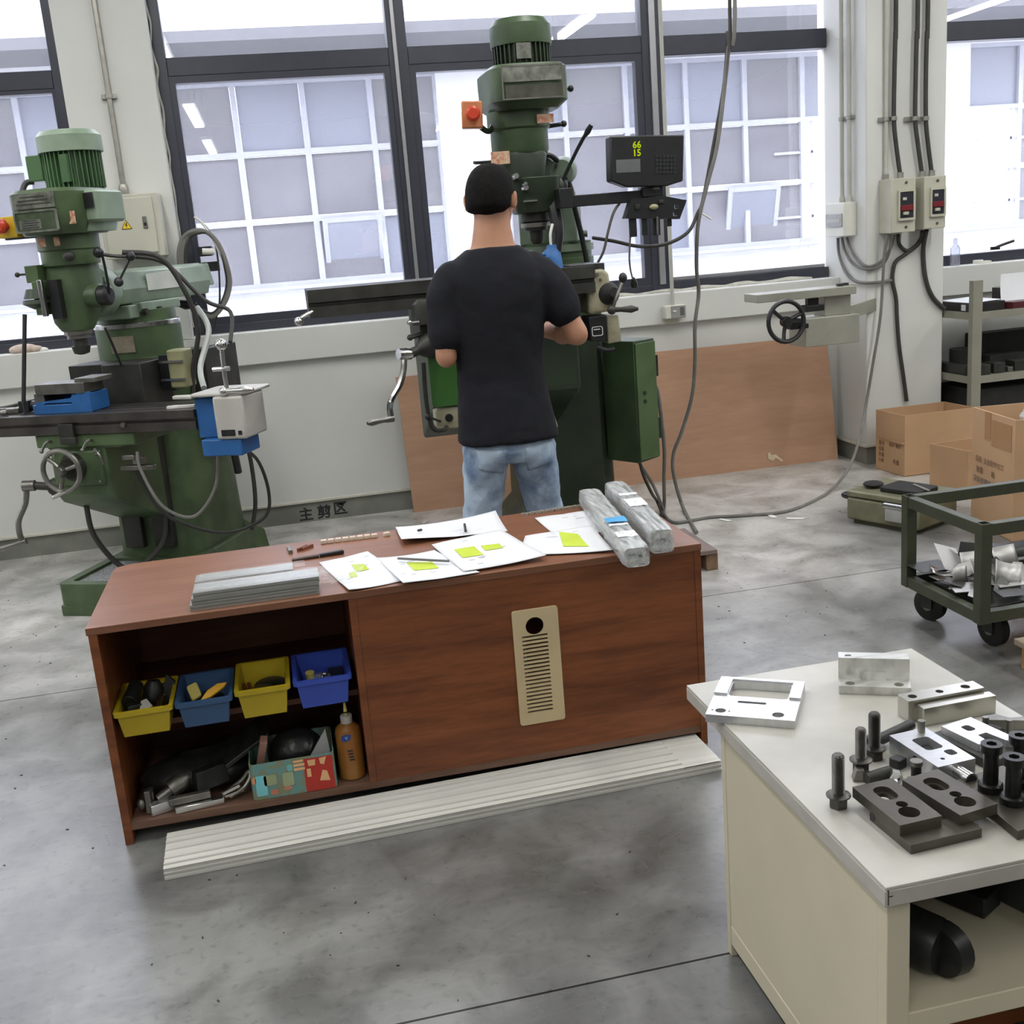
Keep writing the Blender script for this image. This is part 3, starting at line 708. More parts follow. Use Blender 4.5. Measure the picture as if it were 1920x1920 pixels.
lab('pink_block', B((-0.185, 2.9, ZB+0.1), (0.02, 0.035, 0.13), rot=(0.25, 0.25, 0)), mat('pinkish_brown', (150, 112, 98), 0.6), 'brownish flat bar standing at the left of the patterned box', 'bar', bevel=0.002)
lab('grey_triangle', MB().prism([(0,0),(0.07,0.0),(0.062,0.085)], (-0.065, 2.872, ZB+0.075), (1,0.1,0), (0,0.15,1), (0,0.006,0)), mat('grey_card', (150, 150, 150), 0.6, var=0.1), 'grey triangular plate at the right of the patterned box', 'plate')
# glue bottle
gb = thing('glue_bottle', 'tall amber squeeze bottle with grey cap and yellow nozzle beside the divider', 'bottle', (0.058, 2.905, ZB))
amber = mat('amber_plastic', (158, 116, 54), 0.35, var=0.1, col2=(140, 82, 30), scale=7)
def L(p, a, b, n=26): return MB().lathe(p, a, b, n)
obj('bottle_body', L([(0.031,0),(0.036,0.03),(0.036,0.82),(0.033,0.9),(0.02,0.97),(0.014,1.0)], (0.058,2.905,ZB), (0.058,2.905,ZB+0.165)), amber, gb)
obj('cap', L([(0.0165,0),(0.0165,0.9),(0.014,1)], (0.058,2.905,ZB+0.164), (0.058,2.905,ZB+0.186)), mat('grey_cap', (186,180,172), 0.5), gb)
nz_ = obj('nozzle', L([(0.005,0),(0.006,0.3),(0.0055,0.35),(0.003,1)], (0.058,2.905,ZB+0.186), (0.058,2.905,ZB+0.222)), ylw2, gb)
obj('nozzle_collar', L([(0.006,0),(0.006,1)], (0.058,2.905,ZB+0.192), (0.058,2.905,ZB+0.197)), blk, nz_)
obj('label_patch', MB().prism([(0,0),(0.012,-0.006),(0.026,0.0),(0.028,0.012),(0.014,0.015),(0.002,0.01)], (0.036,2.8675,ZB+0.127), (1,0,0), (0,0,1), (0,0.006,0)), mat('label_blue', (38,72,150), 0.5), gb, smooth=0)
text('V', 0.012, (0.051, 2.8672, ZB+0.132), (1,0,0), (0,0,1), 'label_letter', whit, gb)
for k in range(4): obj('label_line', BX((0.05+0.001*k, 2.8684, ZB+0.09-0.009*k), (0.064+0.001*k, 2.87, ZB+0.0945-0.009*k)), ink_b, gb, smooth=0)
# ------------------------------------------------------------------ long grooved profile in front of the cabinet
pl_m = mat('whitewashed_profile', (206, 205, 199), 0.45, var=0.08, scale=3, stretch=(0.6, 20, 20), bump=0.03)
d = (Vector((1.061, 2.672, 0))-Vector((-0.442, 2.626, 0))).normalized(); nrm = Vector((-d.y, d.x, 0))
prof = [(0, 0), (0, 0.007), (0.004, 0.009), (0.004, 0.013), (0, 0.015), (0, 0.019), (0.003, 0.021), (0.003, 0.026), (0, 0.031)]
zz = 0.031
for y in (0.022, 0.051, 0.092, 0.131, 0.158): prof += [(y-0.004, zz), (y-0.0035, zz+0.0045), (y+0.003, zz+0.0045), (y+0.0035, zz)]
prof += [(0.186, zz), (0.186, 0)]
pk = thing('grooved_profile', 'long pale grooved profile lying on the floor along the front of the cabinet', 'profile', (0.31, 2.74, 0))
Ld = 1.40
obj('ribbed_length', MB().prism(prof, Vector((-0.442, 2.626, 0.0005)), nrm, (0,0,1), d*Ld), pl_m, pk, smooth=0)
prof2 = [p for p in prof if p[1] < 0.0309]+[(0, zz), (0.186, zz), (0.186, 0)]
obj('flat_end', MB().prism(prof2, Vector((-0.442, 2.626, 0.0005))+d*(Ld+0.0003), nrm, (0,0,1), d*0.11), pl_m, pk, smooth=0)
# ------------------------------------------------------------------ things on the cabinet top
film = film_mat('shrink_film', 0.16, 0.3)
film2 = film_mat('bubble_film', 0.42, 0.16, (1, 0.12, 1))
bar_m = mat('extruded_aluminium', (176, 177, 172), 0.34, metal=0.75, var=0.08, stretch=(1, 30, 30), scale=4)
def bar_stack(x0, x1, y0, w, n, h, label, z0=ZT):
    t = thing('aluminium_bar_stack', label, 'metal bars', ((x0+x1)/2, y0+w/2, z0), 'aluminium bar stacks')
    for k in range(n):
        z = z0+k*h; dx = 0.006*((k*7) % 3-1); g_ = h*0.24
        pr = [(0, 0.0006), (w, 0.0006), (w, h-0.0004), (0, h-0.0004), (0, h*0.62), (g_, h*0.55), (g_, h*0.42), (0, h*0.36)]
        obj('bar', MB().prism(pr, (x0+dx, y0+0.003*(k % 2), z), (0,1,0), (0,0,1), (x1-x0-0.004*k, 0, 0)), bar_m, t, smooth=0)
    obj('film_wrap', grid((x0+0.01, y0+0.004, z0+n*h+0.003), (x1-x0+0.02, 0, 0), (0, w-0.004, 0), 22, 4, lambda a, b: 0.0016*random.random()), film, t)
    return t
bar_stack(-0.300, 0.034, 2.862, 0.085, 3, 0.0165, 'front stack of three silver aluminium bars on the cabinet top')
bar_stack(-0.300, -0.03, 3.02, 0.07, 2, 0.0165, 'rear shorter stack of two silver aluminium bars on the cabinet top')
lab('film_scrap', grid((0.0, 2.9, ZT+0.006), (0.13, 0.0, 0), (0.05, 0.2, 0), 14, 14, lambda a, b: 0.004+0.01*random.random()*(1-b)), film, 'loose crumpled clear film between the bars and the sheets', 'plastic film')
# drawings: white sheets with flat printed shapes
hl = mat('highlighter_green', (186, 204, 62), 0.7, var=0.05)
def sheet(c4, z, label, shapes=(), curl=0.01, marks=6, seed=1):
    """c4: four world corners (front-left, front-right, back-right, back-left)"""
    rnd = random.Random(seed)
    a, b, c, d_ = [Vector((p[0], p[1])) for p in c4]
    def pos(s, t): return (a*(1-s)+b*s)*(1-t)+(d_*(1-s)+c*s)*t
    ph = rnd.random()*6
    def hgt(s, t): return z+0.0012+curl*(0.5+0.5*math.sin(3.1*s+2.2*t+ph))*(abs(s-0.5)*1.2+abs(t-0.5)*1.0)*0.9
    n = 14; mb = MB()
    vs = [(pos(i/n, j/n).x, pos(i/n, j/n).y, hgt(i/n, j/n)) for j in range(n+1) for i in range(n+1)]
    mb.add(vs, [(j*(n+1)+i, j*(n+1)+i+1, (j+1)*(n+1)+i+1, (j+1)*(n+1)+i) for j in range(n) for i in range(n)])
    ctr = pos(0.5, 0.5)
    t = thing('drawing_sheet', label, 'paper', (ctr.x, ctr.y, z), 'drawing sheets on the cabinet')
    o = obj('sheet', mb, paper_m, t, smooth=180)
    sm = o.modifiers.new('thickness', 'SOLIDIFY'); sm.thickness = 0.0004; sm.offset = -1
    def pt(poly, m, nm, e=0.0012):
        # flat print following the paper
        mb = MB(); N = 6
        (s0, t0), (s1, t1) = poly[0], poly[2]
        if len(poly) == 4:
            q = [Vector(p) for p in poly]
            vs = []
            for j in range(N+1):
                for i in range(N+1):
                    u_ = (q[0]*(1-i/N)+q[1]*i/N)*(1-j/N)+(q[3]*(1-i/N)+q[2]*i/N)*j/N
                    P_ = pos(u_.x, u_.y); vs.append((P_.x, P_.y, hgt(u_.x, u_.y)+e))
            mb.add(vs, [(j*(N+1)+i, j*(N+1)+i+1, (j+1)*(N+1)+i+1, (j+1)*(N+1)+i) for j in range(N) for i in range(N)])
        obj(nm, mb, m, t, smooth=0)
    for poly in shapes: pt([tuple(p) for p in poly], hl, 'green_patch')
    for k in range(marks):
        s = 0.08+0.75*rnd.random(); tt = 0.08+0.8*rnd.random(); w = 0.05+0.1*rnd.random()
        pt([(s, tt), (s+w, tt), (s+w, tt+0.018), (s, tt+0.018)], mat('faint_print', (188, 190, 196), 0.8), 'printed_line', 0.0008)
    return t
Q = lambda *pp, z=ZT: [atz(px, py, z) for px, py in pp]
sheet(Q((754,1024),(952,997),(930,966),(742,992)), ZT+0.001, 'curled blank white sheet at the back left of the cabinet top', curl=0.02, marks=3, seed=3)
sheet(Q((1048,1010),(1150,998),(1105,962),(1003,974)), ZT+0.001, 'plain white sheet lying under the wrapped bundles', marks=3, seed=5)
sheet(Q((655,1112),(768,1088),(690,1041),(598,1056)), ZT+0.0015, 'leftmost white drawing with two small green blobs', [[(0.22,0.36),(0.36,0.36),(0.4,0.52),(0.28,0.5)], [(0.42,0.5),(0.66,0.5),(0.68,0.68),(0.48,0.74)]], seed=11)
sheet(Q((757,1103),(900,1076),(815,1039),(706,1050)), ZT+0.004, 'white drawing with one green hexagon shape, second from left', [[(0.32,0.4),(0.66,0.36),(0.7,0.62),(0.36,0.72)]], seed=13)
sheet(Q((972,1045),(1150,1037),(1110,993),(985,1008)), ZT+0.004, 'white drawing with a large green patch at the right, beside the bundles', [[(0.5,0.3),(0.78,0.2),(0.74,0.74),(0.5,0.95)]], seed=17)
sheet(Q((870,1077),(1025,1052),(940,1001),(810,1029)), ZT+0.0075, 'white drawing with a green square and bar, in the middle of the row', [[(0.16,0.4),(0.42,0.38),(0.44,0.68),(0.18,0.7)], [(0.5,0.5),(0.72,0.46),(0.74,0.6),(0.52,0.66)]], seed=19)
ORD = ['first', 'second', 'third', 'fourth', 'fifth', 'sixth', 'seventh', 'eighth', 'ninth']
# small wooden-looking blocks, clips, pen, pencil
wb_m = mat('pale_blocks', (206, 190, 172), 0.5, var=0.06)
for k in range(8):
    o = lab('small_block', B((0.066+k*0.0225, 3.385-0.001*k, ZT+0.0062), (0.020, 0.018, 0.012), 0.04*((k*5) % 3-1), top=(0.9, 0.9)), wb_m, 'pale little block, %s from left in the tight back row of eight' % ORD[k], 'block', 'row of eight pale blocks', bevel=0.002)
lab('small_block', B((0.262, 3.378, ZT+0.0062), (0.021, 0.018, 0.012), 0.2, top=(0.9, 0.9)), wb_m, 'single pale little block apart from the row, right of it', 'block', bevel=0.002)
lab('brown_pegs', MB().box((-0.002, 3.345, ZT+0.005), (0.045, 0.007, 0.01), 0.9).box((0.014, 3.345, ZT+0.005), (0.045, 0.007, 0.01), 0.75), mat('brown_peg', (120, 70, 48), 0.6), 'pair of crossed brown pegs behind the black knife', 'peg')
lab('grey_peg', B((-0.04, 3.34, ZT+0.006), (0.012, 0.055, 0.012), 0.1), steel_d, 'small grey peg beside the crossed brown pegs', 'peg', bevel=0.001)
kn = thing('black_knife', 'slim black knife lying behind the aluminium bars', 'knife', (0.045, 3.22, ZT))
obj('handle', MB().prism([(0,0.001),(0.07,0.001),(0.075,0.006),(0.07,0.013),(0,0.011)], (0.045,3.222,ZT), (1,0.06,0), (0,0,1), (0,0.016,0)), blk, kn, bevel=0.002)
obj('sheath', MB().prism([(-0.08,0.001),(0.0,0.001),(0,0.009),(-0.08,0.007)], (0.044,3.222,ZT), (1,0.06,0), (0,0,1), (0,0.018,0)), mat('dark_brown_sheath', (58, 40, 32), 0.5), kn, bevel=0.002)
lab('pencil', CY(aty(745,1047,3.1)*0+atz(746,1047,ZT+0.016), atz(842,1052,ZT+0.016), 0.0035, n=6), mat('grey_pencil', (98, 98, 104), 0.4), 'grey pencil lying across the white drawings', 'pencil')
lab('dark_slug', CY(atz(871,983,ZT+0.014), atz(873,996,ZT+0.014), 0.004, n=8), iron_d, 'short dark pin on the curled blank sheet', 'pin')
lab('dark_slug', B(atz(787,994,ZT+0.014), (0.014, 0.008, 0.006), 0.4), iron_d, 'tiny dark flake at the left of the curled blank sheet', 'flake')
# little metal parts along the back edge
for k in range(9):
    px = 984+k*12.2; py = 966.5-k*1.9
    a = atz(px, py, ZT)
    lab('small_bracket', MB().plate(rrect(-0.011,-0.007,0.011,0.007,0.003), [circ(0,0,0.004,10)], (a.x, min(a.y, Y1-0.02), ZT+0.0005), (1,0.15*((k*3) % 4-1.5),0), (-0.15*((k*3) % 4-1.5),1,0), (0,0,0.007)), mat('dull_bracket', (176, 168, 156), 0.4, metal=0.5), 'little dull metal bracket, %s from the left in the line along the cabinet back edge' % ORD[k], 'bracket', 'line of little brackets')
# wrapped bundles of profiles, hanging over the front edge
def bundle(p0, p1, w, h, label, nprof, seed, extra=None):
    """p0/p1: back and front ends of the axis on the cabinet top"""
    rnd = random.Random(seed)
    p0, p1 = Vector(p0), Vector(p1); d = (p1-p0); Ln = d.length; d.normalize(); s = Vector((d.y, -d.x, 0)).normalized()
    t = thing('profile_bundle', label, 'metal bars', (p0+p1)/2, 'wrapped profile bundles')
    ns = 2
    for i in range(ns):
        for j in range(nprof):
            ww, hh_ = w/ns, h/nprof
            c0 = p0+s*((i+0.5)*ww-w/2)+Vector((0,0,hh_*(j+0.5)+0.003))+d*rnd.uniform(0, 0.01)
            q = [(-0.47,-0.46),(0.47,-0.46),(0.47,0.46),(0.18,0.46),(0.18,0.2),(-0.18,0.2),(-0.18,0.46),(-0.47,0.46)]
            obj('bar', MB().prism([(a*ww, b*hh_) for a, b in q], c0, s, (0,0,1), d*(Ln-0.02-0.012*rnd.random())), bar_m, t, smooth=0)
    n = 26; rings = []
    for k in range(n+1):
        f = k/n; jx = rnd.uniform(-0.0015, 0.003)
        R = Matrix((s, Vector((0,0,1)), -d)).transposed()
        e = 0.92 if k in (0, n) else 1.0
        rings.append((p0+d*(Ln*f)+Vector((0,0,h/2+0.004)), (w/2+0.004+jx)*e, (h/2+0.0035+rnd.uniform(-0.001,0.0015))*e, R))
    obj('film_wrap', MB().loft(rings, 20, 5.0), film2, t, smooth=60)
    for f in ((0.47, 0.12), (0.62, 0.1), (0.86, 0.08)) if extra is None else extra:
        c0 = p0+d*(Ln*f[0])+Vector((0,0,h+0.010))
        obj('tape_patch', grid(c0-s*(w*0.45), s*(w*0.9), d*f[1], 8, 5, lambda a, b: -0.002*random.random()), paper_m, t)
    return t, s, d
t1, s1, d1 = bundle((0.940, 3.43, ZT), (0.862, 2.70, ZT), 0.062, 0.052, 'left clear-wrapped bundle of aluminium profiles with a blue label', 2, 3, [(0.62, 0.05), (0.78, 0.06)])
c_ = Vector((0.940, 3.43, ZT))+d1*0.43+Vector((0,0,0.067))
obj('blue_label', grid(c_-s1*0.03, s1*0.06, d1*0.055, 6, 5, lambda a, b: -0.0015*random.random()), mat('sky_blue_label', (70, 160, 214), 0.5), t1)
bundle((1.030, 3.43, ZT), (0.965, 2.79, ZT), 0.062, 0.066, 'right clear-wrapped bundle of aluminium profiles', 2, 9, [(0.3, 0.03), (0.42, 0.1)])
# pallet end sticking out behind the cabinet
pw = wood_mat('weathered_wood', (92, 70, 52), (142, 114, 88), 0.7, 9, 1.2, 9, 2.0)
pt_ = thing('wood_pallet', 'small brown wooden platform standing behind the right end of the cabinet', 'pallet', (1.65, 4.6, 0))
obj('deck_board', BX((1.53, 4.40, 0.075), (1.775, 4.80, 0.095)), mat('brown_deck', (120, 104, 98), 0.6, var=0.08), pt_, bevel=0.003)
for xa in (1.55, 1.725): obj('runner', BX((xa, 4.41, 0), (xa+0.055, 4.78, 0.0745)), pw, pt_, bevel=0.003)
# ------------------------------------------------------------------ milling machines
def green(name, col, dark, scale=5.0):
    return mat(name, col, 0.42, var=0.2, scale=scale, bump=0.05, bscale=40, col2=dark, lo=0.3, hi=0.62, detail=6)
g1 = green('mill_green', (86, 106, 72), (56, 72, 48))
g1l = green('mill_pale_green', (140, 158, 138), (114, 132, 112))
g1m = green('motor_green', (80, 112, 76), (62, 92, 60))
g2 = green('machine_green', (72, 92, 62), (44, 60, 40))
g2d = green('machine_deep_green', (46, 60, 42), (28, 38, 28))
g2b = mat('bright_door_green', (64, 110, 52), 0.42, var=0.08, scale=3)
g2l = green('machine_dusty_green', (116, 132, 114), (84, 100, 83))
plate_m = mat('worn_nameplate', (150, 152, 142), 0.3, metal=0.5, var=0.25, scale=26, col2=(104, 106, 98))
sticker = mat('faded_sticker', (214, 190, 160), 0.6, var=0.1, col2=(190, 120, 96), scale=60)
table_m = mat('table_steel', (92, 88, 84), 0.36, metal=0.7, var=0.2, scale=10, bump=0.04)
red_b = mat('stop_red', (196, 62, 34), 0.4); yel_b = mat('stop_yellow', (204, 172, 40), 0.5); ora_b = mat('faded_orange', (204, 128, 84), 0.5)
blue_p = mat('machine_blue', (42, 98, 160), 0.42, var=0.1, scale=12)
grey_box = mat('pale_grey_paint', (186, 184, 178), 0.45, var=0.05)
olive_t = mat('olive_tank', (150, 148, 112), 0.5, var=0.08)
beige = mat('gearbox_beige', (186, 182, 156), 0.45, var=0.14, scale=9, col2=(140, 134, 108))
chips = mat('metal_chips', (150, 152, 150), 0.4, metal=0.6, var=0.5, scale=120, bump=0.8, bscale=120)
def handwheel(mb, c, ax, r, rr, spokes=3, hub=0.02, a0=0.5):
    c = Vector(c); ax = Vector(ax).normalized(); u = ax.orthogonal().normalized(); v = ax.cross(u)
    if abs(u.z) < abs(v.z): pass
    pts = [c+(u*math.cos(2*PI*k/28)+v*math.sin(2*PI*k/28))*r for k in range(29)]
    mb.tube(pts, rr, n=8, smooth=False)
    for k in range(spokes):
        w = a0+2*PI*k/spokes; e = u*math.cos(w)+v*math.sin(w)
        mb.tube([c+e*hub*0.6-ax*0.006, c+e*(r*0.55)-ax*0.008, c+e*r], rr*0.85, n=7)
    mb.lathe([(hub, 0), (hub, 0.8), (hub*0.8, 1)], c-ax*0.02, c+ax*0.022, 16)
    return mb
T1 = Matrix.Translation((-0.882, 4.966, 0)) @ Matrix.Rotation(math.radians(-26), 4, 'Z')
def m1(): return MB(T1)
W1 = lambda x, y, z: T1 @ Vector((x, y, z))
ma = thing('milling_machine', 'green turret milling machine with a blue feed unit, at the left by the wall pier', 'milling machine', W1(0, 0.5, 0))
mb = m1(); mb.plate([(-0.215,0),(0.235,0),(0.25,0.02),(0.25,0.55),(-0.235,0.55),(-0.235,0.02)], [rrect(-0.19,0.05,0.2,0.4,0.02)], (0,0,0.05), (1,0,0), (0,1,0), (0,0,0.1))
mb.bx((-0.235,0,0), (0.25,0.55,0.05)); mb.bx((-0.235,0.55,0), (0.25,1.0,0.15))
mb.hexa([(0.05,0.95,0),(0.28,0.95,0),(0.28,1.06,0),(0.05,1.06,0),(0.05,0.95,0.2),(0.2,0.95,0.2),(0.265,1.055,0.11),(0.05,1.05,0.11)])
obj('base', mb, g1, ma, bevel=0.006)
obj('chips', m1().box((0.005,0.225,0.095), (0.385,0.345,0.085)), chips, ma, kind='stuff')
mb = m1(); mb.loft([((0.0,0.72,0.15),0.225,0.29),((0.0,0.72,0.4),0.215,0.285),((0.0,0.72,0.75),0.205,0.27),((0.0,0.70,1.02),0.2,0.24),((0.0,0.68,1.09),0.19,0.21)], 32, 5)
obj('column', mb, g1, ma)
mb = m1(); mb.bx((-0.13,0.40,0.2), (-0.03,0.46,1.07)); mb.bx((0.03,0.40,0.2), (0.13,0.46,1.07))
obj('dovetail_way', mb, iron_d, ma, bevel=0.004)
mb = m1(); mb.bx((-0.2,0.30,0.93), (-0.01,0.5,1.085)); mb.bx((-0.005,0.26,0.86), (0.19,0.5,1.085))
obj('way_cover', mb, iron_d, ma, bevel=0.004)
mb = m1(); mb.prism([(0.0,0.56),(0.03,0.52),(0.43,0.34),(0.46,0.34),(0.46,0.77),(0.0,0.77)], (-0.147,0,0), (0,1,0), (0,0,1), (0.275,0,0))
kn1 = obj('knee', mb, g1, ma, bevel=0.008)
mb = m1(); mb.prism([(0.05,0.0),(0.40,-0.165),(0.40,0.0)], (-0.12,0.03,0.505), (0,1,0), (0,0,1), (0.003,0,0))
mb = m1(); mb.bx((-0.13,-0.012,0.60), (0.11,0.01,0.755)); obj('front_cover', mb, g1, ma, bevel=0.01)
for x, z in ((0.09,0.74),(0.09,0.62),(-0.115,0.74)): obj('bolt', m1().cyl((x,-0.02,z),(x,-0.008,z),0.006,n=8), steel, ma)
obj('saddle', m1().bx((-0.19,-0.02,0.772), (0.29,0.33,0.828)).prism([(-0.02,0.79),(0.0,0.76),(0.3,0.76),(0.3,0.79)], (-0.15,0,0), (0,1,0), (0,0,1), (0.36,0,0)), g1, ma, bevel=0.005)
# table with T slots
tp = [(-0.03,0.828),(-0.03,0.865),(-0.02,0.868),(-0.02,0.876),(-0.035,0.879),(-0.035,0.912),(0.03,0.912),(0.03,0.895),(0.045,0.895),(0.045,0.912),(0.10,0.912),(0.10,0.895),(0.115,0.895),(0.115,0.912),(0.17,0.912),(0.17,0.895),(0.185,0.895),(0.185,0.912),(0.25,0.912),(0.25,0.879),(0.235,0.876),(0.235,0.868),(0.245,0.865),(0.245,0.828)]
obj('table', m1().prism(tp, (-0.85,0,0), (0,1,0), (0,0,1), (1.44,0,0)), table_m, ma, smooth=0)
obj('end_bearing', m1().bx((-0.90,0.0,0.83), (-0.851,0.2,0.90)), iron_d, ma, bevel=0.004)
mb = m1(); mb.bx((-0.05,-0.048,0.815), (0.02,-0.036,0.875)); mb.bx((-0.045,-0.055,0.79), (0.03,-0.036,0.818)); obj('stop_block', mb, iron_d, ma, bevel=0.002)
for x in (-0.11, 0.09): obj('lock_lever', m1().tube([(x,-0.025,0.80),(x-0.005,-0.05,0.802),(x-0.03,-0.06,0.765)],0.006).ball((x-0.03,-0.06,0.765),0.009), steel_d, ma)
for x in (0.26,-0.43): obj('table_bolt', m1().cyl((x,-0.045,0.862),(x,-0.03,0.862),0.011,n=8), steel_d, ma)
hw = m1(); handwheel(hw, (-0.03,-0.10,0.685), (0,-1,0), 0.088, 0.011, 3, 0.022, 0.55); w_ = obj('handwheel', hw, steel_d, ma)
obj('wheel_grip', m1().lathe([(0.006,0),(0.010,0.5),(0.007,1)], (-0.02,-0.10,0.60), (-0.05,-0.165,0.585), 10), steel, w_)
obj('wheel_shaft', m1().cyl((-0.03,-0.10,0.685),(-0.03,0.02,0.685),0.026).lathe([(0.045,0),(0.06,0.5),(0.062,1)],(-0.03,-0.05,0.685),(-0.03,-0.005,0.685)), iron_d, ma)
obj('crank_shaft', m1().lathe([(0.045,0),(0.042,0.3),(0.03,0.45),(0.018,0.5),(0.018,1)], (-0.14,0.04,0.585), (-0.26,0.0,0.605), 16), iron_d, ma)
ck = obj('crank_handle', m1().lathe([(0.024,0),(0.024,1)], (-0.25,0.0,0.605), (-0.30,-0.015,0.607), 14).tube([(-0.285,-0.012,0.60),(-0.30,-0.02,0.53),(-0.33,-0.045,0.46),(-0.335,-0.05,0.40),(-0.325,-0.05,0.362)], 0.0125), steel_d, ma)
obj('crank_grip', m1().lathe([(0.013,0),(0.013,0.2),(0.009,0.3),(0.012,0.8),(0.006,1)], (-0.31,-0.048,0.365), (-0.44,-0.09,0.335), 12), steel_d, ck)
# turret and ram
obj('turret', m1().lathe([(0.195,0),(0.195,0.72),(0.18,0.75),(0.18,1)], (-0.03,0.64,1.08), (-0.03,0.64,1.30), 36), g1, ma)
obj('turret_label', m1().box((0.0005,0.446,1.155), (0.11,0.005,0.075), math.radians(9)), mat('turret_plate', (150,140,124), 0.5, var=0.15, scale=40), ma, smooth=0)
obj('turret_ring', m1().lathe([(0.197,0),(0.199,0.1),(0.199,0.9),(0.197,1)], (-0.03,0.64,1.225), (-0.03,0.64,1.248), 36), steel, ma)
obj('ram_saddle', m1().box((-0.03,0.66,1.315), (0.26,0.34,0.045)).bx((-0.14,0.42,1.27),(0.08,0.55,1.33)), g1l, ma, bevel=0.006)
mb = m1(); mb.prism([(-0.085,1.335),(0.085,1.335),(0.105,1.40),(0.085,1.475),(0.05,1.49),(-0.05,1.49),(-0.085,1.475),(-0.105,1.40)], (-0.03,0.40,0), (1,0,0), (0,0,1), (0,0.80,0))
rm = obj('ram', mb, g1l, ma, bevel=0.006)
obj('ram_end', m1().box((-0.03,1.22,1.43), (0.2,0.05,0.11), top=(0.8,1)), g1l, ma, bevel=0.006)
obj('ram_label', m1().prism([(0.60,1.385),(0.93,1.385),(0.9,1.47),(0.6,1.46)], (0.077,0,0), (0,1,0), (0,0.0,1), (0.002,0,0)), mat('torn_label', (204, 206, 198), 0.6, var=0.08), rm, smooth=0)
obj('ram_flange', m1().lathe([(0.10,0),(0.115,0.2),(0.115,0.8),(0.105,1)], (-0.03,0.30,1.405), (-0.03,0.40,1.405), 30), g1l, ma)
for a in (0.3,1.2,2.1,4.0,5.2): obj('flange_bolt', m1().cyl((-0.03+0.075*math.cos(a),0.29,1.405+0.075*math.sin(a)),(-0.03+0.075*math.cos(a),0.302,1.405+0.075*math.sin(a)),0.012,n=8), iron_d, ma)
for y in (0.5,0.62): obj('clamp_bolt', m1().cyl((0.095,y,1.295),(0.12,y,1.295),0.014,n=8), iron_d, ma)
T1H = T1 @ Matrix.Translation((0.018, 0, 0))
def mh(): return MB(T1H)
# head
mb = mh(); mb.loft([((-0.02,0.14,1.25),0.06,0.06),((-0.02,0.14,1.29),0.085,0.08),((-0.02,0.16,1.36),0.1,0.1),((-0.02,0.17,1.45),0.105,0.11),((-0.02,0.17,1.53),0.1,0.1)], 28, 2.6)
mb.bx((-0.09,0.16,1.34), (0.04,0.31,1.47)); mb.cyl((0.04,0.14,1.39),(0.12,0.14,1.39),0.05)
obj('quill_housing', mb, g1, ma, bevel=0.006)
obj('side_knob', mh().lathe([(0.034,0),(0.044,0.2),(0.044,0.8),(0.03,1)], (0.115,0.14,1.39), (0.165,0.14,1.39), 20), blk, ma)
obj('feed_bracket', mh().box((-0.12,0.07,1.50), (0.06,0.08,0.07)).box((-0.10,0.05,1.40),(0.05,0.05,0.14)), g1, ma, bevel=0.004)
obj('bracket_knob', mh().tube([(-0.14,0.06,1.50),(-0.17,0.04,1.502),(-0.185,0.03,1.502)],0.005).ball((-0.187,0.03,1.502),0.011), iron_d, ma)
obj('feed_wheel', mh().lathe([(0.058,0),(0.062,0.4),(0.02,1)], (-0.125,0.05,1.395), (-0.125,0.05,1.355), 20).lathe([(0.04,0),(0.055,1)],(-0.125,0.05,1.44),(-0.125,0.05,1.40),18), g2d, ma)
obj('quill_stop', mh().bx((-0.075,-0.005,1.325), (-0.055,0.012,1.475)), steel, ma, bevel=0.002)
obj('quill_slot', mh().bx((-0.052,0.03,1.31), (-0.005,0.062,1.47)), blk, ma)
obj('collar', mh().lathe([(0.115,0),(0.118,0.05),(0.118,0.45),(0.126,0.5),(0.126,1)], (-0.01,0.16,1.525), (-0.01,0.16,1.655), 32), g1, ma)
obj('collar_label', mh().bx((-0.065,0.036,1.605), (0.035,0.042,1.64)), sticker, ma, smooth=0)
obj('speed_knob', mh().cyl((0.06,0.06,1.56),(0.08,0.02,1.56),0.018).ball((0.082,0.015,1.56),0.022), iron_d, ma)
mb = mh(); mb.loft([((0.0,0.15,1.65),0.125,0.17),((0.0,0.15,1.70),0.148,0.2),((0.0,0.15,1.815),0.15,0.2),((0.0,0.15,1.83),0.135,0.185)], 32, 3.6)
obj('belt_housing', mb, g1, ma)
mb = mh(); mb.loft([((0.095,0.2,1.69),0.095,0.10),((0.095,0.2,1.70),0.105,0.11),((0.095,0.2,1.808),0.105,0.11),((0.095,0.2,1.817),0.095,0.10)], 32, 8)
obj('pulley_cover', mb, g1l, ma)
obj('cover_panel', mh().bx((0.0,0.083,1.745), (0.19,0.091,1.805)), blk, ma, smooth=0)
mb = mh(); mb.loft([((0.09,0.2,1.655),0.08,0.1),((0.09,0.2,1.692),0.09,0.105)], 24, 3); obj('lower_cover', mb, g1l, ma)
obj('nameplate', mh().bx((-0.085,-0.054,1.755), (0.105,-0.048,1.815)), plate_m, ma, smooth=0)
np_ = obj('nameplate', mh().plate(rrect(-0.09,1.662,0.108,1.748,0.008), [rrect(-0.083,1.669,0.101,1.741,0.006)], (0,-0.056,0), (1,0,0), (0,0,1), (0,0.008,0)), plate_m, ma)
obj('plate_face', mh().bx((-0.083,-0.052,1.669), (0.101,-0.047,1.741)), mat('plate_green', (70,82,62), 0.35, var=0.2, scale=30), np_, smooth=0)
obj('plate_face', mh().bx((-0.07,-0.0535,1.675), (0.03,-0.052,1.712)), plate_m, np_, smooth=0)
for k in range(4): obj('plate_line', mh().bx((-0.06,-0.0548,1.68+k*0.009), (0.02-0.01*(k%2),-0.0534,1.683+k*0.009)), ink_b, np_, smooth=0)
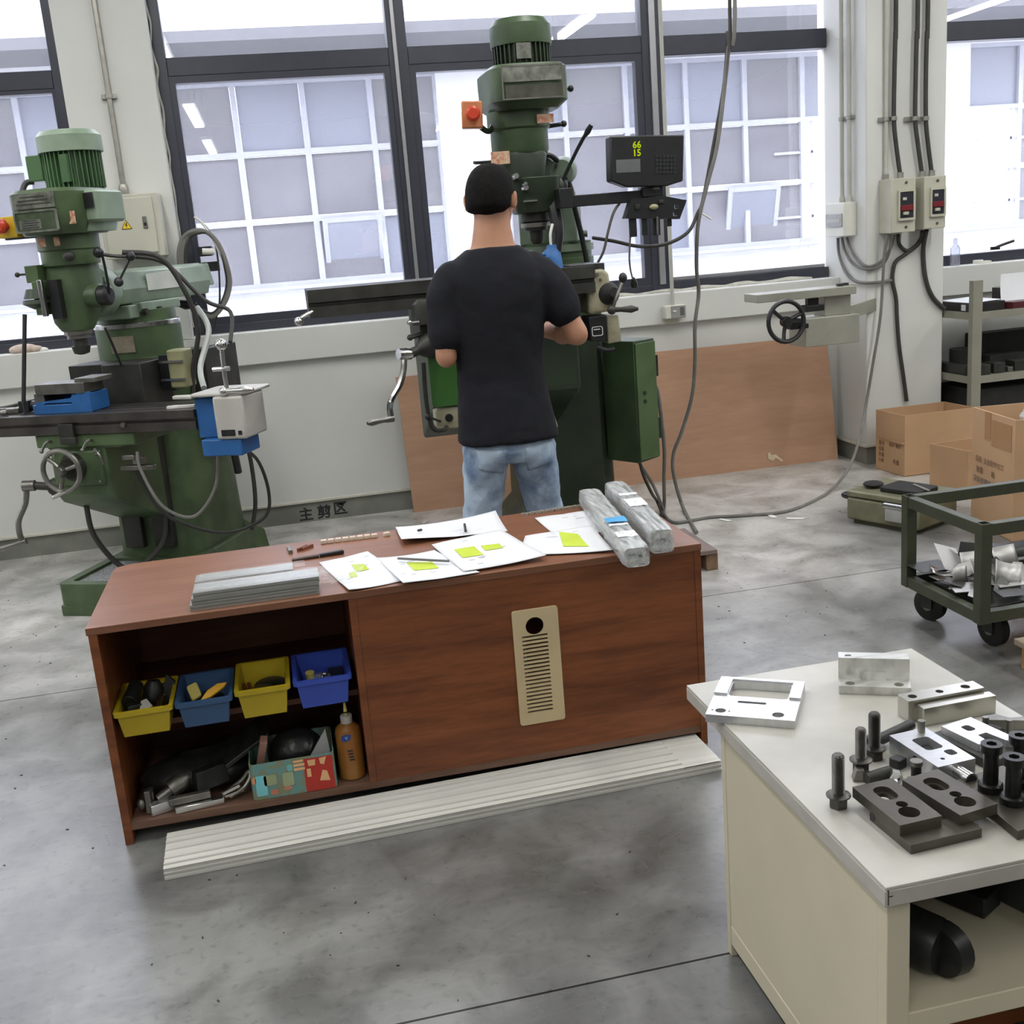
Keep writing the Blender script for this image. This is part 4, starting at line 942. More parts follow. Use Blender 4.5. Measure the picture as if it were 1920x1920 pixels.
for k in range(3): obj('plate_line', mh().bx((-0.07+0.01*k,-0.0556,1.77+k*0.014), (0.09-0.012*k,-0.0539,1.774+k*0.014)), iron_d, ma, smooth=0)
obj('housing_sticker', mh().bx((0.09,0.0,1.685), (0.15,0.006,1.735)), sticker, ma, smooth=0)
obj('stop_box', mh().box((-0.19,0.045,1.695), (0.09,0.05,0.085)), yel_b, ma, bevel=0.004)
obj('stop_button', mh().lathe([(0.016,0),(0.016,0.4),(0.03,0.5),(0.03,0.8),(0.02,1)], (-0.19,0.02,1.70), (-0.19,-0.03,1.70), 18), red_b, ma)
obj('stop_arm', mh().bx((-0.24,0.06,1.645), (-0.08,0.1,1.67)), g2d, ma, bevel=0.004)
# motor
MC = (0.0, 0.27)
obj('motor_body', mh().lathe([(0.10,0),(0.10,1)], (MC[0],MC[1],1.815), (MC[0],MC[1],2.0), 32), g1m, ma)
fm = mh()
for k in range(36):
    a = 2*PI*k/36
    fm.box((MC[0]+0.109*math.cos(a),MC[1]+0.109*math.sin(a),1.915), (0.024,0.005,0.155), a)
obj('cooling_fins', fm, g1m, ma, kind='stuff')
obj('fan_cap', mh().lathe([(0.132,0),(0.132,0.72),(0.115,0.95),(0.08,1.0)], (MC[0],MC[1],1.985), (MC[0],MC[1],2.075), 36), g1l, ma)
obj('motor_foot', mh().lathe([(0.115,0),(0.115,1)], (MC[0],MC[1],1.805), (MC[0],MC[1],1.832), 32), g1m, ma)
obj('motor_plate', mh().bx((0.02,MC[1]-0.122,1.86), (0.055,MC[1]-0.1,1.97)), g1m, ma)
obj('terminal_box', mh().box((-0.135,0.235,1.93), (0.07,0.1,0.105), 0.1), g1m, ma, bevel=0.005)
obj('motor_cable', mh().tube([(-0.16,0.21,1.88),(-0.185,0.19,1.875),(-0.195,0.17,1.84),(-0.19,0.15,1.80)],0.012), dark_cable, ma)
# chuck
obj('spindle_nose', mh().lathe([(0.05,0),(0.05,0.4),(0.06,0.45),(0.06,1)], (-0.02,0.14,1.218), (-0.02,0.14,1.256), 26), steel_d, ma)
obj('drill_chuck', mh().lathe([(0.012,0),(0.032,0.08),(0.04,0.5),(0.03,0.52),(0.03,0.8),(0.028,1)], (-0.02,0.14,1.148), (-0.02,0.14,1.222), 22), iron_d, ma)
# quill handles
qh = obj('quill_handle', m1().tube([(0.165,0.14,1.39),(0.185,0.13,1.41),(0.20,0.10,1.545),(0.19,0.09,1.56)],0.006).ball((0.19,0.09,1.565),0.022).tube([(0.19,0.09,1.56),(0.25,0.12,1.545),(0.30,0.14,1.54)],0.007).ball((0.305,0.14,1.54),0.019).tube([(0.30,0.14,1.53),(0.26,0.13,1.47),(0.24,0.125,1.44)],0.005).ball((0.24,0.125,1.44),0.02), blk, ma)
# power feed at the right end of the table
obj('feed_base', m1().bx((0.592,-0.02,0.79), (0.70,0.2,0.955)).bx((0.62,-0.06,0.72),(0.80,0.1,0.79)), blue_p, ma, bevel=0.006)
fu = obj('feed_unit', m1().bx((0.70,-0.07,0.79), (0.835,0.12,0.965)), grey_box, ma, bevel=0.01, label='pale grey feed motor housing')
obj('display_window', m1().bx((0.725,-0.074,0.805), (0.785,-0.069,0.83)), blk, fu, smooth=0)
obj('rocker_switch', m1().bx((0.80,-0.074,0.808), (0.815,-0.069,0.825)), blk, fu, smooth=0)
obj('feed_cover', m1().prism(rrect(0.59,-0.06,0.84,0.2,0.03), (0,0,0.965), (1,0,0), (0,1,0), (0,0,0.012)).prism([(0.50,-0.03),(0.60,-0.05),(0.60,0.0),(0.50,0.0)], (0,0,0.957), (1,0,0), (0,1,0), (0,0,0.014)), grey_box, ma, bevel=0.004)
lv = obj('feed_lever', m1().tube([(0.77,-0.06,0.985),(0.765,-0.055,1.05),(0.765,-0.05,1.15)],0.009).tube([(0.72,-0.06,1.075),(0.765,-0.055,1.075),(0.79,-0.05,1.075)],0.009).ball((0.765,-0.05,1.17),0.024), steel, ma)
obj('lever_grip', m1().lathe([(0.012,0),(0.01,0.4),(0.017,0.7),(0.008,1)], (0.76,-0.062,0.985), (0.88,-0.05,0.985), 12).ball((0.755,-0.062,0.985),0.018), steel, lv)
# boxes on the right flank of the column
obj('switch_cabinet', m1().bx((0.225,0.64,0.655), (0.30,0.95,1.10)), iron_d, ma, bevel=0.006)
ot = obj('oil_tank', m1().prism(rrect(0.26,0.36,0.345,0.46,0.02), (0,0,0.955), (1,0,0), (0,1,0), (0,0,0.17)), olive_t, ma, bevel=0.008)
obj('tank_strap', m1().bx((0.225,0.352,0.99), (0.35,0.36,1.0)).bx((0.225,0.352,1.07),(0.35,0.36,1.08)), steel, ot)
obj('tank_bracket', m1().bx((0.20,0.40,0.94), (0.262,0.47,1.10)), blk, ma)
# scales, levers and hoses
obj('lube_block', m1().bx((0.17,0.02,0.655), (0.33,0.05,0.675)).bx((0.2,0.0,0.705),(0.26,0.03,0.725)).box((0.27,0.02,0.7),(0.05,0.03,0.03)), steel_d, ma, bevel=0.003)
obj('way_lever', m1().tube([(0.10,-0.03,0.76),(0.13,-0.05,0.74),(0.14,-0.04,0.70)],0.008), steel_d, ma)
obj('side_hose', m1().tube([(0.28,0.0,0.74),(0.29,-0.01,0.66),(0.36,0.0,0.5),(0.47,0.05,0.44),(0.55,0.12,0.55),(0.6,0.1,0.72)],0.007), grey_cable, ma)
obj('side_hose', m1().tube([(0.19,0.1,0.65),(0.23,0.2,0.42),(0.38,0.4,0.27),(0.50,0.6,0.28),(0.54,0.62,0.4),(0.56,0.5,0.6),(0.62,0.15,0.73)],0.008), dark_cable, ma)
obj('side_hose', m1().tube([(0.30,0.9,0.66),(0.32,0.9,0.5),(0.33,0.87,0.3),(0.30,0.85,0.16)],0.011), dark_cable, ma)
obj('cable_chain', m1().tube([(0.30,0.72,0.66),(0.33,0.72,0.6),(0.33,0.74,0.48)],0.018,n=6), blk, ma)
obj('knee_hose', m1().tube([(-0.10,0.12,0.48),(-0.10,0.14,0.33),(-0.03,0.2,0.17),(0.05,0.25,0.165),(0.10,0.36,0.24),(0.11,0.4,0.36)],0.012), dark_cable, ma)
obj('head_cable', m1().tube([(0.20,0.25,1.56),(0.34,0.3,1.53),(0.40,0.35,1.40),(0.42,0.4,1.22),(0.36,0.42,1.05),(0.33,0.42,0.9)],0.011), dark_cable, ma)
obj('head_cable', m1().tube([(0.22,0.3,1.54),(0.33,0.36,1.5),(0.46,0.42,1.33),(0.56,0.45,1.27),(0.62,0.3,1.15)],0.009), dark_cable, ma)
obj('clear_hose', m1().tube([(0.40,0.45,1.30),(0.47,0.40,1.2),(0.46,0.3,1.05),(0.52,0.2,0.97)],0.013), mat('clear_hose', (176,180,176), 0.35), ma)
obj('oil_rod', m1().cyl((-0.13,-0.02,1.34),(-0.16,-0.09,0.98),0.009,n=8).cyl((-0.16,-0.09,0.98),(-0.16,-0.09,0.93),0.006,n=8), blk, ma)
obj('oil_rod', m1().cyl((0.09,0.2,1.25),(0.10,0.26,1.08),0.006,n=8), blk, ma)
# blue vise and tools on its table
vz = 0.9125
vise = thing('machine_vise', 'blue machine vise clamped on the left milling table with a grey block in its jaws', 'vise', W1(-0.12, 0.1, vz))
obj('body', m1().box((-0.07,0.10,vz+0.02), (0.28,0.15,0.04)).box((0.03,0.10,vz+0.055),(0.08,0.15,0.05)).plate([(-0.19,0.0),(0.08,0.0),(0.08,0.085),(0.03,0.085),(-0.02,0.062),(-0.19,0.05)],[rrect(-0.15,0.022,-0.01,0.045,0.008),circ(0.045,0.05,0.014)],(0,0.024,vz+0.001),(1,0,0),(0,0,1),(0,0.012,0)).box((-0.08,0.165,vz+0.06),(0.17,0.02,0.045)), blue_p, vise, bevel=0.004)
obj('jaw', m1().box((-0.17,0.10,vz+0.065), (0.05,0.15,0.05)), steel_d, vise, bevel=0.003)
obj('screw', m1().cyl((-0.30,0.10,vz+0.03),(-0.20,0.10,vz+0.03),0.022).box((-0.29,0.10,vz+0.03),(0.05,0.06,0.05)), blk, vise, bevel=0.003)
obj('jaw_plate', m1().box((-0.06,0.09,vz+0.105), (0.24,0.14,0.045)).box((0.06,0.10,vz+0.135),(0.1,0.13,0.02)), steel_d, vise, bevel=0.002)
lab('strap_clamp', m1().box((-0.45,0.10,vz+0.012), (0.16,0.03,0.022), 0.2).box((-0.36,0.09,vz+0.012),(0.06,0.035,0.022),0.2), steel_d, 'steel clamp bar lying on the milling table left of the blue vise', 'clamp', bevel=0.002)
lab('open_wrench', m1().tube([(-0.62,0.05,vz+0.008),(-0.50,0.03,vz+0.01),(-0.36,0.025,vz+0.012)],0.0075).ball((-0.36,0.025,vz+0.014),(0.02,0.014,0.012)), steel_d, 'long slim wrench at the front of the left milling table', 'wrench')
lab('pry_bar', m1().tube([(-0.62,0.15,vz+0.008),(-0.48,0.17,vz+0.016),(-0.38,0.19,vz+0.03)],0.008), iron_d, 'dark pry bar at the back of the left milling table', 'bar')
lab('white_strip', m1().box((0.50,0.03,vz+0.006), (0.12,0.02,0.010), 0.15).box((0.49,0.06,vz+0.004),(0.1,0.014,0.006),-0.1), whit, 'pale strip lying at the right end of the left milling table', 'strip')
# ------------------------------------------------------------------ second machine, where the person works
YM = 4.80
mm = thing('milling_machine', 'dark green turret milling machine in front of the windows where the person is working', 'milling machine', (1.15, 5.1, 0))
a = aty(980, 130, YM); xm = a.x
zt, zc_, zb = aty(980, 34, YM).z, aty(980, 76, YM).z, aty(983, 132, YM).z
obj('motor_body', CY((xm, YM, zb-0.01), (xm, YM, zc_+0.01), 0.108, n=32), g2d, mm)
fm = MB()
for k in range(34):
    w = 2*PI*k/34
    fm.box((xm+0.112*math.cos(w), YM+0.112*math.sin(w), (zb+zc_)/2), (0.02, 0.006, zc_-zb-0.02), w)
obj('cooling_fins', fm, g2d, mm, kind='stuff')
obj('fan_cap', MB().lathe([(0.127,0),(0.129,0.1),(0.127,0.7),(0.11,0.92),(0.07,1)], (xm,YM,zc_-0.025), (xm,YM,zt), 36), g2, mm)
obj('motor_plate', B((xm-0.02, YM-0.123, (zb+zc_)/2), (0.06, 0.01, 0.06)), plate_m, mm)
zh0, zh1 = aty(975, 212, YM).z, zb
xl, xr = aty(905, 170, YM).x, aty(1050, 170, YM).x
xc = (xl+xr)/2
mb = MB().loft([((xc,YM,zh0),0.13,0.16),((xc,YM,zh0+0.03),0.165,0.2),((xc,YM,zh1-0.01),0.165,0.2),((xc,YM,zh1+0.004),0.15,0.185)], 32, 5)
obj('belt_housing', mb, g2, mm)
fy = YM-0.203
obj('cover_panel', BX((xc-0.125, fy-0.004, zh0+0.098), (xc+0.125, fy+0.004, zh1-0.012)), plate_m, mm, smooth=0)
obj('cover_panel', BX((xc-0.115, fy-0.004, zh0+0.035), (xc+0.122, fy+0.004, zh0+0.085)), mat('dark_plate', (84,84,74), 0.25, metal=0.4, var=0.3, scale=20), mm, smooth=0)
obj('cover_trim', MB().plate([(xc-0.128,zh0+0.03),(xc+0.128,zh0+0.03),(xc+0.128,zh1-0.006),(xc-0.128,zh1-0.006)], [[(xc-0.122,zh0+0.036),(xc+0.122,zh0+0.036),(xc+0.122,zh1-0.012),(xc-0.122,zh1-0.012)]], (0,fy-0.006,0), (1,0,0), (0,0,1), (0,0.004,0)), steel_d, mm, smooth=0)
obj('side_dial', MB().lathe([(0.045,0),(0.04,1)], (xr-0.012,YM+0.02,aty(1055,170,YM).z), (xr+0.012,YM+0.02,aty(1055,170,YM).z), 20), blk, mm)
k1 = aty(1070, 166, YM)
obj('side_lever', MB().tube([(xr,YM,k1.z), k1],0.006).ball(k1,0.014), blk, mm)
k2 = aty(1057, 232, YM)
obj('side_lever', MB().tube([(xr-0.1,YM,k2.z-0.01), k2],0.009).ball(k2,0.014), blk, mm)
sx = aty(885, 216, YM-0.1)
obj('stop_box', B((sx.x, YM-0.1, sx.z), (0.085, 0.06, 0.105), rot=(0,0.05,-0.15)), ora_b, mm, bevel=0.006)
obj('stop_button', MB().lathe([(0.018,0),(0.018,0.4),(0.03,0.5),(0.03,0.8),(0.02,1)], (sx.x-0.004,YM-0.13,sx.z), (sx.x-0.008,YM-0.172,sx.z), 18), red_b, mm)
obj('stop_arm', MB().tube([(sx.x+0.03,YM-0.08,sx.z-0.04),(sx.x+0.08,YM-0.05,sx.z-0.06),(xc-0.1,YM,zh0+0.02)],0.012), g2d, mm)
xq = aty(974, 260, YM).x
z1, z2 = aty(974, 290, YM).z, zh0+0.005
obj('gear_housing', MB().lathe([(0.115,0),(0.122,0.08),(0.122,0.55),(0.132,0.6),(0.132,1)], (xq,YM,z1), (xq,YM,z2), 32), g2, mm)
obj('housing_sticker', B((aty(1008,229,YM).x, YM-0.134, aty(1008,229,YM).z), (0.07,0.006,0.035)), sticker, mm, smooth=0)
z3 = aty(985, 330, YM).z
mb = MB().loft([((xq-0.01,YM,z3-0.02),0.10,0.11),((xq-0.01,YM,z1-0.01),0.115,0.115),((xq-0.01,YM,z1+0.004),0.11,0.11)], 28, 3)
obj('feed_housing', mb, g2d, mm)
c_ = aty(938, 296, YM-0.12)
obj('feed_label', B((c_.x, YM-0.122, c_.z), (0.078,0.008,0.05)), sticker, mm, smooth=0)
obj('feed_lever', MB().tube([c_+Vector((-0.03,0.05,-0.01)), c_+Vector((-0.09,0.02,-0.012)), c_+Vector((-0.11,0.0,-0.012))],0.007), iron_d, mm)
xs = aty(1003, 400, YM).x
z4 = aty(1000, 400, YM).z
mb = MB().loft([((xs-0.005,YM,z4),0.085,0.09),((xs,YM,z4+0.06),0.11,0.11),((xs-0.005,YM,z3-0.01),0.115,0.12)], 28, 3)
mb.cyl((xs,YM-0.02,z4+0.1),(xs+0.12,YM-0.02,z4+0.1),0.05)
obj('quill_housing', mb, g2d, mm, bevel=0.005)
for (px, py, r) in ((967,330,0.016),(984,345,0.012),(985,352,0.016)):
    c_ = aty(px, py, YM-0.125); obj('grease_fitting', MB().lathe([(r,0),(r*0.7,1)], (c_.x,YM-0.11,c_.z), (c_.x,YM-0.14,c_.z), 10), steel, mm)
obj('quill_trim', B((aty(993,377,YM-0.1).x, YM-0.11, aty(993,377,YM-0.1).z), (0.06,0.01,0.006)), steel, mm)
z5 = aty(1003, 432, YM).z
obj('spindle_nose', MB().lathe([(0.05,0),(0.05,0.4),(0.062,0.5),(0.062,1)], (xs,YM,z5), (xs,YM,z4+0.005), 24), iron_d, mm)
obj('tool_holder', MB().lathe([(0.02,0),(0.03,0.3),(0.034,1)], (xs,YM,aty(1003,458,YM).z), (xs,YM,z5), 20), iron_d, mm)
obj('nose_ring', MB().lathe([(0.064,0),(0.064,1)], (xs,YM,aty(1003,426,YM).z), (xs,YM,aty(1003,418,YM).z), 24), steel_d, mm)
# ram, turret, column set back to the right
YT = 5.32
xt = aty(1035, 480, YT).x
zr0, zr1 = aty(1050, 385, YT).z, aty(1050, 295, YT).z
R_ = math.atan2(YT-YM, xt-xs)
mid = Vector(((xs+xt)/2+0.02, (YM+YT)/2+0.05, 0))
mb = MB().prism([(-0.10,0),(0.10,0),(0.12,0.06),(0.09,0.15),(0.04,0.18),(-0.04,0.18),(-0.09,0.15),(-0.12,0.06)], Vector((xs+0.03,YM+0.12,zr0)), Vector((math.sin(R_),-math.cos(R_),0)), (0,0,1), Vector((math.cos(R_),math.sin(R_),0))*0.75)
obj('ram', mb, g2l, mm, bevel=0.006)
obj('ram_flange', MB().lathe([(0.13,0),(0.14,0.3),(0.13,1)], (xs+0.02,YM+0.07,zr0+0.08), (xs+0.055,YM+0.15,zr0+0.08), 28), g2l, mm)
zt0, zt1 = aty(1035, 512, YT).z, aty(1035, 455, YT).z
obj('turret', MB().lathe([(0.20,0),(0.20,0.6),(0.192,0.62),(0.192,1)], (xt,YT,zt0-0.05), (xt,YT,zt1), 36), g2, mm)
obj('turret_ring', MB().lathe([(0.203,0),(0.203,1)], (xt,YT,zt1-0.045), (xt,YT,zt1-0.012), 36), g2l, mm)
obj('ram_saddle', B((xt,YT-0.02,(zt1+zr0)/2), (0.27,0.30,zr0-zt1+0.01), R_-PI/2), g2l, mm, bevel=0.01)
for dx in (0.06,0.115): obj('clamp_bolt', MB().cyl((xt+0.14,YT-0.08+dx,zt1+0.03),(xt+0.175,YT-0.09+dx,zt1+0.03),0.016,n=8), g2, mm)
mb = MB().loft([((xt-0.02,5.36,0.0),0.30,0.30),((xt-0.02,5.36,0.14),0.29,0.30),((xt-0.02,5.36,0.2),0.235,0.27),((xt-0.02,5.36,0.8),0.225,0.26),((xt,5.35,zt0-0.04),0.2,0.21)], 32, 5)
obj('column', mb, g2d, mm)
mb = MB().bx((0.86,4.50,0.0),(1.50,5.12,0.13)).bx((1.40,5.0,0.0),(1.58,5.62,0.15))
obj('base', mb, g2, mm, bevel=0.01)
obj('dovetail_way', BX((xt-0.15,5.02,0.18),(xt+0.11,5.14,zt0-0.05)), g2d, mm, bevel=0.004)
obj('elevating_screw', CY((1.13,4.78,0.12),(1.13,4.78,0.72),0.035,n=14).cyl((1.13,4.78,0.12),(1.13,4.78,0.3),0.06,n=14), iron_d, mm)
# knee, saddle and table
KY = 4.56
kl, kr = aty(806, 720, KY).x, aty(1098, 720, KY).x
ktop, kbot = aty(830, 640, KY).z, aty(835, 764, KY).z
mb = MB().prism([(KY,kbot+0.03),(KY+0.03,kbot),(5.03,kbot-0.2),(5.06,kbot-0.2),(5.06,ktop),(KY,ktop)], (kl+0.012,0,0), (0,1,0), (0,0,1), (kr-kl-0.03,0,0))
obj('knee', mb, g2d, mm, bevel=0.012)
obj('knee_door', MB().prism(rrect(kl,kbot+0.004,kl+0.32,ktop-0.005,0.02), (0,KY-0.012,0), (1,0,0), (0,0,1), (0,0.014,0)), g2b, mm, bevel=0.004)
pb = aty(842, 785, KY)
pu = obj('lube_pump', MB().prism(rrect(pb.x-0.055,pb.z-0.045,pb.x+0.12,pb.z+0.048,0.02), (0,KY+0.0,0), (1,0,0), (0,0,1), (0,0.09,0)), beige, mm, bevel=0.006)
obj('sight_glass', CY((pb.x,KY-0.006,pb.z+0.004),(pb.x,KY+0.004,pb.z+0.004),0.017,n=16), blk, pu)
obj('lube_pipe', TU([aty(794,680,KY-0.03),aty(798,740,KY-0.03),aty(806,790,KY-0.03),aty(815,806,KY-0.03),aty(832,806,KY-0.02),aty(838,800,KY)],0.009), iron_d, mm)
pk_ = aty(803, 782, KY-0.04)
obj('pump_handle', MB().ball(pk_,0.014).tube([pk_, aty(826,790,KY)],0.005), blk, mm)
ch = aty(800, 645, KY-0.02)
ce = aty(768, 664, KY-0.06)
obj('crank_shaft', MB().lathe([(0.06,0),(0.06,0.3),(0.045,0.55),(0.02,0.75),(0.02,1)], ch+Vector((0.06,0.03,0.01)), ce, 20), iron_d, mm)
cd_ = [aty(757,665,KY-0.07),aty(757,690,KY-0.08),aty(750,720,KY-0.1),aty(735,748,KY-0.12),aty(731,765,KY-0.12),aty(733,780,KY-0.12)]
ck = obj('crank_handle', MB().tube(cd_,0.0125).lathe([(0.022,0),(0.026,0.5),(0.022,1)], aty(747,664,KY-0.08), aty(770,664,KY-0.055), 14), steel, mm)
obj('crank_grip', MB().lathe([(0.014,0),(0.013,0.2),(0.009,0.4),(0.014,0.85),(0.007,1)], aty(737,785,KY-0.12), aty(689,794,KY-0.17), 14), steel_d, ck)
obj('lock_lever', MB().tube([aty(802,622,KY),aty(780,630,KY-0.03),aty(769,633,KY-0.03)],0.009).ball(aty(769,633,KY-0.03),0.013), iron_d, mm)
tz1, tz0 = aty(577, 547, 4.52).z, aty(585, 597, 4.52).z
tl, tr = aty(577, 560, 4.52).x, aty(1112, 520, 4.55).x
tp = [(0.0,0.0),(0.0,0.042),(0.012,0.045),(0.012,0.055),(-0.005,0.06),(-0.005,0.11),(0.06,0.11),(0.06,0.09),(0.075,0.09),(0.075,0.11),(0.13,0.11),(0.13,0.09),(0.145,0.09),(0.145,0.11),(0.20,0.11),(0.20,0.09),(0.215,0.09),(0.215,0.11),(0.275,0.11),(0.275,0.06),(0.26,0.055),(0.26,0.0)]
obj('table', MB().prism([(4.52+q_, tz0+w_) for q_, w_ in tp], (tl,0,0), (0,1,0), (0,0,1), (tr-tl,0,0)), iron_d, mm, smooth=0)
obj('table_stop', TU([(tl+0.02,4.53,tz0+0.03),(tl-0.03,4.51,tz0+0.01),aty(562,602,4.5)],0.008).ball(aty(560,603,4.5),0.018), steel, mm)
s0 = aty(780, 610, 4.56); 
obj('saddle', BX((kl-0.02,4.545,ktop+0.002),(kr-0.02,4.9,tz0-0.002)), iron_d, mm, bevel=0.006)
obj('scale_guard', MB().loft([((aty(796,585,4.52).x,4.53,aty(796,608,4.52).z),0.055,0.03),((aty(796,585,4.52).x,4.53,aty(796,570,4.52).z),0.055,0.03),((aty(798,585,4.52).x,4.53,aty(798,560,4.52).z),0.035,0.02)], 16, 4), iron_d, mm)
obj('table_knob', MB().tube([aty(785,603,4.5), aty(770,605,4.49)],0.005).ball(aty(768,605,4.49),0.011), steel, mm)
wheel = MB(); handwheel(wheel, (0.895, 4.44, 1.14), (0,-1,0.0), 0.085, 0.012, 3, 0.024, 1.0)
wh = obj('saddle_wheel', wheel, beige, mm)
obj('wheel_shaft', CY((0.895,4.45,1.14),(0.895,4.58,1.14),0.022), iron_d, mm)
# feed gearbox hanging at the right end of the table
YGB = 4.56
g = lambda px, py, dy=0.0: aty(px, py, YGB+dy)
p0, p1 = g(1100,505), g(1142,590)
mb = MB().prism([(g(1098,508).x,g(1098,508).z),(g(1104,590).x,g(1104,590).z),(g(1150,582).x,g(1150,582).z),(g(1144,545).x,g(1144,545).z),(g(1140,512).x,g(1140,512).z),(g(1128,503).x,g(1128,503).z)], (0,YGB-0.02,0), (1,0,0), (0,0,1), (0,0.2,0))
gbx = obj('feed_gearbox', mb, beige, mm, bevel=0.014, seg=3)
obj('gear_boss', MB().lathe([(0.055,0),(0.05,0.4),(0.035,0.75),(0.02,1)], g(1134,552,0.03), g(1152,548,-0.07), 22), blk2, gbx)
for px, py in ((1107,514),(1120,514),(1126,524)): obj('gear_screw', CY(g(px,py,-0.026), g(px,py,-0.018), 0.006, n=8), steel_d, gbx)
obj('end_plate', BX((g(1060,500,0.05).x,4.55,tz1-0.02),(g(1126,500,0.05).x,4.80,tz1+0.012)), iron_d, mm, bevel=0.003)
ps = [g(1106,596), g(1134,592)]
obj('control_panel', MB().prism([(g(1103,594).x,g(1103,594).z),(g(1107,640).x,g(1107,640).z),(g(1136,640).x,g(1136,640).z),(g(1136,591).x,g(1136,591).z)], (0,YGB-0.01,0), (1,0,0), (0,0,1), (0,0.12,0)), blk, mm, bevel=0.004)
obj('control_box', MB().prism([(g(1137,591).x,g(1137,591).z),(g(1140,645).x,g(1140,645).z),(g(1166,640).x,g(1166,640).z),(g(1160,590).x,g(1160,590).z)], (0,YGB+0.0,0), (1,0,0), (0,0,1), (0,0.12,0)), beige, mm, bevel=0.005)
c_ = g(1122,620,-0.013)
obj('panel_print', MB().plate(rrect(c_.x-0.028,c_.z-0.022,c_.x+0.02,c_.z+0.018,0.008), [rrect(c_.x-0.025,c_.z-0.019,c_.x+0.017,c_.z+0.015,0.006)], (0,c_.y,0), (1,0,0), (0,0,1), (0,0.003,0)).bx((c_.x-0.02,c_.y,c_.z+0.004),(c_.x+0.008,c_.y+0.002,c_.z+0.008)), whit, mm, smooth=0)
obj('feed_lever', MB().tube([g(1148,580,-0.06), g(1156,555,-0.08), g(1167,526,-0.1)],0.009), steel, mm)
obj('lever_knob', MB().ball(g(1168,521,-0.1),(0.018,0.018,0.022)), blk, mm)
obj('feed_grip', MB().lathe([(0.012,0),(0.01,0.35),(0.016,0.75),(0.006,1)], g(1146,581,-0.06), g(1197,579,-0.1), 14).ball(g(1147,581,-0.06),0.02), iron_d, mm)
obj('lower_lever', MB().tube([g(1120,650,0), g(1138,656,-0.02), g(1153,654,-0.03)],0.01), blk, mm)
# electrical cabinet on the right flank, turned a little
ec0 = Vector((1.60, 4.90, 0)); ea = math.radians(30)
ex_, ey_ = Vector((math.cos(ea), math.sin(ea), 0)), Vector((-math.sin(ea), math.cos(ea), 0))
zb_, zt_ = 0.41, 0.985
def eq(a, b, z): q = ec0+ex_*a+ey_*b; return (q.x, q.y, z)
mb = MB().hexa([eq(0,0,zb_),eq(0.145,0,zb_+0.005),eq(0.145,0.2,zb_),eq(0,0.2,zb_),eq(0,0,zt_),eq(0.145,0,zt_),eq(0.145,0.2,zt_),eq(0,0.2,zt_)])
el = obj('electric_cabinet', mb, g2, mm, bevel=0.004)
obj('cabinet_door', MB().hexa([eq(0.004,-0.01,zb_+0.012),eq(0.141,-0.01,zb_+0.012),eq(0.141,-0.001,zb_+0.012),eq(0.004,-0.001,zb_+0.012),eq(0.004,-0.01,zt_-0.012),eq(0.141,-0.01,zt_-0.012),eq(0.141,-0.001,zt_-0.012),eq(0.004,-0.001,zt_-0.012)]), green('door_green', (80, 104, 66), (66, 88, 54)), el, bevel=0.003)
for z in (0.70, 0.74): obj('door_lock', MB().cyl(eq(0.05,-0.016,z), eq(0.05,-0.009,z), 0.009, n=10), g2d, el)
obj('cabinet_bracket', BX((xt+0.2,5.0,0.5),(xt+0.40,5.12,0.6)).bx((xt+0.2,5.0,0.8),(xt+0.40,5.12,0.9)), g2d, mm)
# long lever, cables on the head, coolant gun
obj('long_lever', MB().tube([aty(1052,345,YM-0.05), aty(1080,285,YM-0.1), aty(1100,248,YM-0.14)],0.008).lathe([(0.008,0),(0.013,0.4),(0.01,1)], aty(1097,255,YM-0.13), aty(1109,234,YM-0.15), 12), blk, mm)
obj('lever_hub', MB().ball(aty(1050,348,YM-0.02),0.035).cyl((aty(1050,348,YM).x-0.08,YM-0.02,aty(1050,348,YM).z),aty(1050,348,YM-0.02),0.03), blk, mm)
obj('head_cable', TU([aty(1010,290,YM),aty(1035,293,YM+0.02),aty(1058,320,YM+0.04),aty(1070,355,YM+0.04),aty(1080,400,YM+0.05),aty(1090,440,YM+0.1),aty(1102,500,YM+0.2)],0.012), blk, mm)
obj('quill_arm', MB().tube([aty(1030,365,YM-0.05),aty(1040,400,YM-0.08),aty(1046,440,YM-0.1),aty(1040,490,YM-0.1)],0.02,radii=[0.03,0.03,0.025,0.02]), blk, mm)
obj('pivot_disc', MB().lathe([(0.05,0),(0.062,0.3),(0.062,1)], aty(1052,322,YM+0.02), aty(1056,320,YM+0.12), 26), g2l, mm)
for a in (0.6, 2.2, 3.9, 5.3): obj('disc_bolt', MB().cyl(aty(1052,322,YM+0.01)+Vector((0.035*math.cos(a),0,0.035*math.sin(a))), aty(1052,322,YM+0.03)+Vector((0.035*math.cos(a),0,0.035*math.sin(a))), 0.008, n=8), iron_d, mm)
obj('dust_flap', MB().prism([(0.02,0.0),(0.10,0.012),(0.155,0.03),(0.15,0.05),(0.09,0.036),(0.03,0.028)], (0.98,4.53,1.085), (1,0,0), (0,0,1), (0,0.012,0)), beige, mm)
obj('saddle_lock', MB().cyl((0.672,4.56,1.13),(0.672,4.37,1.125),0.012,n=12).ball((0.672,4.365,1.125),0.018), blk, mm)
gun = thing('spray_gun', 'blue plastic spray gun with a thin white tube in front of the spindle', 'spray gun', aty(1035,480,4.66))
obj('gun_body', MB().loft([(aty(1052,525,4.62),0.02,0.02),(aty(1045,505,4.64),0.026,0.024),(aty(1038,485,4.65),0.034,0.028),(aty(1033,475,4.66),0.04,0.03),(aty(1034,466,4.66),0.022,0.02),(aty(1034,459,4.66),0.02,0.018)], 16, 2.6), blue_p, gun, bevel=0.002)
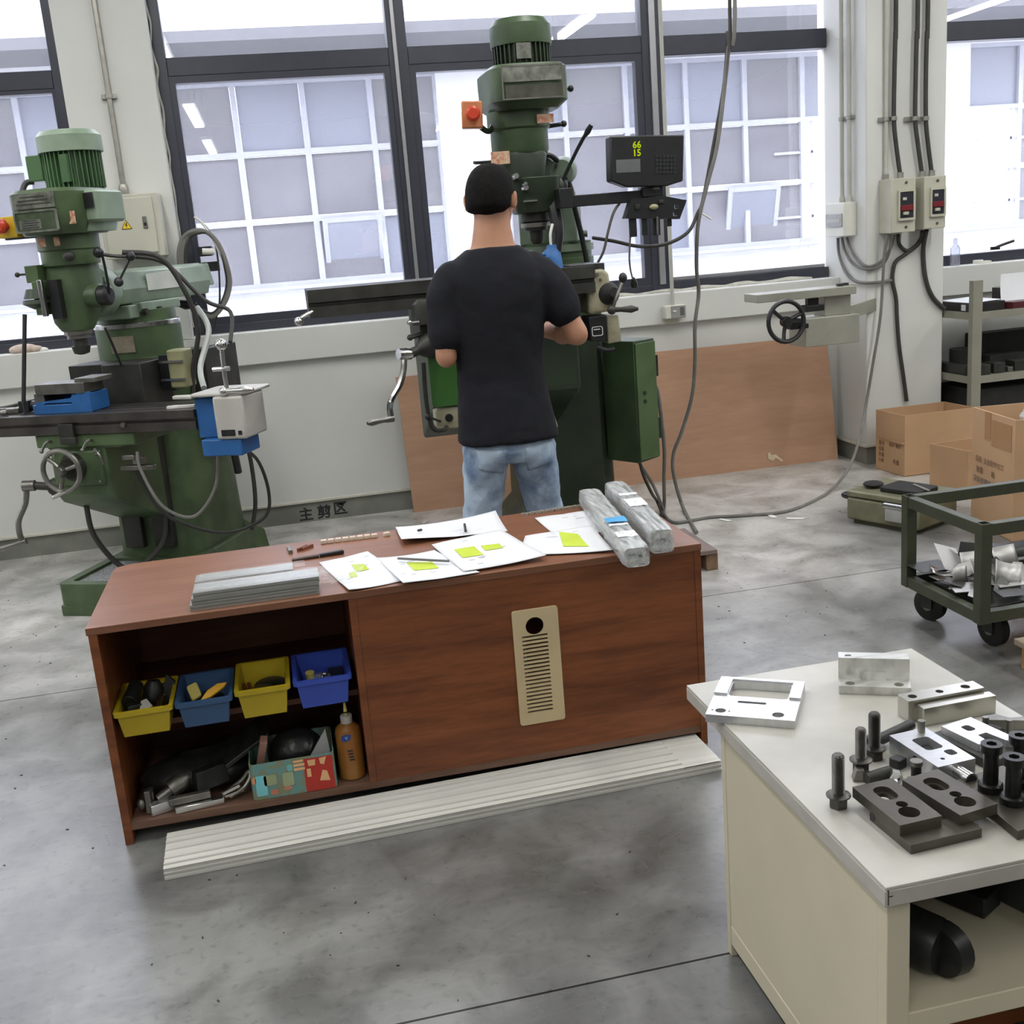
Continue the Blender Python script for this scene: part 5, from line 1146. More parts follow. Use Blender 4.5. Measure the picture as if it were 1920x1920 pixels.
obj('trigger', MB().box(aty(1024,485,4.63), (0.03,0.02,0.02)), blue_p, gun, bevel=0.003)
obj('spray_tube', TU([aty(1033,459,4.66),aty(1032,440,4.66),aty(1036,420,4.67)],0.006), white_pl, gun)
# work on the table under the spindle (mostly behind the person)
vb = thing('machine_vise', 'dark vise on the raised milling table in front of the person', 'vise', (1.0, 4.63, tz0+0.1105))
tz1v = tz0+0.1105
obj('body', B((1.0,4.655,tz1v+0.025), (0.22,0.18,0.048)), iron_d, vb, bevel=0.004)
obj('jaw', B((1.06,4.655,tz1v+0.065), (0.04,0.16,0.032)).box((0.95,4.655,tz1v+0.065),(0.04,0.16,0.032)), steel_d, vb, bevel=0.003)
# readout on its arm
YD = 4.62
d = lambda px, py, dy=0.0: aty(px, py, YD+dy)
am = obj('display_arm', MB().bx((d(1068,371).x, YD+0.02, d(1140,383).z), (d(1222,371).x, YD+0.06, d(1140,361).z)).box(d(1058,372,0.04),(0.06,0.08,0.08)), blk, mm, bevel=0.003)
ro = thing('digital_readout', 'black digital readout with yellow-green numbers on an arm beside the milling head', 'display', d(1210, 350))
hs = [(d(1141,256).x,d(1141,256).z),(d(1143,340).x,d(1143,340).z),(d(1172,351).x,d(1172,351).z),(d(1246,350).x,d(1246,350).z),(d(1278,340).x,d(1278,340).z),(d(1280,253).x,d(1280,253).z)]
obj('housing', MB().prism(hs[::-1], (0,YD-0.02,0), (1,0,0), (0,0,1), (0,0.07,0)), blk, ro, bevel=0.006)
dig = emit_mat('display_digits', (196, 214, 20), 0.85)
text('66', 0.038, d(1194,272,-0.0212), (1,0,0.0), (0,0,1), 'display_digits', dig, ro, bold=0.0008)
text('15', 0.038, d(1194,287,-0.0212), (1,0,0.0), (0,0,1), 'display_digits', dig, ro, bold=0.0008)
c_ = d(1178,311,-0.021)
obj('display_label', B((c_.x, c_.y, c_.z), (0.105,0.002,0.052), rot=(0,0.02,0)), mat('grey_label', (104,106,108), 0.4), ro, smooth=0)
key_m = mat('key_grey', (44, 45, 48), 0.5)
for i in range(6):
    for j in range(5):
        c_ = d(1232+i*6.6, 293+j*7.4, -0.0215); obj('key', B((c_.x, c_.y, c_.z), (0.011,0.003,0.011)), key_m, ro, smooth=0)
obj('tilt_bracket', BX((d(1206,370).x,YD-0.0,d(1206,370).z),(d(1243,350).x,YD+0.035,d(1243,349).z)), blk, ro, bevel=0.003)
tray = thing('tool_bracket', 'black perforated bracket with hanging pieces under the digital readout', 'bracket', d(1220, 395))
pp = [(d(1180,374).x,d(1180,374).z),(d(1169,410).x,d(1169,410).z),(d(1270,411).x,d(1270,411).z),(d(1283,376).x,d(1283,376).z),(d(1240,368).x,d(1240,368).z)]
def sq(px, py, w=0.02, h=0.016): c_ = d(px, py); return rrect(c_.x-w/2, c_.z-h/2, c_.x+w/2, c_.z+h/2, 0.003)
obj('plate', MB().plate(pp[::-1], [sq(1264,388),sq(1262,402)], (0,YD-0.03,0), (1,0,0), (0,0,1), (0,0.05,0)), blk, tray, smooth=0)
for px0, px1, py in ((1178,1190,445),(1202,1210,442),(1222,1234,442),(1248,1256,425)):
    obj('hanging_strip', BX((d(px0,405).x,YD-0.02,d(px0,py).z),(d(px1,405).x,YD+0.0,d(px0,408).z)), blk, tray)
obj('brown_knob', MB().ball(d(1226,388,-0.035),(0.02,0.012,0.012)), olive_t, tray)
for (px, py, w, h) in ((1230,354,0.03,0.01),(1195,388,0.02,0.02),(1240,378,0.02,0.014)):
    c_ = d(px, py, -0.034); obj('fastener', B(c_, (w,0.012,h)), iron_d, tray, bevel=0.002)
obj('silver_pin', CY(d(1232,406,-0.035), d(1233,440,-0.035), 0.006, n=8), steel, tray)
# ------------------------------------------------------------------ the person
skin_m = mat('skin', (180, 132, 105), 0.5, var=0.05, scale=14, spec=0.4)
hair_m = mat('black_hair', (22, 20, 20), 0.85, var=0.3, scale=60, bump=0.6, bscale=220, spec=0.15)
shirt_m = mat('black_cotton', (27, 28, 34), 0.85, var=0.1, scale=8, bump=0.12, bscale=140, spec=0.25)
denim_m = mat('faded_denim', (178, 196, 216), 0.85, var=0.1, scale=7, bump=0.2, bscale=160, col2=(92, 114, 146), lo=0.34, hi=0.56, spec=0.25)
PX, PY = 0.795, 4.0
pers = thing('person', 'person in black T-shirt and faded jeans, back turned, working at the green machine', 'person', (PX, PY, 0))
def V3(*a): return Vector(a)
def chain(mb, pts, radii, n=16):
    for i in range(len(pts)-1): 
        mb.cyl(pts[i], pts[i+1], radii[i], radii[i+1], n)
    for p, r in zip(pts, radii): mb.ball(p, r*0.985, 12, 8)
def hand(mb, wrist, fwd, back, thumb_side, curls, spread=0.0):
    """wrist position, pointing direction, back-of-hand direction; fingers curl toward -back"""
    f = Vector(fwd).normalized(); b = Vector(back); b = (b-f*b.dot(f)).normalized(); s = f.cross(b)*thumb_side
    R = Matrix((s, b, f)).transposed(); w = Vector(wrist)
    mb.loft([(w-f*0.01, 0.029, 0.021, R), (w+f*0.025, 0.035, 0.018, R), (w+f*0.065, 0.041, 0.0155, R), (w+f*0.088, 0.041, 0.013, R)], 18, 2.8)
    L = [0.070, 0.080, 0.074, 0.060]; Rr = [0.0092, 0.0096, 0.0092, 0.0082]
    for i in range(4):
        p = w+f*(0.082-0.004*abs(i-1.2))+s*(0.030-0.0205*i); d = (f+s*(0.10-0.07*i)*(1+spread)).normalized()
        pts = [w+f*0.05+s*(0.026-0.0175*i), p]; ang = curls[i]; rr = [Rr[i], Rr[i]]
        for j, fr in enumerate((0.45, 0.31, 0.24)):
            a = ang*(0.75, 0.95, 0.7)[j]
            d = (d*math.cos(a)-b*math.sin(a)).normalized(); bb = (b*math.cos(a)+f*0).normalized()
            ax = d.cross(s); b_ = s.cross(d)
            b = (b-d*b.dot(d)).normalized()
            p = p+d*(L[i]*fr); pts.append(p); rr.append(Rr[i]*(0.95, 0.88, 0.74)[j])
        chain(mb, pts, rr, 10)
        b = Vector(back); b = (b-f*b.dot(f)).normalized()
    tb = w+f*0.022+s*0.026
    d = (f*0.62+s*0.62-b*0.45).normalized()
    p1 = tb+d*0.040; d2 = (f*0.85+s*0.15-b*0.5).normalized(); p2 = p1+d2*0.030; p3 = p2+(f*0.8-s*0.15-b*0.6).normalized()*0.024
    chain(mb, [tb, p1, p2, p3], [0.0135, 0.0115, 0.010, 0.0078], 10)
rs, re_, rw = V3(0.965,4.0,1.375), V3(1.08,3.96,1.13), V3(0.985,4.225,1.145)
ls, le, lw = V3(0.612,4.0,1.365), V3(0.588,3.955,1.095), V3(0.66,4.205,1.12)
body = MB()
body.loft([((PX,3.99,0.74),0.155,0.105),((PX,3.99,0.95),0.145,0.098),((PX,4.0,1.12),0.148,0.1),((PX,4.0,1.28),0.165,0.108),((PX,4.0,1.38),0.165,0.092),((PX+0.002,4.005,1.42),0.10,0.075),((PX+0.004,4.01,1.45),0.065,0.06)], 28, 2.6)
HX, HY = PX+0.018, 4.035
body.loft([((PX+0.002,4.0,1.39),0.13,0.085),((PX+0.004,4.004,1.44),0.10,0.074),((PX+0.006,4.008,1.475),0.078,0.066),((PX+0.010,4.016,1.53),0.068,0.062),((HX,4.03,1.60),0.062,0.062)], 24, 2.2)
Rh = Matrix.Rotation(math.radians(-26), 4, 'Z') @ Matrix.Rotation(math.radians(-13), 4, 'X')
TH = Matrix.Translation((HX, HY, 1.632)) @ Rh @ Matrix.Diagonal((1.09, 1.06, 1.0, 1.0))
hd = MB(TH)
hd.loft([((0,0.062,-0.108),0.022,0.022),((0,0.05,-0.098),0.04,0.045),((0,0.028,-0.075),0.054,0.068),((0,0.012,-0.045),0.064,0.084),((0,0.004,-0.01),0.070,0.092),((0,0.0,0.03),0.0745,0.096),((0,-0.004,0.06),0.068,0.088),((0,-0.006,0.085),0.05,0.066),((0,-0.006,0.10),0.025,0.035)], 30, 2.15)
hd.loft([((0,0.092,0.012),0.008,0.006),((0,0.100,-0.01),0.010,0.010),((0,0.106,-0.032),0.015,0.014),((0,0.098,-0.042),0.012,0.010)], 14, 2)
hd.ball((0,0.094,-0.062),(0.022,0.008,0.006)).ball((0,0.092,-0.07),(0.019,0.009,0.006)).ball((0,0.085,0.024),(0.055,0.012,0.010)).ball((0,0.073,-0.098),(0.02,0.016,0.012))
for sgn in (-1, 1):
    hd.ball((sgn*0.052,0.062,-0.022),(0.018,0.016,0.014)); hd.ball((sgn*0.079,-0.004,-0.012),(0.011,0.019,0.031)); hd.ball((sgn*0.086,-0.012,0.0),(0.006,0.010,0.022))
body.v += hd.v; k0 = len(body.v)-len(hd.v); body.f += [tuple(i+k0 for i in f) for f in hd.f]
chain(body, [rs, re_, rw], [0.04, 0.042, 0.028]); chain(body, [ls, le, lw], [0.04, 0.039, 0.027])
body.ball((re_+rw)*0.5*0+re_*0.68+rw*0.32, (0.047,0.05,0.046)); body.ball(le*0.68+lw*0.32, (0.039,0.046,0.04))
hand(body, rw, (-0.25,1,0.02), (0.35,0.0,1), -1, [0.62,0.68,0.7,0.74])
hand(body, lw, (0.05,1,0.03), (-0.3,0,1), 1, [0.55,0.6,0.62,0.66])
for sx, fx in ((-1, 0.668), (1, 0.925)):
    body.loft([((fx,4.0,0.05),0.045,0.05),((fx,4.0,0.12),0.04,0.045),((fx-sx*0.005,3.99,0.32),0.052,0.058),((fx-sx*0.01,4.005,0.47),0.055,0.06),((PX+sx*0.088,4.0,0.68),0.08,0.085),((PX+sx*0.075,3.995,0.80),0.085,0.095)], 20, 2.2)
def remesh(o, vox, sm=4, fac=0.5, disp=None):
    m = o.modifiers.new('remesh', 'REMESH'); m.mode = 'VOXEL'; m.voxel_size = vox; m.use_smooth_shade = True
    s = o.modifiers.new('smooth', 'SMOOTH'); s.factor = fac; s.iterations = sm
    if disp:
        t = bpy.data.textures.new('folds', 'CLOUDS'); t.noise_scale = disp[1]; t.noise_depth = 2
        d = o.modifiers.new('folds', 'DISPLACE'); d.texture = t; d.strength = disp[0]; d.mid_level = 0.5; d.texture_coords = 'LOCAL'
    return o
bo = remesh(obj('body', body, skin_m, pers), 0.0055, 4, 0.5)
for sgn in (-1, 1):
    e = TH @ Vector((sgn*0.031, 0.079, 0.004)); obj('eye', MB().ball(e, 0.0115), mat('eye_white', (220,218,212), 0.3), bo)
# hair: a cap that follows the skull and tucks under at the hairline
hm = MB(TH); n, m_ = 40, 26; vs = []; fs = []
for i in range(m_+1):
    t = PI*i/m_
    for k in range(n):
        w = 2*PI*k/n
        st_ = max(math.sin(t), 0.0)**0.72
        p = Vector((0.083*st_*math.cos(w), 0.105*st_*math.sin(w), -0.119*math.cos(t)))
        line = -0.052+0.10*max(0, (p.y+0.01)/0.1)**1.0
        if abs(p.x) > 0.06 and -0.03 < p.y < 0.03: line = max(line, 0.012)
        k_ = 1.0 if p.z > line else max(0.72, 1.0-(line-p.z)*9)
        vs.append(p*k_+Vector((0,-0.005,0.0)))
for i in range(m_):
    for k in range(n):
        k2 = (k+1) % n; fs.append((i*n+k, i*n+k2, (i+1)*n+k2, (i+1)*n+k))
hm.add(vs, fs)
obj('hair', hm, hair_m, pers, smooth=180)
sh = MB()
sh.loft([((PX,3.975,0.770),0.182,0.146),((PX,3.978,0.79),0.184,0.146),((PX-0.004,3.985,0.88),0.174,0.134),((PX-0.006,3.995,1.0),0.160,0.12),((PX-0.006,4.0,1.10),0.162,0.121),((PX-0.004,4.0,1.20),0.174,0.126),((PX-0.002,4.0,1.29),0.184,0.126),((PX,4.0,1.35),0.185,0.116),((PX,4.002,1.40),0.165,0.106),((PX+0.002,4.005,1.44),0.128,0.094),((PX+0.003,4.006,1.464),0.098,0.082)], 32, 2.7)
chain(sh, [rs+V3(-0.03,0,-0.01), rs+(re_-rs)*0.25, rs+(re_-rs)*0.60], [0.078, 0.076, 0.073])
chain(sh, [ls+V3(0.03,0,-0.01), ls+(le-ls)*0.25, ls+(le-ls)*0.72], [0.076, 0.073, 0.066])
remesh(obj('t_shirt', sh, shirt_m, pers), 0.0085, 6, 0.5, (0.014, 0.11))
je = MB()
je.loft([((PX,3.985,0.84),0.145,0.10),((PX,3.98,0.79),0.160,0.115),((PX,3.975,0.74),0.174,0.13),((PX,3.98,0.695),0.172,0.12)], 30, 2.6)
for sx, fx in ((-1, 0.668), (1, 0.925)):
    je.loft([((fx,4.0,0.05),0.066,0.07),((fx,3.995,0.2),0.062,0.066),((fx-sx*0.002,3.99,0.34),0.066,0.072),((fx-sx*0.006,3.995,0.47),0.068,0.072),((PX+sx*0.102,3.985,0.62),0.078,0.094),((PX+sx*0.09,3.98,0.70),0.084,0.115),((PX+sx*0.085,3.98,0.76),0.086,0.118)], 24, 2.3)
jo = remesh(obj('jeans', je, denim_m, pers), 0.0085, 5, 0.5, (0.016, 0.06))
for fx in (0.668, 0.925):
    s_ = MB().loft([((fx,4.05,0.002),0.045,0.135),((fx,4.05,0.03),0.048,0.138),((fx,4.035,0.06),0.046,0.115),((fx,4.0,0.095),0.045,0.06)], 22, 2.6)
    obj('shoe', s_, blk2, pers, smooth=60)
# back pockets and yoke seam laid on the jeans
from mathutils.bvhtree import BVHTree
dg = bpy.context.evaluated_depsgraph_get()
ev = jo.evaluated_get(dg); bv = BVHTree.FromObject(ev, dg)
jorg = ORG[jo.name]
def patch(poly, nm, m, off=0.004, n=8):
    q = [Vector(p) for p in poly]; mb = MB(); vs = []
    for j in range(n+1):
        for i in range(n+1):
            p = (q[0]*(1-i/n)+q[1]*i/n)*(1-j/n)+(q[3]*(1-i/n)+q[2]*i/n)*j/n
            h = bv.ray_cast(Vector((p.x, 3.5, p.y))-jorg, Vector((0,1,0)))
            y = (h[0].y+jorg.y if h[0] is not None else 3.9)-off
            vs.append((p.x, y, p.y))
    mb.add(vs, [(j*(n+1)+i, j*(n+1)+i+1, (j+1)*(n+1)+i+1, (j+1)*(n+1)+i) for j in range(n) for i in range(n)])
    o = obj(nm, mb, m, jo, smooth=180); s = o.modifiers.new('t', 'SOLIDIFY'); s.thickness = 0.005; s.offset = -1
patch([(PX-0.135,0.685),(PX-0.045,0.66),(PX-0.03,0.755),(PX-0.145,0.765)], 'back_pocket', denim_m)
patch([(PX+0.045,0.66),(PX+0.135,0.685),(PX+0.145,0.765),(PX+0.03,0.755)], 'back_pocket', denim_m)
bc = aty(1041, 800, 3.95)
obj('belt_clip', MB().loft([((bc.x-0.008,3.97,bc.z-0.035),0.008,0.014),((bc.x,3.965,bc.z),0.012,0.02),((bc.x-0.004,3.965,bc.z+0.035),0.009,0.014)], 14, 2.4), grey_box, pers)
# ------------------------------------------------------------------ plywood sheet along the wall
ply_m = wood_mat('plywood_brown', (176, 138, 112), (198, 158, 130), 0.5, 0.8, 5, 5, 1.4)
b0, b1 = aty(775, 960, 6.19), aty(1567, 857, 6.19)
t0, t1 = aty(742, 710, 6.225), aty(1551, 640, 6.225)
ps_ = [(0.65,6.185,0.0),(3.31,6.185,0.0),(3.31,6.203,0.0),(0.65,6.203,0.0),(0.628,6.216,0.78),(3.255,6.216,0.765),(3.255,6.234,0.765),(0.628,6.234,0.78)]
o = lab('plywood_sheet', MB().hexa(ps_), ply_m, 'wide brown plywood sheet leaning along the wall under the windows', 'board')
torn = mat('bare_wood', (216, 200, 172), 0.7)

c_ = aty(1440, 860, 6.183)
obj('torn_patch', MB().prism([(0,0),(0.03,-0.02),(0.05,0.0),(0.09,-0.03),(0.1,-0.02),(0.05,0.02),(0.02,0.02),(0.012,0.04),(0,0.03)], c_, (1,0,0), (0,0,1), (0,-0.0006,0)), torn, o, smooth=0)
# ------------------------------------------------------------------ left pier: distribution box, conduit, cable coil
YP = 6.24
db = thing('distribution_box', 'pale grey steel switch box with a yellow warning triangle on the wall pier', 'electrical box', (-0.64, 6.05, 1.7))
xa, xb, za, zb2 = aty(196,420,6.03).x, aty(291,420,6.03).x, aty(292,480,6.03).z, aty(265,362,6.03).z
gb_m = mat('switch_box_grey', (198, 196, 182), 0.45, var=0.03)
obj('box_body', BX((xa-0.02,6.04,za),(xb+0.03,YP-0.001,zb2)), gb_m, db, bevel=0.004)
obj('box_door', BX((xa,6.028,za+0.02),(xb,6.039,zb2-0.018)), gb_m, db, bevel=0.004)
c_ = aty(237, 422, 6.027)
obj('warning_triangle', MB().prism([(-0.026,-0.02),(0.026,-0.02),(0,0.026)], c_, (1,0,0), (0,0,1), (0,-0.0015,0)), blk, db, smooth=0)
obj('warning_triangle', MB().prism([(-0.0215,-0.0175),(0.0215,-0.0175),(0,0.021)], c_+V3(0,-0.0016,0), (1,0,0), (0,0,1), (0,-0.001,0)), mat('warning_yellow', (238, 200, 30), 0.5), db, smooth=0)
obj('warning_bolt', MB().prism([(0.001,0.014),(-0.006,0.0),(-0.001,0.0),(-0.003,-0.013),(0.006,0.003),(0.001,0.003),(0.005,0.014)], c_+V3(0,-0.0027,-0.002), (1,0,0), (0,0,1), (0,-0.001,0)), blk, db, smooth=0)
c_ = aty(272, 417, 6.026)
lk = obj('door_lock', B(c_, (0.022,0.008,0.06)), steel_d, db, bevel=0.003)
obj('lock_button', B(c_+V3(0,-0.005,-0.008), (0.012,0.004,0.016)), blk, lk, bevel=0.001)
for k in range(3):
    c_ = aty(211+k*6, 379, 6.027); obj('door_mark', B(c_, (0.012,0.001,0.014)), ink, db, smooth=0)
c0, c1 = aty(172.5, 0, YP-0.02), aty(232, 357, YP-0.02)
cn = thing('conduit', 'metal conduit running up the wall pier above the switch box', 'pipe', c1)
obj('tube', CY((c1.x,YP-0.02,zb2+0.03),(c1.x,YP-0.02,ZC),0.0135), galv, cn)
obj('coupling', L([(0.02,0),(0.026,0.3),(0.02,1)], (c1.x,YP-0.02,zb2+0.06), (c1.x,YP-0.02,zb2)), galv, cn)
cp_ = aty(202, 181, YP-0.02)
obj('clip', MB().box((c1.x,YP-0.012,cp_.z),(0.075,0.02,0.022)).cyl((c1.x,YP-0.02,cp_.z-0.012),(c1.x,YP-0.02,cp_.z+0.012),0.019), galv, cn, bevel=0.002)
# coil of cable on a hook by the window
YCo = 6.16
cq = lambda px, py, dy=0.0: aty(px, py, YCo+dy)
coil = thing('cable_coil', 'hanging loops of grey cable on a hook at the left edge of the middle window', 'cable', cq(385, 480))
hc = cq(392, 478)
obj('hook_plate', MB().box((hc.x-0.02,6.29,hc.z+0.02),(0.07,0.22,0.05)).box((hc.x,6.2,hc.z-0.06),(0.09,0.02,0.05)), blk, coil, bevel=0.003)
obj('white_connector', CY(hc+V3(-0.03,-0.03,0.02), hc+V3(0.03,-0.03,0.015), 0.016, n=12), white_pl, coil)
for k, (dx, r, m) in enumerate(((0,0.012,grey_cable),(6,0.011,grey_cable),(12,0.010,dark_cable))):
    obj('cable_loop', TU([cq(337+dx,500+k*8),cq(336+dx,470),cq(345+dx,444),cq(368+dx*0.5,432+k*2,-0.03),cq(392,438,-0.02),cq(412,462,-0.02),cq(426-dx*0.3,500,-0.02),cq(431-dx*0.4,535,-0.01),cq(420-dx*0.4,570,-0.03),cq(398,594-k*3,-0.04),cq(375,588-k*4,-0.06),cq(360+dx*0.3,572-k*2,-0.08)],r), m, coil)
obj('hanging_strand', TU([cq(366,408,0.1),cq(385,424,0.05),cq(402,452,0.02),cq(410,500,0.02),cq(412,560,0.02),cq(407,590,0.02),cq(402,620,0.03)],0.005), dark_cable, coil)
obj('hanging_strand', TU([cq(365,407,0.1),cq(380,420,0.05),cq(400,450,0),cq(424,500,0)],0.006), white_pl, coil)
obj('plug', MB().lathe([(0.012,0),(0.025,0.4),(0.014,1)], cq(362,575,-0.08), cq(328,567,-0.1), 12), blk, coil)
# things on the left sill
lab('cloth_lump', MB().ball(aty(45,657,6.30)+V3(0,0,0.006), (0.075,0.05,0.028)).ball(aty(66,654,6.29), (0.04,0.03,0.018)), mat('pinkish_cloth', (196, 178, 164), 0.85, var=0.1, scale=30, bump=0.4), 'pinkish cloth lump on the left window sill', 'cloth')
lab('white_scrap', MB().ball(aty(80,656,6.29)+V3(0,0,0.0), (0.03,0.02,0.014)), white_pl, 'small white scrap beside the pinkish cloth on the left sill', 'scrap')
# socket box with its conduit right of the middle window
so = thing('socket_box', 'small grey socket box on the wall below the window, under a thin conduit', 'socket', aty(1265, 585, 6.2))
s0, s1_ = aty(1246, 574, 6.19), aty(1286, 595, 6.19)
obj('box_body', BX((s0.x,6.18,s1_.z),(s1_.x,YP-0.001,s0.z)), white_pl, so, bevel=0.006)
obj('socket_face', BX((s0.x+0.035,6.174,s1_.z+0.004),(s1_.x-0.004,6.181,s0.z-0.004)), mat('socket_grey', (150,150,146), 0.5), so, bevel=0.002)
obj('switch_button', MB().ball(aty(1265,584,6.173),(0.012,0.005,0.007)), white_pl, so)
obj('outlet', BX((s1_.x-0.04,6.171,s1_.z+0.016),(s1_.x-0.014,6.175,s0.z-0.014)), ink, so, bevel=0.002)
obj('back_plate', BX((s0.x-0.004,YP-0.012,s1_.z-0.03),(s0.x+0.10,YP-0.001,s1_.z)), gb_m, so)
cx = aty(1259, 480, 6.2).x
obj('conduit_tube', CY((cx,6.215,s0.z-0.01),(cx,6.215,3.55),0.011), conduit_m, so)
# ------------------------------------------------------------------ column: breaker boxes, small box, conduits and cables
brk_g = mat('breaker_box_beige', (190, 188, 172), 0.45, var=0.03)
brk_b = mat('breaker_black', (44, 46, 54), 0.4, var=0.08); brk_r = mat('breaker_red', (122, 34, 40), 0.4)
def breaker(x0, x1, z0, z1, yf, label):
    t = thing('breaker_box', label, 'electrical box', ((x0+x1)/2, yf, z0), 'breaker boxes on the column')
    obj('box_body', BX((x0,yf,z0),(x1,5.936,z1)), brk_g, t, bevel=0.004)
    xm_ = (x0+x1)/2; w = (x1-x0)
    fw = obj('window_frame', MB().plate(rrect(x0+w*0.24,z0+0.065,x1-w*0.06,z1-0.06,0.006), [rrect(x0+w*0.30,z0+0.078,x1-w*0.14,z1-0.075,0.004)], (0,yf-0.016,0), (1,0,0), (0,0,1), (0,0.016,0)), brk_g, t, bevel=0.002)
    s = obj('switch_body', BX((x0+w*0.305,yf-0.012,z0+0.08),(x1-w*0.145,yf-0.001,z1-0.077)), brk_b, t, bevel=0.002)
    obj('switch_band', BX((x0+w*0.33,yf-0.02,z0+0.118),(x1-w*0.17,yf-0.0125,z0+0.148)), brk_r, s, bevel=0.002)
    obj('switch_toggle', BX((x0+w*0.42,yf-0.028,z0+0.095),(x0+w*0.62,yf-0.0125,z0+0.112)), brk_g, s, bevel=0.002)
    obj('switch_print', BX((x0+w*0.42,yf-0.0135,z0+0.175),(x0+w*0.58,yf-0.0122,z0+0.19)), gb_m, s, smooth=0)
    for z in (z0+0.028, z1-0.026): obj('cover_screw', CY((xm_+w*0.1,yf-0.004,z),(xm_+w*0.1,yf+0.001,z),0.008,n=10), steel_d, t)
    return t
breaker(3.438, 3.586, 1.345, 1.64, 5.80, 'left beige breaker box with a dark window and red-banded switch on the column')
breaker(3.640, 3.775, 1.352, 1.638, 5.80, 'right beige breaker box with a dark window and red-banded switch on the column')
sb = thing('distribution_box', 'small white box with a clear flap on the left face of the column', 'electrical box', (3.3, 6.15, 1.345))
obj('box_body', BX((3.28,6.04,1.345),(3.359,6.262,1.535)), white_pl, sb, bevel=0.004)
obj('flap', BX((3.272,6.06,1.40),(3.281,6.25,1.475)), mat('smoked_flap', (176,178,178), 0.2), sb, bevel=0.003)
obj('flap_line', BX((3.270,6.075,1.425),(3.273,6.235,1.445)), grey_box, sb, smooth=0)
for y, lb in ((6.165, 'left grey conduit on the left face of the column'), (6.08, 'right grey conduit on the left face of the column')):
    t = thing('conduit', lb, 'pipe', (3.335, y, 1.536), 'conduits on the column side')
    obj('tube', CY((3.335,y,1.55),(3.335,y,ZC),0.0125), conduit_m, t)
    obj('coupling', L([(0.018,0),(0.018,0.5),(0.013,1)], (3.335,y,1.536), (3.335,y,1.575)), conduit_m, t)
    obj('clip', MB().cyl((3.335,y,1.99),(3.335,y,2.01),0.018).box((3.35,y,2.0),(0.02,0.05,0.02)), galv, t)

t = thing('conduit', 'pale conduit beside the dark riser cable above the left breaker box', 'pipe', (3.473, 5.915, 1.64))
obj('tube', CY((3.473,5.92,1.66),(3.473,5.92,ZC),0.011), conduit_m, t)
obj('coupling', CY((3.473,5.92,1.64),(3.473,5.92,1.67),0.017), galv, t)
obj('clip', MB().cyl((3.473,5.92,1.955),(3.473,5.92,1.975),0.017).box((3.46,5.928,1.965),(0.06,0.014,0.022)), galv, t)
for i, (pts, xc_, lb) in enumerate(((((1680,0),(1679,60),(1677,140),(1676,222),(1680,270),(1688,330)), 1676, 'dark riser cable entering the left breaker box from above'), (((1721,0),(1719,60),(1717,140),(1716,222),(1721,270),(1729,328)), 1716, 'left dark riser cable entering the right breaker box from above'), (((1740,0),(1738,60),(1736,140),(1736,222),(1740,270),(1747,326)), 1736, 'right dark riser cable entering the right breaker box from above'))):
    p = [aty(a, b, 5.905) for a, b in pts]
    t = thing('riser_cable', lb, 'cable', p[-1], 'riser cables on the column')
    top = p[0].copy(); top.z = ZC
    obj('sheath', TU([top]+p, 0.0125), dark_cable, t)
    obj('gland', CY(p[-1]+V3(0,0,-0.015), p[-1]+V3(0,0,0.02), 0.018), galv, t)
    q = aty(xc_, 222, 5.905); obj('clip', MB().cyl(q-V3(0,0,0.011), q+V3(0,0,0.011), 0.018).box(q+V3(-0.03,0.02,0),(0.05,0.012,0.024)), galv, t)
def cable(pts, r, m, label, y=5.92, steps=6, z0=None):
    return lab('cable', TU([p if isinstance(p, Vector) else aty(p[0], p[1], p[2] if len(p) > 2 else y) for p in pts], r, steps=steps), m, label, 'cable')
S_ = lambda px, py, x=3.345: atx(px, py, x)
CR = lambda px, py: Vector((3.347, 5.924, aty(px, py, 5.924).z))
cable([S_(1571,446), S_(1573,475), S_(1583,505), S_(1600,525), CR(1625,530), (1650,529), (1674,525)], 0.009, grey_cable, 'grey cable from the small column box bending low to the right')
cable([S_(1579,446), S_(1584,470), S_(1600,495), CR(1625,504), (1640,503), (1657,494), (1668,470,5.88), (1671,441,5.86)], 0.008, grey_cable, 'middle grey cable looping from the small box to the left breaker box')
cable([S_(1588,446), S_(1594,465), S_(1606,486), CR(1625,498), (1640,497), (1658,484), (1672,460,5.88), (1679,441,5.86)], 0.008, grey_cable, 'upper grey cable looping from the small box to the left breaker box')
cable([(1684,441,5.86), (1686,458), (1700,470), (1716,462), (1726,448), (1733,436,5.87)], 0.011, dark_cable, 'short dark cable loop between the two breaker boxes')
cable([(1729,434,5.86), (1724,455), (1700,475), (1680,490), (1674,510), (1674,530), (1680,560), (1682,600), (1686,650), (1693,700), (1700,752)], 0.0115, dark_cable, 'long dark cable running down the middle of the column')
cable([(1737,432,5.86), (1731,470), (1735,520), (1748,556), (1771,580)], 0.0135, dark_cable, 'thick dark cable curving from the right breaker box to the shelf rack')
cable([(1664,440,5.85), (1658,480,5.87), (1655,530,5.88), (1650,600,5.88), (1637,680,5.88), (1625,752,5.86), (1612,820,5.7), atz(1590,880,0.09), atz(1550,925,0.012), atz(1480,957,0.009), atz(1400,966,0.009), atz(1330,970,0.009), atz(1268,980,0.009), atz(1248,968,0.009), atz(1243,955,0.02), atz(1236,935,0.12), aty(1222,905,5.3), aty(1200,870,5.2), aty(1190,850,5.1)], 0.0085, grey_cable, 'thin grey cable from the left breaker box sweeping across the floor to the green machine', steps=8)
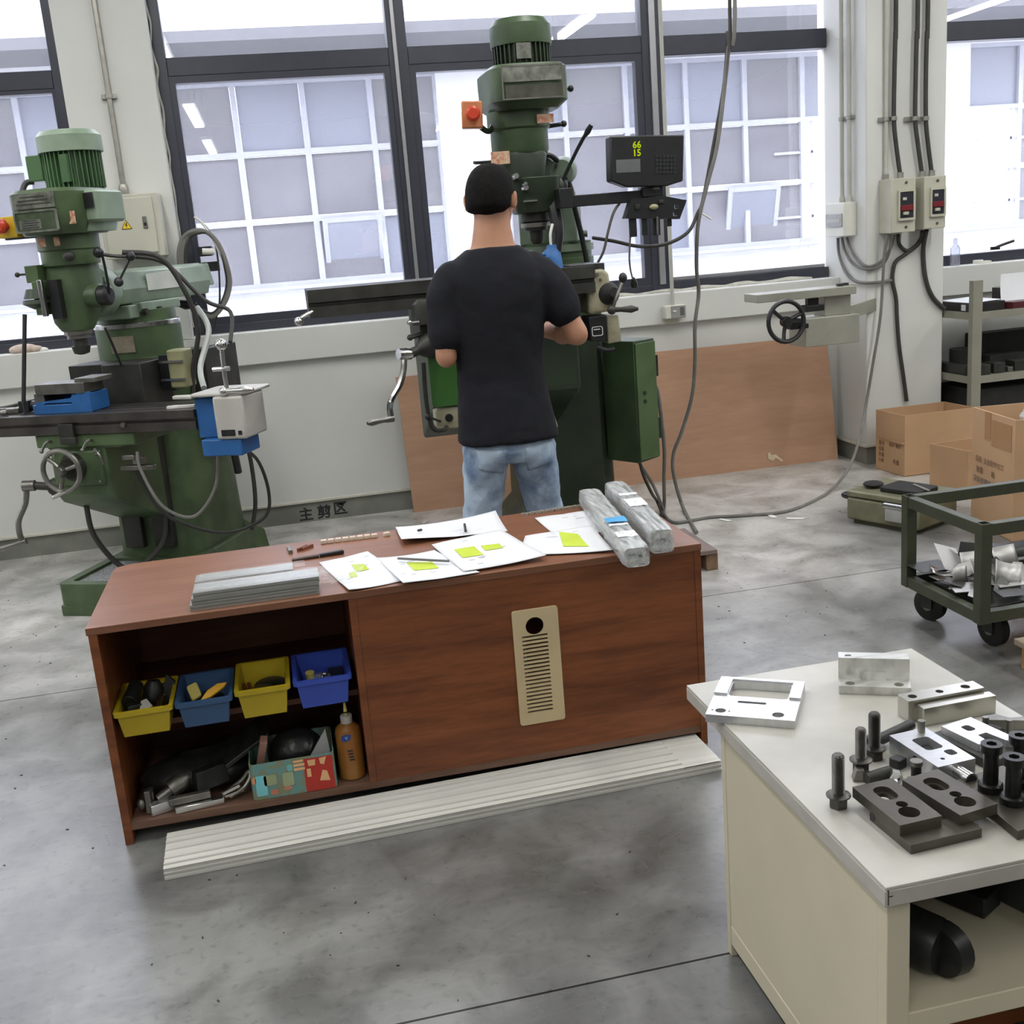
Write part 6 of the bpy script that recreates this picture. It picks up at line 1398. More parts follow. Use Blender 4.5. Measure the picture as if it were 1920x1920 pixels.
cable([aty(1220,718,5.06), aty(1231,728,5.1), aty(1237,760,5.12), aty(1243,810,5.15), aty(1246,850,5.2), aty(1245,900,5.3), atz(1245,950,0.02), atz(1236,968,0.012), atz(1215,980,0.012)], 0.010, grey_cable, 'grey cable hanging from the green electric cabinet to the floor')
hang = [(1378,-40,4.9),(1366,90,4.95),(1360,150,5.0),(1345,270,5.0),(1325,350,5.0),(1309,420,5.0),(1306,500,5.05),(1310,550,5.1),(1303,610,5.1),(1303,680,5.15),(1297,745,5.2),(1278,810,5.25),(1263,850,5.3),(1263,890,5.35),atz(1280,950,0.02),atz(1306,998,0.012)]
top = aty(1383,-60,4.9); top.z = ZC
cable([top]+hang, 0.0095, grey_cable, 'long grey cable hanging from the ceiling past the right window to the floor')
top2 = aty(1372,-60,4.9); top2.z = ZC
cable([top2,(1368,0,4.92),(1364,60,4.95),(1362,110,5.0),(1356,170,5.02),(1340,260,5.02),(1318,375,5.0),(1308,400,5.0),(1290,435,4.98),(1250,457,4.95),(1200,462,4.92),(1150,452,4.9),(1112,446,5.0)], 0.0085, dark_cable, 'dark cable hanging from the ceiling and swinging left to the milling head')
cable([aty(1162,381,4.66), aty(1150,400,4.66), aty(1140,435,4.68), aty(1132,470,4.72), aty(1121,492,4.78)], 0.006, grey_cable, 'thin grey cable drooping from the display arm to the milling table')
cable([aty(1182,444,4.63), aty(1180,480,4.66), aty(1182,505,4.7), aty(1187,525,4.72)], 0.004, grey_cable, 'thin cable dangling below the tool bracket in front of the window')
lab('cable_plug', MB().lathe([(0.006,0),(0.016,0.6),(0.014,1)], aty(1187,520,4.72), aty(1190,538,4.73), 12), blk, 'black plug at the end of the dangling thin cable', 'plug')
lab('cable_tie', TU([aty(1312,398,5.0), aty(1324,405,4.99), aty(1334,411,4.99)], 0.004), white_pl, 'white cable tie end on the two hanging cables', 'cable tie')
# floor stub behind the machine where leads meet
lab('floor_lead', TU([aty(1198,860,5.1), aty(1206,890,5.15), aty(1222,925,5.2), atz(1232,940,0.06), atz(1243,968,0.02)], 0.008), dark_cable, 'dark lead dropping below the green cabinet', 'cable')
# ------------------------------------------------------------------ folding arm with handwheel on the column
YA = 5.60
aq = lambda px, py, dy=0.0: aty(px, py, YA+dy)
arm_m = mat('arm_grey', (168, 168, 156), 0.4, metal=0.35, var=0.1, scale=7)
am2 = thing('vise_arm', 'grey steel arm fixed to the column with a black three-spoke handwheel and metal block', 'machine', (3.3, 5.7, 0.9))
pz0, pz1 = aq(1420,569).z, aq(1420,553).z
obj('top_plate', BX((aq(1421,560).x,YA,pz0),(aq(1606,556).x,YA+0.18,pz1)).bx((aq(1606,556).x,YA+0.1,pz0+0.006),(aq(1624,556).x,YA+0.18,pz1+0.004)), arm_m, am2, bevel=0.003)
obj('clamp_screws', MB().box((aq(1585,548).x,YA+0.06,pz1+0.008),(0.03,0.03,0.014)).box((aq(1600,548).x,YA+0.09,pz1+0.008),(0.03,0.03,0.014)), iron_d, am2, bevel=0.002)
obj('pivot_block', BX((aq(1514,580).x,YA+0.02,aq(1514,586).z),(aq(1549,580).x,YA+0.10,aq(1514,574).z)).bx((aq(1522,572).x,YA+0.04,aq(1522,577).z),(aq(1542,572).x,YA+0.08,pz0)), blk, am2, bevel=0.003)
bz0, bz1 = aq(1510,652).z, aq(1510,598).z
obj('steel_block', BX((aq(1510,600).x,YA,bz0),(aq(1612,600).x,YA+0.20,bz1)), arm_m, am2, bevel=0.004)
obj('slide_block', BX((aq(1555,590).x,YA+0.05,bz1),(aq(1604,585).x,YA+0.18,pz0)), arm_m, am2, bevel=0.003)
obj('support_bar', MB().hexa([(aq(1602,612).x,YA+0.2,aq(1602,612).z),(3.42,5.93,0.915),(3.42,5.936,0.915),(aq(1602,612).x,YA+0.26,aq(1602,612).z),(aq(1602,588).x,YA+0.2,aq(1602,588).z+0.01),(3.42,5.93,0.985),(3.42,5.936,0.985),(aq(1602,588).x,YA+0.26,aq(1602,588).z+0.01)]), arm_m, am2, bevel=0.002)
hwm = MB(); handwheel(hwm, aq(1474,603,-0.06), (0.1,-1,0.05), 0.107, 0.0125, 3, 0.028, 0.6)
obj('handwheel', hwm, blk, am2)
obj('wheel_hub', MB().cyl(aq(1476,604,-0.05), aq(1500,606,0.06), 0.028).bx((aq(1478,616).x,YA-0.03,aq(1478,618).z),(aq(1512,616).x,YA+0.06,aq(1478,609).z)), blk, am2, bevel=0.003)
# ------------------------------------------------------------------ steel rack at the right
rk_m = mat('rack_grey', (140, 139, 126), 0.5, var=0.06)
rk = thing('steel_rack', 'grey angle-iron rack with two shelves beside the column', 'shelf', (4.2, 5.55, 0))
RX0, RX1, RY0, RY1 = 3.866, 5.0, 5.66, 6.15
for x in (RX0, RX1-0.06):
    for y in (RY0, RY1-0.04):
        obj('post', MB().plate([(0,0),(0.06,0),(0.06,0.004),(0.004,0.004),(0.004,0.04),(0,0.04)], [], (x,y,0), (1,0,0), (0,1,0), (0,0,1.05)), rk_m, rk, smooth=0)
for z in (0.12, 0.465, 0.83):
    obj('shelf', BX((RX0+0.005,RY0+0.005,z+0.032),(RX1-0.005,RY1-0.005,z+0.036)), rk_m, rk)
    obj('shelf_rim', BX((RX0+0.06,RY0,z),(RX1-0.06,RY0+0.004,z+0.042)), rk_m, rk)
    for x in (RX0, RX1-0.004): obj('shelf_rim', BX((x,RY0+0.04,z),(x+0.004,RY1-0.04,z+0.042)), rk_m, rk)
zt_ = 0.867
def folder(x, y, w, dpt, h, rz, m, label):
    return lab('folder', B((x,y,zt_+h/2), (w,dpt,h), rz), m, label, 'folder', 'folders on the rack', bevel=0.003)
dkf = mat('folder_black', (44, 40, 42), 0.4, var=0.1); rdf = mat('folder_maroon', (86, 34, 38), 0.45)
folder(4.01, 5.90, 0.22, 0.34, 0.052, 0.0, dkf, 'black folder lying at the left corner of the rack top shelf')
folder(4.20, 5.79, 0.14, 0.2, 0.04, 0.1, rdf, 'maroon folder in the middle of the rack top shelf')
folder(4.44, 6.02, 0.3, 0.16, 0.10, 0.05, dkf, 'black folder at the right of the rack top shelf')
lab('folder_tag', B((3.899,5.80,zt_+0.024), (0.003,0.04,0.034)), paper_m, 'white tag on the left black folder', 'tag')
lab('loose_sheets', grid((3.905,5.73,zt_+0.0535), (0.2,0.0,0), (0.0,0.33,0), 6, 5, lambda a, b: 0.006*a), paper_m, 'white sheets on top of the left black folder', 'paper')
lab('loose_sheets', grid((4.10,5.74,zt_+0.046), (0.16,-0.01,0), (0.05,0.10,0.13), 8, 8, lambda a, b: 0.03*b*b), paper_m, 'tilted white sheets over the maroon folder', 'paper')
lab('loose_sheets', MB().prism(rrect(0,0,0.3,0.18,0.01), (4.29,5.70,zt_+0.001), (1,0,0), (0,1,0), (0,0,0.045)), mat('paper_stack', (214,206,202), 0.7), 'thick white paper stack at the right of the maroon folder', 'paper')
lab('loose_sheets', grid((4.30,5.70,zt_+0.05), (0.27,0,0), (0,0.18,0), 6, 6, lambda a, b: 0.04*a*b), paper_m, 'curled sheet on the thick paper stack', 'paper')
zm = 0.5015
for i, (x, y, w, dd, h, lb) in enumerate(((3.99,5.76,0.075,0.10,0.06,'dark steel block just right of the rack post on the middle shelf'), (4.09,5.77,0.075,0.10,0.06,'second dark steel block from the rack post'), (4.16,5.75,0.035,0.06,0.03,'small pale steel piece between the dark blocks'), (4.25,5.77,0.11,0.10,0.06,'right dark steel block at the frame edge on the middle shelf'), (4.24,5.90,0.26,0.12,0.09,'long dark bar behind the row of steel blocks'))):
    lab('steel_block', B((x,y,zm+h/2), (w,dd,h), 0.08*((i % 3)-1)), steel_d if i == 2 else iron_d, lb, 'steel block', 'steel blocks on the rack', bevel=0.003)
lab('black_drum', L([(0.075,0),(0.075,1)], (4.02,5.98,zm), (4.02,5.98,zm+0.13)), blk2, 'black round drum behind the blocks on the rack', 'drum')
lab('black_case', BX((4.14,6.02,zm),(4.55,6.14,zm+0.20)), blk2, 'large black case at the back of the rack middle shelf', 'case', bevel=0.004)
lab('steel_bar', B((3.90,5.92,zm+0.03), (0.045,0.36,0.06)), iron_d, 'dark flat bar along the left side of the rack middle shelf', 'bar', bevel=0.003)
lab('black_crate', BX((3.93,5.72,0.157),(4.85,6.1,0.42)), blk2, 'black crate on the bottom shelf of the rack', 'crate', bevel=0.006)
# right sill bits
lab('bottle', L([(0.028,0),(0.03,0.1),(0.03,0.65),(0.012,0.8),(0.012,1)], (4.17,6.30,1.103), (4.17,6.30,1.27)), glass_mat('clear_bottle', 0.15, haze=0.2), 'clear plastic bottle on the right window sill beside the column', 'bottle')
lab('tape_roll', MB().lathe([(0.03,0),(0.03,1)], (4.33,6.30,1.103), (4.33,6.30,1.125)).box((4.36,6.29,1.11),(0.08,0.05,0.014)), white_pl, 'white roll lying on the right window sill', 'roll')
# ------------------------------------------------------------------ cardboard boxes
card = mat('cardboard', (190, 154, 118), 0.75, var=0.05, scale=4)
card_d = mat('cardboard_inside', (176, 140, 104), 0.8, var=0.05)
tape = mat('packing_tape', (170, 132, 96), 0.25, var=0.04)
print_m = mat('carton_print', (106, 78, 58), 0.8)
def carton(name, P0, u, v, L_, W_, H, label, tilt=None):
    """open carton: P0 near corner on the floor, u/v edge directions"""
    P0 = Vector(P0); u = Vector(u).normalized(); v = Vector(v).normalized()
    t = thing(name, label, 'box', P0+u*L_/2+v*W_/2, 'open cardboard boxes')
    w = 0.006; z = Vector((0,0,1))
    obj('wall_panel', MB().prism([(0,0.003),(L_,0.003),(L_,H),(0,H)], P0, u, z, v*w), card, t)
    obj('wall_panel', MB().prism([(0,0.003),(L_,0.003),(L_,H),(0,H)], P0+v*(W_-w), u, z, v*w), card, t)
    obj('wall_panel', MB().prism([(w,0.003),(W_-w,0.003),(W_-w,H),(w,H)], P0, v, z, u*w), card, t)
    obj('wall_panel', MB().prism([(w,0.003),(W_-w,0.003),(W_-w,H),(w,H)], P0+u*(L_-w), v, z, u*w), card, t)
    obj('bottom_panel', MB().prism([(0,0),(L_,0),(L_,W_),(0,W_)], P0+z*0.001, u, v, z*0.004), card_d, t)
    return t
A0 = Vector((3.376, 5.545, 0))
bA = carton('cardboard_box', A0, (1,0.0,0), (-0.06,1,0), 0.44, 0.28, 0.352, 'large open cardboard box standing against the column')
obj('crease_line', BX((3.357,5.545,0.19),(3.3715,5.80,0.197)), card_d, bA)
def ctext(s, size, o, u, parent, m=print_m): return text(s, size, o, u, (0,0,1), 'printed_words', m, parent, align='LEFT')
lu = Vector((0.06,-1,0)).normalized()
F_ = lambda a, z: A0+Vector((-0.06,1,0)).normalized()*(0.27-a)+V3(-0.0012,0,z)
ctext('编号', 0.030, F_(0.02,0.162), lu, bA); ctext('品名: 螺丝', 0.026, F_(0.12,0.165), lu, bA); ctext('规格', 0.028, F_(0.02,0.128), lu, bA); ctext('数量', 0.028, F_(0.02,0.094), lu, bA); ctext('日期', 0.026, F_(0.02,0.06), lu, bA); ctext('毛重', 0.03, F_(0.16,0.07), lu, bA)
ctext('金属', 0.062, A0+V3(0.165,-0.0012,0.12), (1,0,0), bA, ink_b)
B0 = atz(1748, 925, 0.0)
carton('cardboard_box', V3(3.42,5.02,0), (1,0.02,0), (-0.16,1,0), 0.36, 0.28, 0.235, 'smaller open cardboard box between the large one and the tall one')
C0 = Vector((3.21, 4.50, 0))
cu_, cv_ = Vector((0.80,-0.6,0)).normalized(), Vector((0.6,0.80,0)).normalized()
C0 = Vector((3.155, 4.60, 0)); cu_ = Vector((-0.155,-0.988,0)).normalized(); cv_ = Vector((0.988,-0.155,0)).normalized()
bC = carton('cardboard_box', C0, cu_, cv_, 0.40, 0.45, 0.55, 'tall cardboard box with packing tape and printed lines at the right')
obj('tape_strip', MB().prism([(0.12,0.42),(0.18,0.42),(0.18,0.55),(0.12,0.55)], C0-cv_*0.001, cu_, V3(0,0,1), -cv_*0.0008), tape, bC, smooth=0)
obj('tape_strip', MB().prism([(0.19,0.40),(0.37,0.40),(0.37,0.52),(0.19,0.52)], C0-cv_*0.001, cu_, V3(0,0,1), -cv_*0.0008), tape, bC, smooth=0)
G_ = lambda a, z: C0+cu_*a-cv_*0.0025+V3(0,0,z)
ctext('品名: 五金配件加工', 0.032, G_(0.04,0.315), cu_, bC); ctext('数量        箱', 0.034, G_(0.05,0.265), cu_, bC); ctext('深圳市精密机械有限', 0.036, G_(0.02,0.215), cu_, bC, ink)
obj('top_flap', MB().prism([(0,0),(0.40,0),(0.38,0.12),(0.02,0.12)], C0+cv_*0.449+V3(0,0,0.551), cu_, cv_*0.8+V3(0,0,0.25), V3(0,0,0.005)), card_d, bC)
lab('plastic_sheet', MB().loft([(C0+cu_*0.22+cv_*0.28+V3(0,0,0.43),0.12,0.12),(C0+cu_*0.22+cv_*0.28+V3(0,0,0.52),0.14,0.15),(C0+cu_*0.22+cv_*0.28+V3(0,0,0.60),0.10,0.09)], 18, 2.5), film2, 'crumpled clear plastic in the top of the tall cardboard box', 'plastic')
lab('box_bedding', MB().prism([(0.01,0.01),(0.365,0.01),(0.365,0.435),(0.01,0.435)], C0+V3(0,0,0.38), cu_, cv_, V3(0,0,0.03)), blk2, 'dark packing inside the tall cardboard box', 'packing')
# ------------------------------------------------------------------ olive tool case on the floor
ol = mat('olive_steel', (126, 124, 100), 0.42, metal=0.3, var=0.14, scale=10)
old = mat('olive_dark', (70, 70, 54), 0.5, var=0.15)
q0 = Vector((2.80, 4.475, 0)); tu = Vector((-0.42, 0.90, 0)).normalized(); tv = Vector((0.90, 0.42, 0)).normalized()
tc_ = thing('tool_case', 'olive metal tool case with a black handle lying on the floor behind the trolley', 'tool case', q0+tu*0.14+tv*0.17)
def tbox(a0, a1, b0, b1, z0, z1): return MB().prism([(a0,b0),(a1,b0),(a1,b1),(a0,b1)], q0+V3(0,0,z0), tu, tv, V3(0,0,z1-z0))
obj('lower_shell', tbox(0,0.40,0,0.32,0.02,0.13), ol, tc_, bevel=0.012)
obj('lid', tbox(0.0,0.40,0.0,0.32,0.134,0.165), ol, tc_, bevel=0.008)
obj('bottom_rim', tbox(0.03,0.37,0.02,0.30,0.0,0.03), old, tc_)
obj('latch', tbox(0.05,0.17,-0.022,0.001,0.05,0.135), steel, tc_, bevel=0.004)
obj('latch_roll', MB().cyl(q0+tu*0.05-tv*0.02+V3(0,0,0.125), q0+tu*0.17-tv*0.02+V3(0,0,0.125), 0.015), steel, tc_)
hb = q0+tu*0.40
obj('handle', TU([hb+tv*0.10+V3(0,0,0.10), hb+tu*0.08+tv*0.10+V3(0,0,0.105), hb+tu*0.10+tv*0.13+V3(0,0,0.105), hb+tu*0.10+tv*0.22+V3(0,0,0.105), hb+tu*0.08+tv*0.25+V3(0,0,0.105), hb+tv*0.25+V3(0,0,0.10)], 0.014), blk, tc_)
lab('black_pouch', MB().prism(rrect(0,0,0.22,0.17,0.02), q0+tu*0.04+tv*0.06+V3(0,0,0.1665), tu, tv, V3(0,0,0.022)), blk2, 'black flat pouch on the olive tool case', 'pouch', bevel=0.004)
lab('black_glove', MB().ball(q0+tu*0.33+tv*0.12+V3(0,0,0.182), (0.05,0.05,0.015)), blk2, 'small black lump at the far end of the olive tool case', 'glove')
lab('foil_strip', MB().prism([(0,0),(0.14,0.02),(0.14,0.04),(0,0.02)], q0+tu*0.02+tv*0.10+V3(0,0,0.19), (tu+tv*0.4).normalized(), tv, V3(0,0,0.003)), steel, 'shiny strip on the black pouch', 'strip')
# ------------------------------------------------------------------ trolley with scrap sheet metal
tr_m = mat('trolley_green', (62, 66, 50), 0.5, var=0.14, scale=12)
tr = thing('trolley', 'dark olive steel frame trolley on black castors at the right edge', 'trolley', (2.55, 3.3, 0))
TX0, TX1, TY0, TY1, ZL, ZH = 2.120, 2.95, 3.03, 3.50, 0.15, 0.490
w = 0.038
for x in (TX0, TX1-w):
    for y in (TY0, TY1-w): obj('post', MB().plate([(x,y),(x+w,y),(x+w,y+w),(x,y+w)], [[(x+0.004,y+0.004),(x+w-0.004,y+0.004),(x+w-0.004,y+w-0.004),(x+0.004,y+w-0.004)]], (0,0,ZL), (1,0,0), (0,1,0), (0,0,ZH-ZL)), tr_m, tr, smooth=0)
for z in (ZL, ZH-0.042):
    for y in (TY0+0.002, TY1-w+0.002): obj('rail', BX((TX0+w,y,z),(TX1-w,y+w-0.004,z+0.04)), tr_m, tr, bevel=0.002)
    for x in (TX0+0.002, TX1-w+0.002): obj('rail', BX((x,TY0+w,z),(x+w-0.004,TY1-w,z+0.04)), tr_m, tr, bevel=0.002)
obj('tray', BX((TX0+w,TY0+w,ZL+0.004),(TX1-w,TY1-w,ZL+0.010)), mat('tray_dark', (58,58,52), 0.5, metal=0.3, var=0.2), tr)
for (x, y, a) in ((2.235,TY1-0.01,0.4),(2.285,3.19,0.15),(TX1-0.1,TY1-0.06,0.3),(TX1-0.1,TY0+0.07,0.2)):
    c = Vector((x,y,0.062)); ax = Vector((math.cos(a), math.sin(a), 0))
    cs = obj('castor', MB().lathe([(0.05,0),(0.061,0.15),(0.061,0.85),(0.05,1)], c-ax*0.02, c+ax*0.02, 26), blk2, tr)
    obj('fork', MB().box(c+ax*0.026+V3(0,0,0.035), (0.005,0.045,0.09), a).box(c-ax*0.026+V3(0,0,0.035), (0.005,0.045,0.09), a).box(c+V3(0,0,0.082), (0.07,0.07,0.01), a), iron_d, cs)
    obj('hub_cap', MB().cyl(c-ax*0.023, c+ax*0.023, 0.022, n=14), steel_d, cs)
rnd = random.Random(5)
scrap_m = mat('scrap_sheet', (176, 175, 172), 0.38, metal=0.5, var=0.1, scale=6)
scr_d = mat('scrap_dark', (64, 64, 62), 0.4, metal=0.5, var=0.15)
ZS_ = ZL+0.0105
def scrap(px, py, z, size, rot, m, label, bend=0.0, poly=None):
    c = aty(px, py, z)
    R = Euler(rot).to_matrix()
    poly = poly or [(-0.5,-0.4),(0.45,-0.5),(0.5,0.4),(-0.4,0.5)]
    mb = MB()
    if bend:
        n = 10; vs = []
        for k in range(n+1):
            a = (k/n-0.5)*bend; r = size[0]/bend
            for s in (-0.5, 0.5): vs.append(c+R @ V3(r*math.sin(a), s*size[1], r*(1-math.cos(a))))
        mb.add(vs, [(2*k, 2*k+2, 2*k+3, 2*k+1) for k in range(n)])
    else:
        u = R @ V3(1,0,0); v = R @ V3(0,1,0)
        mb.prism([(a*size[0], b*size[1]) for a, b in poly], c, u, v, u.cross(v)*0.002)
    o = lab('scrap_piece', mb, m, label, 'scrap metal', 'scrap metal in the trolley')
    if bend: s = o.modifiers.new('t', 'SOLIDIFY'); s.thickness = 0.002
    return o
zf = ZS_+0.03
scrap(1782,1048,3.40,(0.17,0.12),(0.9,0.3,0.5),scrap_m,'large grey tilted sheet scrap at the back left of the trolley tray')
scrap(1818,1058,3.36,(0.09,0.09),(1.2,0.1,0.2),scrap_m,'pale upright scrap piece behind the front trolley post',bend=0.8)
scrap(1797,1082,3.30,(0.07,0.07),(1.45,0.0,0.25),scrap_m,'small pale curled scrap standing in the trolley tray',bend=1.0)
scrap(1772,1072,3.36,(0.10,0.06),(0.2,0.1,-0.3),steel,'shiny curved scrap strip lying in the trolley tray',bend=0.9)
scrap(1745,1062,3.42,(0.16,0.12),(0.03,0.04,0.2),scr_d,'dark flat sheet scrap at the left of the trolley tray')
scrap(1818,1098,3.25,(0.17,0.10),(0.02,0.05,-0.2),scrap_m,'flat grey scrap with a notch near the front post',poly=[(-0.5,-0.3),(0.3,-0.5),(0.5,0.2),(0.2,0.15),(0.1,0.3),(-0.3,0.4)])
scrap(1812,1106,3.20,(0.10,0.05),(0.02,0.02,-0.1),scrap_m,'small flat pale scrap at the front of the trolley tray')
scrap(1832,1078,3.28,(0.08,0.11),(1.0,0.6,0.5),scrap_m,'grey bent scrap right beside the front trolley post')
scrap(1862,1070,3.28,(0.09,0.10),(0.8,-0.4,0.9),scrap_m,'grey triangular scrap right of the front trolley post',poly=[(-0.5,-0.4),(0.5,-0.2),(0.1,0.5)])
scrap(1886,1078,3.22,(0.10,0.09),(1.0,0.3,-0.2),scrap_m,'folded channel scrap at the right edge of the picture',bend=1.4)
scrap(1884,1046,3.38,(0.10,0.09),(1.1,0.0,0.1),scrap_m,'pale upright scrap at the back right of the trolley tray',bend=0.5)
scrap(1900,1096,3.18,(0.13,0.03),(0.1,0.05,0.1),scrap_m,'thin pale scrap strip at the right of the trolley tray')
scrap(1855,1108,3.14,(0.11,0.09),(0.15,-0.1,0.4),scrap_m,'pale wedge-shaped scrap in front of the right pieces',poly=[(-0.5,-0.3),(0.5,0.3),(-0.3,0.4)])
scrap(1840,1040,3.44,(0.20,0.09),(1.2,0.15,-0.1),scr_d,'black bent plate at the back of the trolley tray')
scrap(1905,1030,3.42,(0.20,0.07),(0.6,0.0,0.0),scr_d,'black shallow dish scrap at the back right of the trolley tray',bend=0.7)
for k, (px, py, yy, w_, h_, rx, ry, rz) in enumerate(((1790,1092,3.27,0.10,0.07,0.25,0.1,0.9),(1806,1070,3.33,0.09,0.06,0.7,-0.5,0.3),(1842,1092,3.22,0.10,0.08,0.35,0.3,1.2),(1868,1092,3.2,0.10,0.07,0.3,-0.3,0.5),(1875,1062,3.3,0.09,0.08,0.9,0.5,1.4),(1912,1070,3.26,0.10,0.08,0.8,-0.2,0.7),(1895,1112,3.12,0.12,0.06,0.15,0.1,0.2),(1830,1112,3.15,0.09,0.05,0.12,-0.1,0.8),(1764,1084,3.36,0.09,0.05,0.15,0.2,0.4))):
    scrap(px, py, yy, (w_, h_), (rx, ry, rz), scrap_m if k % 3 else scr_d, ('grey' if k % 3 else 'dark')+' flat offcut, %s in the loose heap of offcuts in the trolley' % ORD[k], poly=[(-0.5,-0.3),(0.2,-0.5),(0.5,0.1),(0.1,0.45),(-0.4,0.4)] if k % 2 else None)
lab('scrap_bed', B((2.5,3.26,ZS_+0.012), (0.62,0.30,0.022), 0.05), scr_d, 'layer of dark scrap lying under the pieces in the trolley', 'scrap metal', kind='stuff', bevel=0.004)
# pallet stack at the right edge
pal_m = wood_mat('pallet_wood', (150, 112, 66), (190, 152, 100), 0.7, 1.5, 9, 9, 3.0)
pl2 = thing('pallet', 'rough wooden pallet at the right edge beside the trolley castor', 'pallet', (2.6, 2.85, 0))
for k in range(3): obj('board', BX((2.225+k*0.26,2.60,0.078),(2.225+k*0.26+0.24,3.0,0.10)), mat('pallet_top', (150,136,120), 0.7, var=0.08), pl2, bevel=0.003)
for y in (2.62, 2.92):
    obj('runner', BX((2.24,y,0.0),(2.95,y+0.06,0.0775)), pal_m, pl2, bevel=0.003)
# ------------------------------------------------------------------ cream worktable in the right foreground
wt_p = mat('worktable_cream', (196, 188, 164), 0.45, var=0.03, scale=5)
wt_t = mat('worktable_top', (186, 184, 176), 0.34, var=0.06, scale=5, col2=(166, 164, 155))
wt_e = mat('worktable_edge', (172, 169, 160), 0.45, var=0.08, scale=14)
WX0, WX1, WY0, WY1, WZ = 0.756, 1.284, 1.283, 2.076, 0.548
wk = thing('worktable', 'low cream worktable with a scuffed white top and open front in the right foreground', 'table', (1.02, 1.68, 0))
obj('tabletop', BX((WX0,WY0,0.515),(WX1,WY1,0.5425)), wt_e, wk, bevel=0.002)
obj('laminate', BX((WX0+0.0008,WY0+0.0008,0.5427),(WX1-0.0008,WY1-0.0008,WZ)), wt_t, wk, bevel=0.001)
for nm, (a, b) in (('chip', ((WX0+0.004,WY0-0.0006,0.519),(WX0+0.0055,WY0+0.0012,0.543))),('chip', ((WX0+0.0055,WY0-0.0006,0.5325),(WX0+0.012,WY0+0.0012,0.534)))):
    obj(nm, BX(a, b), ink_b, wk, smooth=0)
IX0, IX1, IY0, IY1 = 0.770, 1.270, 1.300, 1.925+0.14
IY1 = 1.925
obj('side_panel', BX((IX0,IY0+0.028,0.075),(IX0+0.012,IY1-0.02,0.5148)), wt_p, wk, bevel=0.001)
obj('side_panel', BX((IX1-0.014,IY0,0.0),(IX1,IY1,0.5148)), wt_p, wk, bevel=0.001)
obj('back_panel', BX((IX0+0.04,IY1-0.016,0.03),(IX1-0.0145,IY1-0.002,0.5148)), wt_p, wk)
obj('post', BX((IX0-0.001,IY0,0.0),(IX0+0.037,IY0+0.0275,0.5148)), wt_p, wk, bevel=0.002)
obj('post', BX((IX0-0.001,IY1-0.0195,0.0),(IX0+0.037,IY1,0.5148)), wt_p, wk, bevel=0.002)
obj('plinth_rail', BX((IX0-0.001,IY0+0.028,0.03),(IX0+0.012,IY1-0.02,0.0745)), wt_p, wk, bevel=0.002)
obj('apron', BX((IX0+0.0375,IY0+0.002,0.506),(IX1-0.0145,IY0+0.016,0.5148)), wt_p, wk)
obj('shelf', BX((IX0+0.0125,IY0+0.004,0.272),(IX1-0.0145,IY1-0.0165,0.309)), wt_p, wk, bevel=0.002)
obj('lower_back', BX((IX0+0.013,IY0+0.25,0.01),(IX1-0.0145,IY0+0.262,0.271)), wood_c, wk)
# tools on its shelf
zs2 = 0.3095
tg = lab('boring_head', MB().lathe([(0.022,0),(0.022,0.45),(0.034,0.5),(0.046,0.55),(0.046,0.9),(0.04,1)], (0.83,1.50,zs2+0.05), (0.905,1.365,zs2+0.048), 24).lathe([(0.03,0),(0.045,0.3),(0.04,1)], (0.93,1.375,zs2+0.046), (0.895,1.36,zs2+0.047), 20), dkt, 'black round boring head lying at the left of the worktable shelf', 'tool')
lab('grey_arbor', MB().lathe([(0.016,0),(0.016,1)], (0.835,1.39,zs2+0.017), (0.885,1.415,zs2+0.017), 16), iron_d, 'short grey arbor lying in front of the black boring head', 'tool')
lab('black_clamp', MB().box((0.87,1.60,zs2+0.055), (0.08,0.2,0.08), 0.2, top=(0.7,0.8)).box((0.86,1.52,zs2+0.12),(0.05,0.06,0.06),0.4), dkt, 'black clamp standing behind the boring head under the worktable', 'tool', bevel=0.004)
lab('steel_billet', B((1.15,1.53,zs2+0.045), (0.10,0.34,0.088), 0.35), mat('billet_dark', (66,68,66), 0.4, metal=0.4, var=0.2), 'long dark rectangular billet at the right of the worktable shelf', 'steel block', bevel=0.003)
lab('dark_bar', B((0.99,1.64,zs2+0.02), (0.06,0.36,0.038), 0.5), dkt, 'dark flat bar between the clamp and the long billet', 'bar', bevel=0.003)
# ------------------------------------------------------------------ machined parts on the worktable
fa = lambda d: (math.cos(math.radians(d)), math.sin(math.radians(d)), 0)
def frame_axes(a, b):
    u = (Vector(b)-Vector(a)); u.z = 0; u.normalize(); return u, Vector((-u.y, u.x, 0))
a_ = Vector((0.726,1.892,0)); b_ = Vector((0.870,1.800,0))
u, v = frame_axes(a_, b_); o = Vector((a_.x, a_.y, WZ+0.0005)); W_ = (b_-a_).length
u, v = Vector(u), Vector(v)
fp = thing('machined_plate', 'bright milled aluminium frame plate overhanging the left end of the worktable', 'machined part', o+u*0.08+v*0.08)
H1 = 0.0165
obj('frame_plate', MB().plate([(0,0),(W_,0),(W_,0.182),(0.0,0.182)], [rrect(0.028,0.095,W_-0.024,0.168,0.010), rrect(0.052,0.064,0.108,0.074,0.003), circ(0.026,0.022,0.0105), circ(W_-0.034,0.022,0.0115), circ(0.010,0.022,0.0025,8), circ(0.043,0.022,0.0025,8), circ(0.012,0.172,0.003,8), circ(W_-0.012,0.172,0.003,8), circ(0.013,0.105,0.0025,8), circ(W_-0.012,0.105,0.0025,8)], o, u, v, (0,0,H1)), alu, fp, smooth=20, bevel=0.0008)
